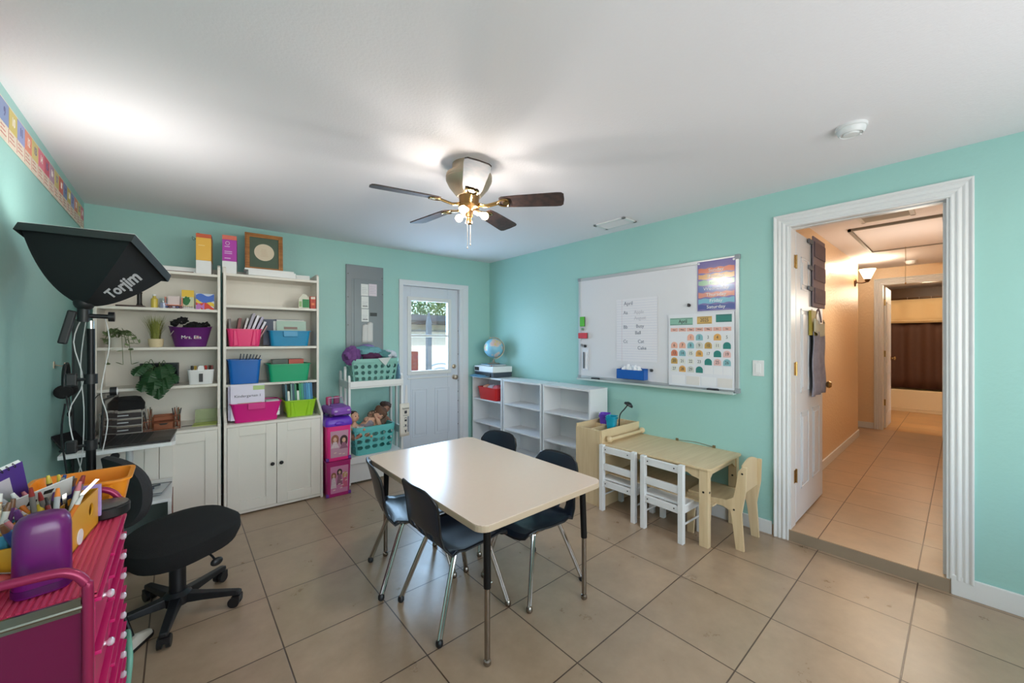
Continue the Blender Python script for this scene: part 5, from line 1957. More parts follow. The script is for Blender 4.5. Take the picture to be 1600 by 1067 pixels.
cloth_lump('purple_robe', 'purple fleece robe hanging over the left side of the sage basket', 'clothing', 1.84, .42, 1.235, .075, .08, .085, (118, 74, 136), 1)
cloth_lump('teal_shirt', 'pale teal shirt on top of the clothes in the sage basket', 'clothing', 2.00, .36, 1.27, .15, .11, .05, (110, 164, 170), 2)
cloth_lump('lilac_shirt', 'lilac garment at the very top of the laundry pile', 'clothing', 2.02, .30, 1.315, .07, .05, .028, (140, 120, 176), 3)
cloth_lump('maroon_shirt', 'dark plum shirt tucked into the front of the laundry pile', 'clothing', 2.03, .445, 1.235, .095, .04, .04, (82, 40, 76), 4)
cloth_lump('sea_green_shirt', 'sea green shirt on the right half of the laundry pile', 'clothing', 2.14, .38, 1.235, .09, .09, .045, (92, 144, 146), 5)
cloth_lump('striped_top', 'white and grey striped top at the right end of the sage basket', 'clothing', 2.225, .36, 1.235, .075, .09, .045, (206, 210, 220), 6, False)
t = thingB('white_cloth', 'white cloth with its corner hanging over the front of the sage basket', 'clothing', 2.13, .498, 1.13, 0)
MB().prism([(-.06, .078), (.07, .084), (.035, .03), (.012, .0)], 'y', -.004, .0).build('corner_flap', mt('cloth_white', (206, 214, 214), .9), t, bevel=.001)
t = thingB('plastic_bag', 'pale blue plastic bag at the right end of the shelf unit tray', 'bag', 2.30, .42, .99, 0)
MB().ell((0, 0, .07), .012, .07, .085, 16, 12, wob=.5, seed=9).build('bag_body', mt('bag_blue', (150, 194, 226), .3), t, smooth=True)

# tote bag hanging from the right side
t = thingB('tote_bag', 'cream paper shopping bag with a printed list hanging from the white shelf unit', 'bag', 2.28, .525, .40, R(6))
b = MB()
b.sheet(lambda u, v: Vector((.105 * u, -.008 - .010 * math.sin(PI * u) * (1 - v), .335 * v)), 8, 6)
b.build('front_panel', mt('tote_cream', (224, 216, 206), .8), t, smooth=True, solid=.003)
b = MB()
b.sheet(lambda u, v: Vector((.105 * u, .004 + .01 * math.sin(PI * u) * (1 - v), .335 * v)), 8, 6)
b.build('back_panel', mt('tote_cream', (224, 216, 206), .8), t, smooth=True, solid=.003)
MB().prism([(.055, .33), (.09, .33), (.082, .52), (.066, .52)], 'y', -.006, -.001).build('strap', mt('tote_strap', (222, 220, 222), .8), t)
text('Summer', .026, M['ink'], t, .06, -.02, .285, name='title_print', sx=.9)
b = MB()
b.box(.045, .072, -.0205, -.0195, .232, .262)
for k in range(2):
    b.box(.03, .085, -.0205, -.0195, .213 - .0 - k * .115, .216 - k * .115)
b.tube([(.046 + .024 * q, -.02, .18 + .012 * math.sin(q * PI)) for q in (0, .33, .66, 1)], .002, n=5)
b.box(.046, .07, -.0205, -.0195, .152, .172)
b.prism([(.052, .10), (.062, .10), (.066, .118), (.05, .122)], 'y', -.0205, -.0195)
b.prism([(.055, .035), (.061, .035), (.07, .07), (.058, .06), (.046, .07)], 'y', -.0205, -.0195)
b.build('printed_icons', M['ink'], t)
bx(.078, .098, -.018, -.017, .04, .20).build('side_print', M['inkl'], t)

# ---------------------------------------------------------------- dolls in the aqua basket
skin_m = mt('doll_vinyl', (214, 164, 136), .5)
skin_d = mt('doll_vinyl_dark', (150, 104, 84), .5)


def doll(label, u, d, z, rot, skin, hair_rgb, cloth_rgb, curl=0.0, s=1.0):
    t = thingB('baby_doll', label, 'doll', u, d, z, 0)
    t.rotation_euler = rot
    t.scale = (s, s, s)
    me = bpy.data.meshes.new('body')
    V = [(0, 0, 0), (0, 0, .055), (0, 0, .10), (0, 0, .125), (.045, 0, .095), (.07, -.03, .07), (.075, -.065, .08), (-.045, 0, .095), (-.07, -.03, .07), (-.07, -.065, .085),
         (.028, -.01, -.015), (.045, -.07, -.01), (.05, -.12, .02), (.05, -.145, .03), (-.028, -.01, -.015), (-.045, -.07, -.01), (-.05, -.12, .01), (-.05, -.145, .03), (0, 0, .15)]
    Eg = [(0, 1), (1, 2), (2, 3), (3, 18), (2, 4), (4, 5), (5, 6), (2, 7), (7, 8), (8, 9), (0, 10), (10, 11), (11, 12), (12, 13), (0, 14), (14, 15), (15, 16), (16, 17)]
    RAD = [.04, .042, .036, .018, .02, .016, .011, .02, .016, .011, .028, .022, .014, .013, .028, .022, .014, .013, .02]
    me.from_pydata(V, Eg, [])
    o = bpy.data.objects.new('body', me)
    COL.objects.link(o)
    me.materials.append(skin)
    md = o.modifiers.new('skin', 'SKIN')
    for i, v in enumerate(me.skin_vertices[0].data):
        v.radius = (RAD[i], RAD[i])
    me.skin_vertices[0].data[0].use_root = True
    md.use_smooth_shade = True
    s2 = o.modifiers.new('sub', 'SUBSURF')
    s2.levels = 1
    s2.render_levels = 1
    o.parent = t
    b = MB()
    b.ell((0, 0, .19), .046, .046, .052, 20, 14)
    b.ell((0, -.045, .183), .007, .008, .006, 8, 6)
    for sg in (-1, 1):
        b.ell((sg * .046, 0, .187), .007, .01, .012, 8, 6)
    hd = b.build('head', skin, t, smooth=True)
    for sg in (-1, 1):
        MB().ell((sg * .017, -.042, .195), .006, .004, .006, 10, 8).build('eye', M['ink'], hd, smooth=True)
    MB().ell((0, -.043, .168), .010, .004, .0035, 10, 6).build('mouth', mt('doll_lips', (190, 90, 90), .5), hd, smooth=True)
    b = MB()
    b.ell((0, .014, .207), .051 + curl * .012, .046 + curl * .012, .043 + curl * .012, 26, 18, wob=.12, seed=len(label))
    for q in range(int(14 + 26 * curl)):
        a_, e_ = q * 2.4, .15 + .55 * ((q * 7) % 10) / 10
        rr_ = .046 + curl * .012
        b.ell((rr_ * math.cos(a_) * math.cos(e_ - .35), .016 + abs(rr_ * math.sin(a_)) * math.cos(e_ - .35), .200 + rr_ * math.sin(e_)), .012, .012, .011, 8, 6)
    b.build('hair', mt('hair_%d' % hair_rgb[0], hair_rgb, .8, bump=.9, bscale=120, var=.3, vscale=60), hd, smooth=True)
    b = MB()
    b.lathe([(.001, .108), (.03, .106), (.044, .09), (.044, .05), (.048, -.01), (.001, -.012)], n=20)
    b.build('dress', mt('dress_%d' % cloth_rgb[0], cloth_rgb, .9), t, smooth=True)
    return t


doll('doll with dark brown hair sitting up at the left end of the aqua basket', 1.875, .40, .44, (R(-8), R(4), BANG + R(25)), skin_m, (56, 34, 30), (206, 170, 150))
doll('doll with big curly brown hair lying in the middle of the aqua basket', 1.96, .36, .50, (R(20), R(48), BANG + R(10)), skin_m, (104, 74, 56), (146, 138, 146), 1.0, 1.1)
doll('doll lying with its legs raised at the right end of the aqua basket', 2.10, .38, .50, (R(-58), R(-30), BANG + R(-20)), skin_m, (112, 84, 62), (216, 186, 150), .6)
doll('dark-skinned doll at the back right of the aqua basket', 2.17, .27, .49, (R(10), R(14), BANG), skin_d, (70, 48, 40), (120, 100, 84), .5)
t = thingB('lace_cloth', 'white lacy doll dress spilling over the left front of the aqua basket', 'doll dress', 1.90, .49, .53)
MB().ell((0, 0, .0), .045, .022, .018, 18, 10, wob=.9, seed=3).build('lace', mt('lace_white', (216, 212, 206), .95, bump=.8, bscale=200), t, smooth=True)

# ================================================================== TOY BINS
def toy_bin(label, z, h, body, frame_rgb, seed, lid):
    t = thingB('toy_storage_bin', label, 'toy bin', 1.655, .56, z)
    w1, w0, d1, d0 = .205, .185, .27, .25
    m = mt('toybin_%d' % body[0], body, .35)
    tub(MB(), w1, d1, w0, d0, h, .02, .004, 0, .008).build('bin_body', m, t, smooth=True)
    yb, yt = -d0 / 2, -d1 / 2
    ins = MB()
    x0, x1, z0, z1 = -.068, .075, h * .10, h * .86
    ins.loft([[(x0, yb - .0035, z0), (x1, yb - .0035, z0), (x1, yb - .002, z0), (x0, yb - .002, z0)], [(x0 - .004, yt - .0030, z1), (x1 + .004, yt - .0030, z1), (x1 + .004, yt - .0015, z1), (x0 - .004, yt - .0015, z1)]])
    io = ins.build('picture_insert', mt('insert_%d' % seed, frame_rgb, .3), t)
    r2 = random.Random(seed)
    tilt = math.atan2(yb - yt, h * .76)
    def P3(xx, zz, o_):
        return (xx, yb - .0042 - (yb - yt) * (zz / (h * .86)) - o_, zz)
    figs = ((-.034, .62, 1.5), (.040, .58, 1.55)) if seed == 1 else ((-.045, .60, 1.0), (.004, .68, 1.05), (.050, .58, 1.0))
    for k, (fx, fz, sc_) in enumerate(figs):
        hair = ((150, 92, 70), (62, 40, 38), (196, 156, 104))[k % 3]
        dress = ((212, 190, 196), (150, 96, 120), (206, 96, 130))[k % 3]
        zc = h * fz
        for (part_, rgb_, poly_, o_) in (
                ('printed_hair', hair, [(sc_ * .021 * math.cos(a_), .004 + sc_ * (.026 if math.sin(a_) > 0 else .042) * math.sin(a_)) for a_ in [2 * PI * i / 20 for i in range(20)]], 0),
                ('printed_dress', dress, [(-.010 * sc_, -.014 * sc_), (.010 * sc_, -.014 * sc_), (.014 * sc_, -.03 * sc_), (.024 * sc_, -(.075 if seed == 1 else .11)), (-.024 * sc_, -(.075 if seed == 1 else .11)), (-.014 * sc_, -.03 * sc_)], .0006),
                ('printed_face', (216, 170, 148), [(sc_ * .010 * math.cos(a_), sc_ * .0135 * math.sin(a_)) for a_ in [2 * PI * i / 16 for i in range(16)]], .0012)):
            b = MB()
            b.loft([[P3(fx + p[0], zc + p[1], o_) for p in poly_], [P3(fx + p[0], zc + p[1], o_ + .0005) for p in poly_]])
            b.build(part_, mt('pr_%s_%d_%d' % (part_, seed, k % 3), rgb_, .55, var=.25, vscale=90), io)
    b = MB()
    for q in range(3 if seed == 1 else 9):
        xx, zz = x0 + .012 + r2.random() * (x1 - x0 - .03), z0 + .012 + r2.random() * (.03 if seed == 1 else h * .5)
        b.loft([[P3(xx + dx_, zz + dz_, .002) for dx_, dz_ in ((0, 0), (.02, .003), (.018, .010), (-.001, .007))], [P3(xx + dx_, zz + dz_, .0024) for dx_, dz_ in ((0, 0), (.02, .003), (.018, .010), (-.001, .007))]])
    b.build('printed_specks', mt('specks_cream', (226, 200, 190), .6), io)
    for sg in (-1, 1):
        MB().box(sg * w0 / 2 - .012, sg * w0 / 2 + .012, yb - .006, yb + .02, .004, .03).build('foot_latch', mt('bin_purple', (112, 50, 150), .4), t, bevel=.003)
    if lid:
        l = MB()
        l.loft([rr(w1 + .02, d1 + .02, .03, h), rr(w1 + .028, d1 + .028, .03, h + .012), rr(w1 + .02, d1 + .02, .03, h + .05), rr(w1 - .01, d1 - .02, .04, h + .075), rr(w1 - .06, d1 - .08, .04, h + .08)])
        lo = l.build('lid', mt('lid_purple', (104, 50, 190), .35), t, smooth=True)
        MB().ell((0, -d1 / 2 - .012, h + .022), .04, .012, .018, 16, 8).build('lid_latch', mt('lid_purple', (104, 50, 190), .35), lo, smooth=True)
    return t


toy_bin('lower magenta toy storage bin with printed dolls beside the tall cabinet', 0, .315, (176, 34, 112), (206, 130, 170), 2, False)
toy_bin('upper pink toy storage bin with a purple lid under the toy car', .3165, .31, (232, 46, 132), (196, 150, 170), 1, True)
t = thingB('toy_car', 'purple toy convertible with clear windshield on the purple lid', 'toy car', 1.655, .585, .708, R(8))
mpur = mt('car_purple', (128, 72, 170), .3)
b = MB()
b.loft([[(x, y, z) for (x, y) in [(p[0], p[1]) for p in rr(w_, d_, .03, 0)]] for (w_, d_, z) in ((.14, .25, .018), (.175, .285, .03), (.18, .29, .055), (.165, .27, .08), (.15, .23, .088))])
b.build('car_body', mpur, t, smooth=True)
MB().box(-.075, .075, -.155, -.138, .02, .045).build('front_bumper', mpur, t, bevel=.006)
MB().prism([(-.11, .088), (.0, .10), (.02, .098), (.02, .085), (-.12, .078)], 'x', -.06, .06).build('hood', mpur, t, bevel=.004)
MB().tube([(-.068, -.02, .095), (-.06, .01, .155), (.06, .01, .155), (.068, -.02, .095)], .0045, n=6, smooth=1).build('windshield_frame', mt('windshield_pink', (206, 170, 196), .3), t)
MB().prism([(-.06, .095), (.06, .095), (.054, .152), (-.054, .152)], 'y', .0, .002).build('windshield', M['glass'], t)
for sg in (-1, 1):
    MB().box(sg * .034 - .025, sg * .034 + .025, .06, .09, .085, .16).build('seat', mt('seat_pink', (196, 60, 110), .5), t, bevel=.01)
    for y in (-.085, .09):
        MB().cyl((sg * .085, y, .03), (sg * .068, y, .03), .03, n=20).build('wheel', mt('wheel_dark_purple', (74, 44, 100), .4), t, smooth=True)
    MB().ell((sg * .055, -.145, .055), .016, .008, .010, 12, 8).build('headlight', mt('light_lilac', (190, 160, 210), .2), t, smooth=True)

# ================================================================== LEFT WALL
# number banner near the ceiling
t = thing('number_banner', 'long colourful number line banner taped high on the left wall', 'banner', (XL + .002, 1.6, 2.215), PI / 2)
BL = 2.72
bx(0, BL, -.003, 0, 0, .165).build('paper_strip', mt('banner_cream', (228, 214, 196), .5), t)
bands = ((150, 160, 206), (226, 142, 116), (216, 196, 128), (226, 122, 140), (206, 92, 112), (188, 150, 170), (216, 196, 128), (214, 112, 96), (128, 146, 186), (206, 186, 104))
nb = 24
for k in range(nb):
    x0 = .01 + k * (BL - .02) / nb
    ww = (BL - .02) / nb
    bx(x0 + .003, x0 + ww - .003, -.0045, -.003, .068, .158).build('colour_card', mt('bnr_%d' % (k % 10), bands[k % 10], .5), t)
    text(str(k + 1), .055, mt('banner_digit', (242, 236, 226), .5) if k % 2 else mt('banner_digit2', (110, 110, 150), .5), t, x0 + ww / 2, -.0052, .113, name='number', sx=.8)
    b = MB()
    b.box(x0 + ww - .001, x0 + ww, -.0042, -.003, .006, .066)
    for q in range(3):
        b.box(x0 + .015, x0 + ww - .03 - .01 * q, -.0042, -.003, .018 + .016 * q, .022 + .016 * q)
    b.build('print_marks', mt('banner_print', (196, 132, 120), .6), t)

# headphones on a hook
t = thing('wall_hook', 'small metal hook on the left wall holding the headset', 'hook', (XL, 3.43, 1.245), PI / 2)
bx(-.012, .012, -.004, 0, -.02, .02).build('plate', M['nickel'], t)
MB().tube([(0, -.004, 0), (0, -.03, -.008), (0, -.04, .0), (0, -.042, .012)], .003, n=6).build('arm', M['nickel'], t, smooth=True)
t = thing('headset', 'black headset with microphone boom hanging on the left wall', 'headset', (XL + .045, 3.45, 1.115), PI / 2)
MB().tube([(.10 * math.sin(a) * .75, -.0, .02 + .115 * math.cos(a)) for a in [R(-100 + 20 * k) for k in range(11)]], .011, n=8, smooth=2, flat=.6).build('headband', M['blackp'], t, smooth=True)
for sg in (-1, 1):
    MB().lathe([(.001, -.018), (.034, -.016), (.04, .0), (.034, .016), (.018, .02), (.001, .02)], T=Matrix.Translation((sg * .07, 0, -.025)) @ Matrix.Rotation(R(80) * sg, 4, 'Y'), n=20).build('ear_cup', M['blackf'], t, smooth=True)
MB().tube([(-.075, -.01, -.03), (-.11, -.02, -.08), (-.12, -.03, -.14)], .004, n=6).build('microphone_boom', M['blackp'], t, smooth=True)
MB().ell((-.12, -.03, -.15), .010, .010, .016, 10, 8).build('microphone', M['blackf'], t, smooth=True)
MB().tube([(.07, 0, -.06), (.08, -.01, -.2), (.06, -.012, -.36), (.09, -.01, -.50)], .003, n=6).build('cord', M['blackp'], t, smooth=True)

# ---------------------------------------------------------------- softbox on light stand
SA, SB, SCc, SD = Vector((-.505, 2.57, 1.88)), Vector((-.144, 2.30, 1.837)), Vector((-.035, 2.60, 1.716)), Vector((-.396, 2.87, 1.759))
SP = Vector((-.322, 2.55, 1.545))
cen = (SA + SCc) / 2
SN = (SB - SA).cross(SCc - SB).normalized()
if SN.z < 0:
    SN = -SN


def sbs(c1, c2, u, v, off=0.0):
    c = c1.lerp(c2, u)
    # slight sag of the fabric between the rods
    a = (c - SP).dot(SN)
    rd = (c - SP) - SN * a
    sag = 1 - .05 * math.sin(PI * u) * math.sin(PI * v)
    p = SP + rd * (v * sag) + SN * (a * v ** 1.85)
    if off:
        p = p + (rd.normalized() * .8 - SN * .6) * off
    return p


STX, STY = -.300, 2.552
t = thing('softbox', 'black photo softbox lettered Torjim tilted toward the ceiling on a stand', 'softbox', (STX, STY, 1.50))
off = Vector((STX, STY, 1.50))
fab_b = mt('softbox_black', (22, 25, 28), .75, bump=.15, bscale=300)
b = MB()
cs = [SA, SB, SCc, SD]
for k in range(4):
    b.sheet(lambda u, v, k=k: sbs(cs[k], cs[(k + 1) % 4], u, .04 + .96 * v) - off, 12, 14)
bmesh.ops.remove_doubles(b.bm, verts=b.bm.verts, dist=.0008)
b.build('fabric_shell', fab_b, t, smooth=True, solid=.003)
b = MB()
for k in range(4):
    c1, c2 = cs[k], cs[(k + 1) % 4]
    b.sheet(lambda u, v: sbs(c1, c2, u, 1.0) - off + SN * (.0 + .0 * v) + ((c1.lerp(c2, u) - cen).normalized() * .004) - SN * .036 * v, 8, 1)
bmesh.ops.remove_doubles(b.bm, verts=b.bm.verts, dist=.0008)
b.build('rim_band', mt('softbox_rim', (40, 45, 45), .6), t, smooth=False, solid=.004)
b = MB()
b.sheet(lambda u, v: (SA.lerp(SB, u)).lerp(SD.lerp(SCc, u), v) - off - SN * .004 + SN * .012 * math.sin(PI * u) * math.sin(PI * v), 8, 8)
b.build('diffuser', mt('lit_diffuser', (255, 252, 244), .8, emit=(255, 249, 238), estr=2.2), t, smooth=True)
b = MB()
b.tube([(p - off + SN * .001) for p in (SA, SB)], .0035, n=6, smooth=0)
b.tube([(p - off + SN * .001) for p in (SB, SCc)], .0035, n=6, smooth=0)
b.build('white_piping', mt('piping_white', (232, 232, 230), .6), t)
# lettering laid on the curved side
c = bpy.data.curves.new('t', 'FONT')
c.body = 'Torjim'
c.size = 1
c.resolution_u = 3
c.offset = .035
tt = bpy.data.objects.new('t', c)
COL.objects.link(tt)
me = bpy.data.meshes.new_from_object(tt.evaluated_get(bpy.context.evaluated_depsgraph_get()))
bpy.data.objects.remove(tt)
bmx = bmesh.new()
bmx.from_mesh(me)
bmesh.ops.triangulate(bmx, faces=bmx.faces)
bmesh.ops.subdivide_edges(bmx, edges=bmx.edges, cuts=1)
wdt = max(v.co.x for v in bmx.verts)
for v in bmx.verts:
    q = v.co.x / wdt
    vv = .42 + .38 * q
    uu = .30 + v.co.y * (.58 - .14 * q)
    v.co = sbs(SCc, SB, uu, vv, .004) - off
bmx.to_mesh(me)
bmx.free()
me.name = 'brand_lettering'
me.materials.clear()
me.materials.append(mt('lettering_grey', (190, 192, 196), .6))
o = bpy.data.objects.new('brand_lettering', me)
COL.objects.link(o)
o.parent = t
b = MB()
b.cyl((-.022, 0, -.03), (-.022, 0, .06), .02, n=14)
b.ell((-.02, 0, .055), .035, .035, .035, 14, 10)
b.cyl((-.03, 0, -.002), (.06, .0, -.004), .010, n=10)
b.build('tilt_bracket', M['blackp'], t, smooth=True)
MB().cyl((.055, 0, -.004), (.075, 0, -.004), .022, n=16).build('lock_knob', M['blackp'], t, smooth=True)
b = MB()
b.box(-.014, .014, -.016, .016, -.13, .02, Matrix.Translation((-.06, .01, .0)) @ Matrix.Rotation(R(12), 4, 'Y'))
b.build('ballast_handle', M['blackp'], t, bevel=.006)
lamp('softbox_light', 'AREA', tuple(cen + SN * .03), 3.2, (1, .985, .95), SN.to_track_quat('-Z', 'Y').to_euler(), .33, .26)

t = thing('light_stand', 'black tripod light stand carrying the softbox behind the magenta cart', 'light stand', (STX, STY, 0))
b = MB()
b.cyl((0, 0, .10), (0, 0, .92), .0165, n=16)
b.build('lower_pole', M['blackm'], t, smooth=True)
MB().cyl((0, 0, .90), (0, 0, 1.44), .0135, n=16).build('middle_pole', M['blackm'], t, smooth=True)
MB().cyl((0, 0, 1.43), (0, 0, 1.476), .0115, n=14).build('top_spigot', M['chrome'], t, smooth=True)
for z in (.92, 1.215):
    co = MB()
    co.cyl((0, 0, z - .022), (0, 0, z + .022), .022, n=16)
    co.cyl((.0, -.01, z), (-.05, -.01, z), .007, n=8)
    cl = co.build('collar', M['blackp'], t, smooth=True)
    MB().box(-.075, -.04, -.02, .008, z - .028, z + .028).build('clamp_knob', M['blackp'], cl, bevel=.006)
b = MB()
b.cyl((0, 0, .50), (0, 0, .545), .024, n=16)
b.cyl((0, 0, .14), (0, 0, .18), .022, n=16)
b.build('leg_hub', M['blackp'], t, smooth=True)
for k in range(3):
    a = R(30 + 120 * k) if k else R(2)
    a = (R(92), R(205), R(322))[k]
    ln = (.40, .20, .19)[k]
    lo = MB().tube([(0, 0, .52), (ln * math.cos(a), ln * math.sin(a), .015)], .009, n=8, smooth=0).build('leg', M['blackm'], t, smooth=True)
    MB().tube([(0, 0, .16), (ln * .62 * math.cos(a), ln * .62 * math.sin(a), .20)], .005, n=6, smooth=0).build('brace', M['blackm'], lo)
    MB().ell((ln * math.cos(a), ln * math.sin(a), .014), .014, .014, .014, 10, 8).build('rubber_foot', M['blackp'], lo, smooth=True)

# cables hanging beside the pole
t = thing('white_cable', 'white power cable hanging in loops behind the light stand pole', 'cable', (STX - .03, STY + .05, .78), 0, None)
MB().tube([(.0, 0, .72), (-.03, .01, .60), (-.0, .0, .42), (-.045, .02, .28), (-.02, .02, .08), (.0, .02, -.02)], .0022, n=6).build('wire', M['whitek'], t, smooth=True)
MB().tube([(.01, .01, .72), (-.01, .02, .5), (.0, .02, .3), (-.005, .03, .1), (-.02, .03, -.02)], .002, n=6).build('wire_strand', M['whitek'], t, smooth=True)
t = thing('white_cable', 'thin white cable looping on the right side of the light stand pole', 'cable', (STX + .055, STY + .07, .95), 0, None)
MB().tube([(-.02, 0, .55), (-.008, .01, .48), (-.005, .0, .40), (-.022, .0, .28), (-.03, .0, .18), (-.01, .01, .06), (-.03, .02, -.1)], .002, n=6).build('wire', M['whitek'], t, smooth=True)
t = thing('black_cable', 'black cable drooping from the desk beside the left wall', 'cable', (-.44, 3.10, .60), 0, None)
MB().tube([(-.02, .02, .45), (-.03, .0, .3), (-.01, -.02, .1), (.02, -.02, -.15), (.03, 0, -.4), (.0, .05, -.595)], .0045, n=6).build('wire', M['blackp'], t, smooth=True)
t = thing('folded_easel', 'tall dark folded board leaning in the corner behind the light stand', 'easel', (-.50, 3.66, 0))
b = MB()
b.prism([(.0, 0), (.11, 0), (.045, 1.52), (.0, 1.52)], 'y', -.03, .02)
b.build('board', mt('easel_dark', (54, 66, 64), .7), t, bevel=.003)
MB().box(-.008, .0, -.03, .02, 0, 1.52).build('edge_strip', M['blackp'], t)

# ---------------------------------------------------------------- height-adjustable desk
DT = .75
t = thing('standing_desk', 'white laptop desk on a column rising from a low white cabinet', 'desk', (-.505, 3.23, 0))
b = MB()
b.prism([(0, 0), (.47, 0), (.488, .02), (.488, .40), (0, .40)], 'z', DT - .022, DT)
b.build('desktop', M['whitek'], t, bevel=.002)
cm = MB()
cm.cyl((.275, .11, .42), (.275, .11, .62), .022, n=18)
cm.cyl((.275, .11, .60), (.275, .11, DT - .022), .017, n=18)
cm.box(.20, .35, .04, .20, .40, .415)
co = cm.build('column', mt('column_white', (206, 208, 210), .35, .2), t, smooth=True)
for (x, z) in ((.215, .695), (.275, .60)):
    k = MB()
    k.cyl((x, .075, z), (x, .06, z), .021, n=16)
    k.cyl((x, .11, z), (x, .075, z), .006, n=8)
    k.build('clamp_knob', M['blackp'], co, smooth=True)
b = MB()
b.box(0, .47, .0, .49, .382, .40)
b.box(0, .018, .0, .49, 0, .382)
b.box(.452, .47, .0, .49, 0, .382)
b.box(.018, .452, .0, .49, .02, .038)
b.box(.018, .452, .475, .49, .02, .382)
b.build('low_cabinet', M['whitek'], t, bevel=.002)
bx(.019, .451, .455, .474, .039, .381).build('back_lining', mt('lining_greyteal', (142, 156, 152), .6), t)
bx(.4705, .474, .04, .45, .06, .34).build('side_veneer', mt('veneer_redbrown', (124, 62, 44), .5), t)
bx(.10, .125, .05, .45, DT - .06, DT - .022).build('rail', M['blackp'], t)
# laptop: screen toward the left, keyboard reaching right
t = thing('laptop', 'open black laptop seen from its side on the white desk', 'laptop', (-.345, 3.27, DT + .0005), R(-5))
bx(0, .305, 0, .36, 0, .014).build('keyboard_deck', mt('laptop_dark', (62, 58, 56), .35, .3), t, bevel=.002)
b = MB()
for r_ in range(5):
    for c_ in range(16):
        b.box(.015 + .0 + r_ * .036, .045 + r_ * .036, .02 + c_ * .020, .037 + c_ * .020, .0142, .0158)
b.build('keys', M['blackp'], t)
bx(.205, .295, .12, .24, .0141, .0146).build('touchpad', mt('pad_dark', (40, 40, 42), .3), t)
sc = MB().box(-.008, 0, 0, .36, .0, .285, Matrix.Rotation(R(3), 4, 'Y')).build('screen_lid', M['blackp'], t, bevel=.002, loc=(0, 0, .008))
MB().box(.0005, .0012, .01, .35, .015, .275, Matrix.Rotation(R(3), 4, 'Y')).build('display', mt('display_gloss', (46, 38, 34), .06, spec=.8), sc)
t = thing('webcam', 'round webcam with light ring on top of the laptop screen', 'webcam', (-.322, 3.42, DT + .295))
MB().cyl((0, 0, .028), (.03, 0, .028), .026, n=24).build('camera_body', M['blackp'], t, smooth=True)
MB().tube([(.031, .021 * math.cos(a), .028 + .021 * math.sin(a)) for a in [2 * PI * i / 16 for i in range(16)]], .003, n=6, smooth=1, closed=True).build('light_ring', M['whitek'], t)
MB().box(-.012, .02, -.015, .015, -.006, .004).build('clip', M['blackp'], t, bevel=.002)
MB().tube([(-.0, 0, .02), (-.05, -.02, .01), (-.08, -.01, -.07), (-.09, .0, -.16), (-.06, .0, -.21)], .0025, n=6).build('cord', M['blackp'], t, smooth=True)
t = thing('phone_stand', 'dark folded tablet stand lying at the left edge of the white desk', 'stand', (-.44, 3.40, DT + .0005), R(62))
MB().box(-.09, .09, -.04, .04, .0, .012, Matrix.Rotation(R(0), 4, 'X')).build('base', M['blackp'], t, bevel=.003)
MB().box(-.08, .08, -.004, .004, .0, .10, Matrix.Translation((0, .03, .008)) @ Matrix.Rotation(R(-35), 4, 'X')).build('support', M['blackp'], t, bevel=.002)
t = thing('clipboard', 'clear acrylic tray lying on the low cabinet under the desk', 'tray', (-.16, 3.42, .4155), R(-12))
bx(-.13, .10, -.10, .12, 0, .006).build('tray_base', mt('acrylic_grey', (196, 200, 204), .15), t, bevel=.002)
MB().tube([(-.13, -.10, .007), (.10, -.10, .007), (.10, .12, .007), (-.13, .12, .007)], .003, n=6, smooth=1, closed=True).build('tray_rim', mt('rim_dark', (92, 96, 100), .3), t)
for k, lb in enumerate(('black marker on the clear tray under the desk', 'thin dark pen beside the marker on the clear tray')):
    o = thing('marker_pen', lb, 'pen', (-.20 + .03 * k, 3.38 + .05 * k, .431), R(28))
    MB().cyl((-.06, 0, 0), (.05, 0, 0), .008 - .003 * k, n=10).build('barrel', M['blackp'], o, smooth=True)
    MB().cyl((.05, 0, 0), (.085, 0, 0), .009 - .003 * k, n=10).build('cap', mt('cap_slate', (60, 68, 80), .4), o, smooth=True)

# ---------------------------------------------------------------- office chair
t = thing('office_chair', 'black swivel task chair with five-star base beside the magenta cart', 'chair', (-.005, 2.605, 0), R(24))
sw = []
for (z, w_, d_, r_) in ((.300, .32, .34, .14), (.308, .42, .43, .17), (.350, .46, .47, .19), (.395, .455, .465, .19), (.420, .40, .41, .18), (.430, .26, .28, .12)):
    sw.append([(p[0] + .02, p[1], p[2] + (.018 - .0 if True else 0) * (p[0] / .24) + .02) for p in rr(w_, d_, r_, z, 8)])
MB().loft(sw).build('seat', M['blackf'], t, smooth=True)
MB().box(-.10, .12, -.08, .08, .298, .33).build('seat_plate', M['blackp'], t, bevel=.006)
hub = MB()
hub.cyl((0, 0, .10), (0, 0, .24), .034, n=20)
hub.cyl((0, 0, .235), (0, 0, .325), .026, n=20)
hub.lathe([(.001, .055), (.055, .058), (.058, .10), (.04, .12), (.001, .12)], n=24)
hub.build('gas_lift', M['blackp'], t, smooth=True)
for k in range(5):
    a = R(-124 + 72 * k)
    c_, s_ = math.cos(a), math.sin(a)
    T = Matrix.Rotation(a, 4, 'Z')
    lg = MB()
    lg.loft([[(x, w_ * .5, z0), (x, -w_ * .5, z0), (x, -w_ * .42, z1), (x, w_ * .42, z1)] for (x, w_, z0, z1) in ((.03, .055, .06, .105), (.12, .045, .062, .095), (.27, .036, .06, .082), (.285, .03, .06, .078))], T=T)
    lo = lg.build('base_leg', M['blackp'], t, smooth=False, bevel=.004)
    cw_ = MB()
    for sg in (-1, 1):
        cw_.cyl((.27 - .012, sg * .008, .026), (.27 - .012, sg * .024, .026), .026, n=18, T=T)
    cw_.box(.25, .285, -.022, .022, .03, .056, T)
    cw_.build('caster', M['blackp'], lo, smooth=True)
MB().tube([(.02, -.05, .335), (.06, -.15, .31), (.07, -.19, .285)], .005, n=6).build('height_lever', M['blackp'], t, smooth=True)
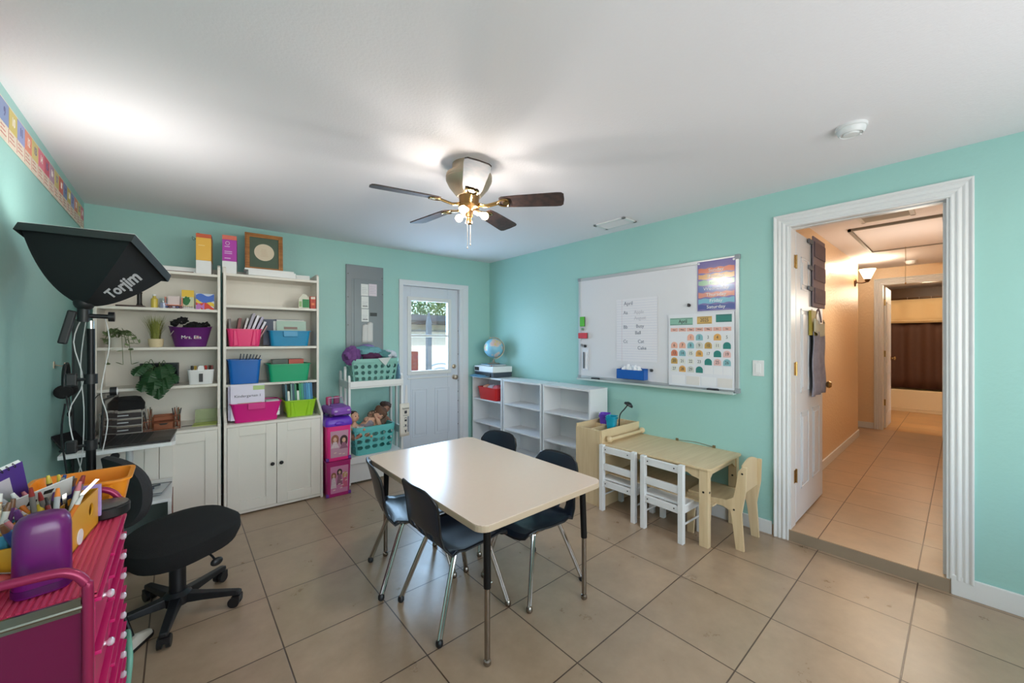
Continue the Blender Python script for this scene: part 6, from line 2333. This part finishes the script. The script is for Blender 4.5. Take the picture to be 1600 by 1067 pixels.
MB().ell((.072, -.205, .275), .028, .016, .02, 14, 8).build('lever_paddle', M['blackp'], t, smooth=True)
b = MB()
b.tube([(-.06, 0, .335), (-.20, 0, .335), (-.27, 0, .46), (-.275, 0, .60), (-.265, 0, .68)], .016, n=10, flat=1.6)
b.build('back_bracket', M['blackp'], t, smooth=True)
b = MB()
N_ = 20
lp = []
for (xo, sc_) in ((-.012, .80), (-.02, .97), (0, 1.0), (.018, .96), (.026, .80)):
    row = []
    for i in range(N_ * 2):
        a = 2 * PI * i / (N_ * 2)
        yy = .195 * sc_ * math.copysign(abs(math.cos(a)) ** .8, math.cos(a))
        zz = .16 * sc_ * math.copysign(abs(math.sin(a)) ** .85, math.sin(a))
        row.append((-.245 + xo + .06 * (yy / .2) ** 2, yy, .70 + zz))
    lp.append(row)
b.loft(lp)
b.build('backrest', mt('chair_back_mesh', (48, 47, 50), .85, bump=.3, bscale=300), t, smooth=True)
MB().prism([(.19, .33), (.235, .335), (.21, .30)], 'y', -.06, -.058).build('fabric_tag', M['inkl'], t)

# ---------------------------------------------------------------- magenta drawer cart
CX0, CX1, CY0, CY1, CZ = -.515, -.135, 1.215, 1.80, .845
t = thing('drawer_cart', 'magenta metal rolling cart with fifteen drawers against the left wall', 'cart', (CX0, CY0, 0))
Wc, Lc = CX1 - CX0, CY1 - CY0
tubm = mt('cart_tube', (150, 34, 78), .3, .3)
for y in (0, Lc):
    b = MB()
    b.tube([(.012, y, .05), (.012, y, .5), (.012, y, CZ - .01), (.016, y, CZ + .03), (.038, y, CZ + .058), (.075, y, CZ + .066), (Wc / 2, y, CZ + .068), (Wc - .075, y, CZ + .066), (Wc - .038, y, CZ + .058), (Wc - .016, y, CZ + .03), (Wc - .012, y, CZ - .01), (Wc - .012, y, .5), (Wc - .012, y, .05)], .0092, n=12, smooth=5)
    b.build('end_frame', tubm, t, smooth=True)
for y in (0, Lc):
    b = MB()
    b.box(.022, Wc - .022, y - .003, y + .003, CZ - .03, CZ + .0)
    b.cyl((.02, y, CZ - .02), (Wc - .02, y, CZ - .02), .005, n=8)
    b.build('cross_bar', M['chromed'] if y == 0 else tubm, t)
    bx(.022, Wc - .022, y + .006 if y == 0 else y - .008, y + .008 if y == 0 else y - .006, .20, CZ - .03).build('side_sheet', mt('cart_sheet_%d' % (1 if y else 0), (112, 20, 66), .25, .1, alpha=.93), t)
# perforated top
b = MB()
nx_, ny_ = 34, 62
b.box(0.0, Wc, .010, Lc - .010, CZ - .006, CZ - .003)
for i in range(nx_):
    x = .012 + i * (Wc - .024) / (nx_ - 1)
    b.box(x - .0028, x + .0028, .012, Lc - .012, CZ - .003, CZ)
b.box(.0, .012, .010, Lc - .010, CZ - .012, CZ + .001)
b.box(Wc - .012, Wc, .010, Lc - .010, CZ - .012, CZ + .001)
b.build('ribbed_top', mt('cart_top', (212, 66, 104), .4, .1), t)
b = MB()
for y in (.245,):
    b.cyl((Wc - .012, y, .08), (Wc - .012, y, CZ - .01), .006, n=8)
for x in (.012, Wc - .012):
    b.cyl((x, 0, .10), (x, Lc, .10), .007, n=8)
b.build('frame_rods', tubm, t)
dm = mt('drawer_pink', (206, 34, 108), .28, coat=.3)
for (y0, y1, n_, hh) in ((.02, .238, 5, .117), (.252, Lc - .02, 10, .0585)):
    for k in range(n_):
        zt = CZ - .012 - k * hh
        d = MB()
        zb = zt - hh + .010
        d.box(.02, Wc - .004, y0 + .004, y1 - .004, zb, zb + .003)
        d.box(.02, Wc - .006, y0 + .004, y0 + .007, zb, zt - .014)
        d.box(.02, Wc - .006, y1 - .007, y1 - .004, zb, zt - .014)
        d.box(Wc - .008, Wc - .004, y0 + .002, y1 - .002, zb, zt - .010)
        d.box(Wc - .014, Wc + .006, y0 + .001, y1 - .001, zt - .016, zt - .008)
        do = d.build('drawer', dm, t, bevel=.001)
        T = Matrix.Translation((Wc - .004, (y0 + y1) / 2, (zt + zb) / 2 - .002)) @ Matrix.Rotation(PI / 2, 4, 'Y')
        MB().lathe([(.001, 0), (.005, 0), (.004, .006), (.009, .011), (.0095, .016), (.006, .02), (.001, .021)], T=T, n=14).build('knob', mt('knob_clear', (226, 214, 224), .12, .3), do, smooth=True)
for (x, y) in ((.012, 0), (Wc - .012, 0), (.012, Lc), (Wc - .012, Lc)):
    b = MB()
    b.cyl((x - .008, y, .025), (x + .008, y, .025), .025, n=18)
    b.box(x - .012, x + .012, y - .012, y + .012, .035, .055)
    b.build('caster', M['blackp'], t, smooth=True)

CT = CZ + .0015
# purple rounded box
t = thing('pencil_sharpener', 'purple rounded plastic container standing at the near end of the cart top', 'container', (-.226, 1.315, CT), R(8))
mpp = mt('purple_gloss', (100, 8, 98), .28, spec=.6)
MB().loft([rr(.080, .07, .02, 0, 6), rr(.086, .072, .024, .006, 6), rr(.084, .070, .026, .13, 6), rr(.080, .066, .028, .148, 6), rr(.066, .054, .025, .160, 6), rr(.04, .03, .014, .165, 6)]).build('body', mpp, t, smooth=True)
MB().loft([rr(.089, .075, .026, .004, 6), rr(.089, .075, .026, .018, 6)]).build('base_ring', mt('purple_dark', (72, 8, 76), .3), t, smooth=True)
# yellow caddy
t = thing('marker_caddy', 'yellow plastic caddy with round finger holes crammed with pens', 'caddy', (-.247, 1.53, CT), R(-7))
my = mt('caddy_yellow', (222, 160, 44), .35)
L_, Wd, Hh = .30, .095, .105
b = MB()
b.box(-Wd / 2, Wd / 2, -L_ / 2, L_ / 2, 0, .004)
b.box(-Wd / 2, -Wd / 2 + .004, -L_ / 2, L_ / 2, 0, Hh)
b.box(-Wd / 2, Wd / 2, -L_ / 2, -L_ / 2 + .004, 0, Hh * .75)
b.box(-Wd / 2, Wd / 2, L_ / 2 - .004, L_ / 2, 0, Hh)
b.box(-.002, .002, -L_ / 2, L_ / 2, 0, Hh * .9)
# right wall with a round hole
n = 24
cy_, cz_, r_ = .09, .062, .018
xo = Wd / 2
outer = []
bmm = b.bm
rect = [(-L_ / 2, 0), (L_ / 2, 0), (L_ / 2, Hh), (-L_ / 2, Hh)]
for xx in (xo, xo - .004):
    ins_ = [bmm.verts.new((xx, cy_ + r_ * math.cos(2 * PI * i / n), cz_ + r_ * math.sin(2 * PI * i / n))) for i in range(n)]
    sq = []
    for i in range(n):
        a = 2 * PI * i / n
        dx, dz = math.cos(a), math.sin(a)
        k = min(((L_ / 2 - cy_) if dx > 0 else (L_ / 2 + cy_)) / max(abs(dx), 1e-6), ((Hh - cz_) if dz > 0 else cz_) / max(abs(dz), 1e-6))
        sq.append(bmm.verts.new((xx, cy_ + dx * k, cz_ + dz * k)))
    cr = {}
    for i in range(n):
        j = (i + 1) % n
        bmm.faces.new((ins_[i], ins_[j], sq[j], sq[i]))
        p, q = sq[i].co, sq[j].co
        if abs(p.y - q.y) > 1e-6 and abs(p.z - q.z) > 1e-6:
            yc = p.y if abs(abs(p.y) - L_ / 2) < 1e-5 else q.y
            zc = p.z if (abs(p.z) < 1e-5 or abs(p.z - Hh) < 1e-5) else q.z
            v_ = bmm.verts.new((xx, yc, zc))
            bmm.faces.new((sq[i], sq[j], v_))
    outer.append((ins_, sq))
for i in range(n):
    j = (i + 1) % n
    bmm.faces.new((outer[0][0][i], outer[0][0][j], outer[1][0][j], outer[1][0][i]))
b.build('caddy_body', my, t)
bx(-.0, Wd / 2 + .006, L_ / 2 - .002, L_ / 2 + .006, .02, Hh + .01).build('lilac_strip', mt('lilac_strip', (168, 146, 206), .4), t, bevel=.002)
MB().cyl((xo + .0005, .0, .022), (xo + .0025, .0, .022), .02, n=24).build('white_sticker', M['whitek'], t)
# pens and markers
rp_ = random.Random(11)
pens = [('grey', (120, 116, 112)), ('white', (222, 220, 214)), ('orange', (228, 130, 50)), ('dark red', (140, 46, 44)), ('brown', (120, 84, 60)), ('blue', (50, 84, 150)), ('black', (44, 42, 42)), ('silver', (176, 176, 178)), ('pink', (206, 120, 130)), ('purple', (96, 50, 110)), ('cream', (214, 200, 170)), ('yellow', (220, 190, 60))]
for k in range(26):
    nm, rgb = pens[k % 12]
    x = -.250 + rp_.uniform(-.03, .03)
    y = 1.53 + rp_.uniform(-.11, .12)
    o = thing('marker_pen', '%s pen jammed in the yellow caddy on the magenta cart' % nm, 'pen', (x, y, CT + .03), (R(rp_.uniform(-38, 20)), R(rp_.uniform(-42, 18)), rp_.uniform(0, 1)), 'pens in the yellow caddy')
    ln = rp_.uniform(.10, .135)
    r0 = rp_.uniform(.0045, .007)
    MB().cyl((0, 0, 0), (0, 0, ln), r0, n=10).build('barrel', mt('pen_' + nm.replace(' ', '_'), rgb, .35), o, smooth=True)
    MB().cyl((0, 0, ln), (0, 0, ln + .022), r0 * 1.05, r0 * .6, n=10).build('cap', mt('pen_' + pens[(k * 5 + 3) % 12][0].replace(' ', '_'), pens[(k * 5 + 3) % 12][1], .35), o, smooth=True)
o = thing('flash_card', 'white card with black printed marks leaning in the yellow caddy', 'card', (-.285, 1.60, CT + .085), (R(38), R(-14), R(28)))
bx(-.065, .065, 0, .0015, 0, .095).build('card', M['paper'], o)
b = MB()
b.prism([(-.02, .05), (-.005, .045), (.0, .06), (-.015, .065)], 'y', -.001, 0)
b.prism([(.01, .07), (.025, .065), (.03, .078), (.012, .082)], 'y', -.001, 0)
b.build('printed_marks', M['blackp'], o)
bx(.03, .065, -.0012, 0, .0, .018).build('blue_print', mt('print_blue', (40, 60, 130), .5), o)
o = thing('craft_scissors', 'silver open scissors sticking out of the yellow caddy', 'scissors', (-.235, 1.60, CT + .075), (R(-6), R(20), R(15)))
for sg in (-1, 1):
    MB().prism([(-.005, 0), (.005, 0), (.004 + sg * .035, .085), (-.004 + sg * .035, .085)], 'y', sg * .001, sg * .001 + .0015).build('blade', M['chrome'], o)
    MB().tube([(-sg * .012 + .012 * math.cos(a), 0, -.018 + .014 * math.sin(a)) for a in [2 * PI * i / 10 for i in range(10)]], .003, n=6, smooth=1, closed=True).build('handle', mt('handle_beige', (196, 172, 150), .4), o, smooth=True)
# white tape roll
# black dish
t = thing('black_dish', 'round black lidded tin at the far end of the cart top', 'tin', (-.170, 1.735, CT), 0)
MB().lathe([(.001, 0), (.048, 0), (.052, .004), (.053, .028), (.05, .030), (.001, .029)], n=36).build('tin_body', M['blackp'], t, smooth=True)
MB().lathe([(.001, .0305), (.046, .0305), (.049, .034), (.044, .036), (.001, .0355)], n=36).build('lid', mt('tin_lid', (92, 88, 86), .35), t, smooth=True)
# orange bin on a small stand beyond the cart
t = thing('side_stool', 'small magenta stool just behind the magenta cart holding the orange bin', 'stool', (-.245, 1.945, 0))
bx(-.12, .095, -.09, .09, .765, .785).build('top', tubm, t, bevel=.003)
for (x, y) in ((-.11, -.08), (.08, -.08), (-.11, .08), (.08, .08)):
    MB().cyl((x, y, 0), (x, y, .765), .008, n=8).build('leg', tubm, t)
bin_thing('orange_bin', 'bright orange plastic bin behind the far end of the cart', 'bin', (-.248, 1.945, .7855), 0, (242, 146, 34), .235, .185, .19, .15, .135, True, .008)
# books and notebooks behind
for k, (lb, x, y, rz_, rgb, h_) in enumerate((('purple and white spiral notebook tilted at the left of the cart', -.375, 1.66, 30, (92, 62, 150), .20), ('pale notebook lying behind the purple one on the cart', -.39, 1.74, 24, (206, 200, 190), .17))):
    o = thing('spiral_notebook', lb, 'notebook', (x, y, CT + .06), (R(38), R(-22), R(rz_)))
    bx(-.075, .075, 0, .009, 0, h_).build('pages', M['paper'], o)
    bx(-.077, .077, -.0012, 0, 0, h_).build('cover', mt('nb_%d' % k, rgb, .4), o)
    bx(-.05, .05, -.002, -.0012, h_ * .25, h_ * .8).build('cover_label', mt('nb_label', (222, 212, 220), .5), o)
    b = MB()
    for q in range(12):
        b.tube([(-.06 + q * .011, -.004 + .006 * math.cos(a), h_ + .003 + .006 * math.sin(a)) for a in [2 * PI * i / 8 for i in range(8)]], .0008, n=4, smooth=1, closed=True)
    b.build('spiral_binding', M['knob'], o)
# blue bin with hole and green tub with supplies at the left
t = bin_thing('supply_bin', 'light blue bin with round hole at the left end of the cart', 'bin', (-.345, 1.46, CT), R(0), (84, 166, 196), .10, .12, .09, .11, .10, False, .002)
MB().cyl((.0505, -.01, .05), (.046, -.01, .05), .02, n=24).build('round_hole', M['blackp'], t)
bin_thing('supply_bin', 'green bin behind the light blue one at the left of the cart', 'bin', (-.350, 1.585, CT), R(0), (40, 150, 84), .09, .10, .08, .09, .12, False, .002)
for k in range(12):
    nm, rgb = pens[(k * 7 + 2) % 12]
    x = -.345 + rp_.uniform(-.03, .03)
    y = 1.46 + rp_.uniform(-.035, .035)
    o = thing('marker_pen', '%s pen standing in the light blue bin on the magenta cart' % nm, 'pen', (x, y, CT + .01), (R(rp_.uniform(-14, 10)), R(rp_.uniform(-10, 14)), 0), 'pens in the light blue bin')
    ln = rp_.uniform(.11, .15)
    MB().cyl((0, 0, 0), (0, 0, ln), .006, n=10).build('barrel', mt('pen_' + nm.replace(' ', '_'), rgb, .35), o, smooth=True)
    MB().cyl((0, 0, ln), (0, 0, ln + .02), .0062, .004, n=10).build('cap', mt('pen_' + pens[(k * 3 + 1) % 12][0].replace(' ', '_'), pens[(k * 3 + 1) % 12][1], .35), o, smooth=True)
t = thing('pencil_pouch', 'red pouch with grey zipper at the near left of the cart top', 'pouch', (-.345, 1.335, CT), R(25))
MB().ell((0, 0, .022), .075, .034, .022, 20, 10).build('pouch_body', mt('pouch_red', (186, 64, 66), .5, var=.2, vscale=30), t, smooth=True)
MB().tube([(-.07, 0, .03), (-.03, .0, .045), (.03, 0, .046), (.07, 0, .03)], .003, n=6).build('zipper', M['chromed'], t, smooth=True)

# mint green rail and shoe on the floor beside the cart
t = thing('mint_step_stool', 'mint green metal frame on the floor behind the cart', 'stool', (-.20, 2.17, 0))
MB().tube([(.045, -.06, .0), (.055, -.05, .13), (.05, .0, .165), (.04, .10, .165), (.03, .16, .13), (.02, .18, .0)], .009, n=10, smooth=6).build('front_tube', mt('mint_paint', (128, 190, 168), .35), t, smooth=True)
MB().tube([(-.18, -.06, .0), (-.17, -.05, .13), (-.17, .0, .165), (-.17, .10, .165), (-.17, .16, .13), (-.18, .18, .0)], .009, n=10, smooth=6).build('rear_tube', mt('mint_paint', (128, 190, 168), .35), t, smooth=True)
MB().box(-.17, .045, .0, .10, .156, .166).build('step_plate', mt('mint_paint', (128, 190, 168), .35), t, bevel=.003)
t = thing('sneaker', 'white and black sneaker on the floor between cart and office chair', 'shoe', (-.145, 2.45, 0), R(55))
t.scale = (.72, .72, .72)
MB().loft([rr(.20, .07, .03, 0, 5), rr(.21, .075, .034, .008, 5), rr(.21, .075, .034, .022, 5)]).build('sole', M['blackp'], t, smooth=True)
MB().loft([rr(.20, .07, .033, .022, 5), rr(.19, .066, .03, .04, 5, -.004), rr(.12, .056, .026, .062, 5, -.03), rr(.09, .05, .024, .075, 5, -.045)]).build('upper', mt('sneaker_white', (206, 202, 190), .6), t, smooth=True)
b = MB()
for k in range(4):
    b.tube([(.0 + k * .016, -.022, .052 - k * .004), (.006 + k * .016, 0, .064 - k * .007), (.0 + k * .016, .022, .052 - k * .004)], .0028, n=5)
b.build('laces', M['ink'], t)

# ================================================================== OUTSIDE THE BACK DOOR
struct(MB().box(-6, 16, 4.75, 22, -.14, -.10).build('ground', mt('outside_ground', (190, 176, 154), .9, var=.15, vscale=2)))
struct(bx(-2, 5.5, YREAR - 2.9, YREAR - .1, 2.46, 2.55).build('sun_blocker', M['trim']))  # unseen slab added to keep the sun out of the rear window
struct(bx(-.6, 4.2, 4.52, 4.95, 2.55, 2.62).build('eave', M['trim']))
t = thing('neighbour_house', 'low cream house with dark shingled roof behind the yard', 'house', (5.2, 9.0, -.1))
bx(-5, 7, 0, 3, 0, 1.90).build('wall', mt('house_cream', (238, 226, 204), .8, bump=.3, bscale=20), t)
MB().prism([(-.45, 1.88), (3.0, 1.90), (2.0, 2.22), (.9, 2.20), (-.45, 1.96)], 'x', -5.3, 7.3).build('roof', mt('shingle_brown', (62, 50, 40), .9, var=.35, vscale=30, bump=.8, bscale=30), t)
bx(-5, 7, -.03, -.0, 1.70, 1.745).build('fascia_pipe', mt('pipe_grey', (170, 166, 160), .6), t)
t = thing('yard_post', 'grey wooden post standing in the yard outside the door', 'post', (3.06, 5.62, -.1))
bx(-.035, .035, -.035, .035, 0, 1.78).build('post_body', mt('post_grey', (150, 146, 148), .7), t)
MB().loft([rr(.07, .07, .004, 1.78, 2), rr(.02, .02, .002, 1.93, 2)]).build('finial', mt('post_grey', (150, 146, 148), .7), t)
t = thing('brick_planter', 'low red brick wall piece in the yard outside the door', 'brick wall', (3.48, 7.0, -.1))
bx(-.28, .10, 0, .2, 0, 1.26).build('bricks', mt('brick_red', (136, 62, 44), .9, var=.4, vscale=30, bump=.6, bscale=50), t)
t = thing('young_tree_stake', 'thin brown wooden stake in front of the cream house', 'stake', (4.02, 6.6, -.1))
MB().cyl((0, 0, 0), (.01, 0, 1.66), .026, .02, n=10).build('stake', mt('stake_brown', (168, 136, 108), .8, var=.2, vscale=20), t)
MB().cyl((-.1, 0, 0), (0, 0, .9), .012, n=8).build('side_prop', mt('stake_brown', (168, 136, 108), .8), t)
t = thing('garden_chair', 'white curved metal garden chair back outside the door', 'garden chair', (3.62, 6.2, -.1), R(-25))
for k, r_ in enumerate((.34, .26, .18)):
    MB().tube([(r_ * math.cos(a), 0, .72 + r_ * math.sin(a)) for a in [PI * i / 12 for i in range(13)]], .014, n=8, smooth=2).build('curved_bar', mt('chair_white_metal', (240, 240, 240), .4), t, smooth=True)
for sg in (-1, 1):
    MB().cyl((sg * .34, 0, 0), (sg * .34, 0, .72), .014, n=8).build('leg', mt('chair_white_metal', (240, 240, 240), .4), t)
    MB().cyl((sg * .34, -.4, 0), (sg * .34, -.4, .42), .014, n=8).build('leg', mt('chair_white_metal', (240, 240, 240), .4), t)
bx(-.35, .35, -.42, 0, .42, .44).build('seat', mt('chair_white_metal', (240, 240, 240), .4), t)


def shrub(label, x, y, z, rx_, rz_, n_, rgb, seed):
    t = thing('leafy_tree', label, 'tree', (x, y + 3, z), 0, None)
    MB().cyl((0, 0, -z - .1), (0, 0, 0.2), .09, .05, n=10).build('trunk', mt('bark', (110, 90, 70), .9), t)
    r_ = random.Random(seed)
    b = MB()
    for k in range(n_):
        a, e_ = r_.uniform(0, 2 * PI), math.acos(r_.uniform(-1, 1))
        rad = r_.uniform(.55, 1)
        c = Vector((rx_ * rad * math.sin(e_) * math.cos(a), rx_ * rad * math.sin(e_) * math.sin(a), rz_ * rad * math.cos(e_)))
        s = r_.uniform(.05, .10)
        d1, d2 = Vector((r_.uniform(-1, 1), r_.uniform(-1, 1), r_.uniform(-1, 1))).normalized(), Vector((r_.uniform(-1, 1), r_.uniform(-1, 1), r_.uniform(-1, 1))).normalized()
        vs = [b.bm.verts.new(c + q) for q in (-d1 * s, d2 * s * .5, d1 * s, -d2 * s * .5)]
        b.bm.faces.new(vs)
    b.build('foliage', mt('foliage_%d' % seed, rgb, .6, var=.4, vscale=8), t)


shrub('green bushy tree seen over the roof, left in the door window', 6.7, 11.6, 2.7, 1.35, 1.3, 4200, (96, 118, 56), 21)
shrub('yellow-green tree seen over the roof, right in the door window', 9.6, 12.0, 2.7, 1.4, 1.3, 4200, (124, 136, 66), 22)

# ---------------------------------------------------------------- labels of look-alikes: say which one by its place
def tell_apart():
    byl = {}
    for o in bpy.data.objects:
        if o.parent is None and 'group' in o and 'label' in o:
            byl.setdefault(o['label'], []).append(o)
    for lb, lst in byl.items():
        if len(lst) < 2:
            continue
        if len(lst) <= 3:
            lst.sort(key=lambda o: o.location.x * .652 + o.location.y * .758)
            words_ = ('nearest to the camera', 'farthest from the camera') if len(lst) == 2 else ('nearest to the camera', 'in between', 'farthest from the camera')
            for o, w_ in zip(lst, words_):
                o['label'] = lb.replace(' on the magenta cart', '') + ', ' + w_
        else:
            lst.sort(key=lambda o: o.location.x)
            for k, o in enumerate(lst):
                o['label'] = lb + ', ' + ('leftmost', 'second from left', 'third from left', 'middle one', 'third from right', 'second from right', 'rightmost')[k]


tell_apart()
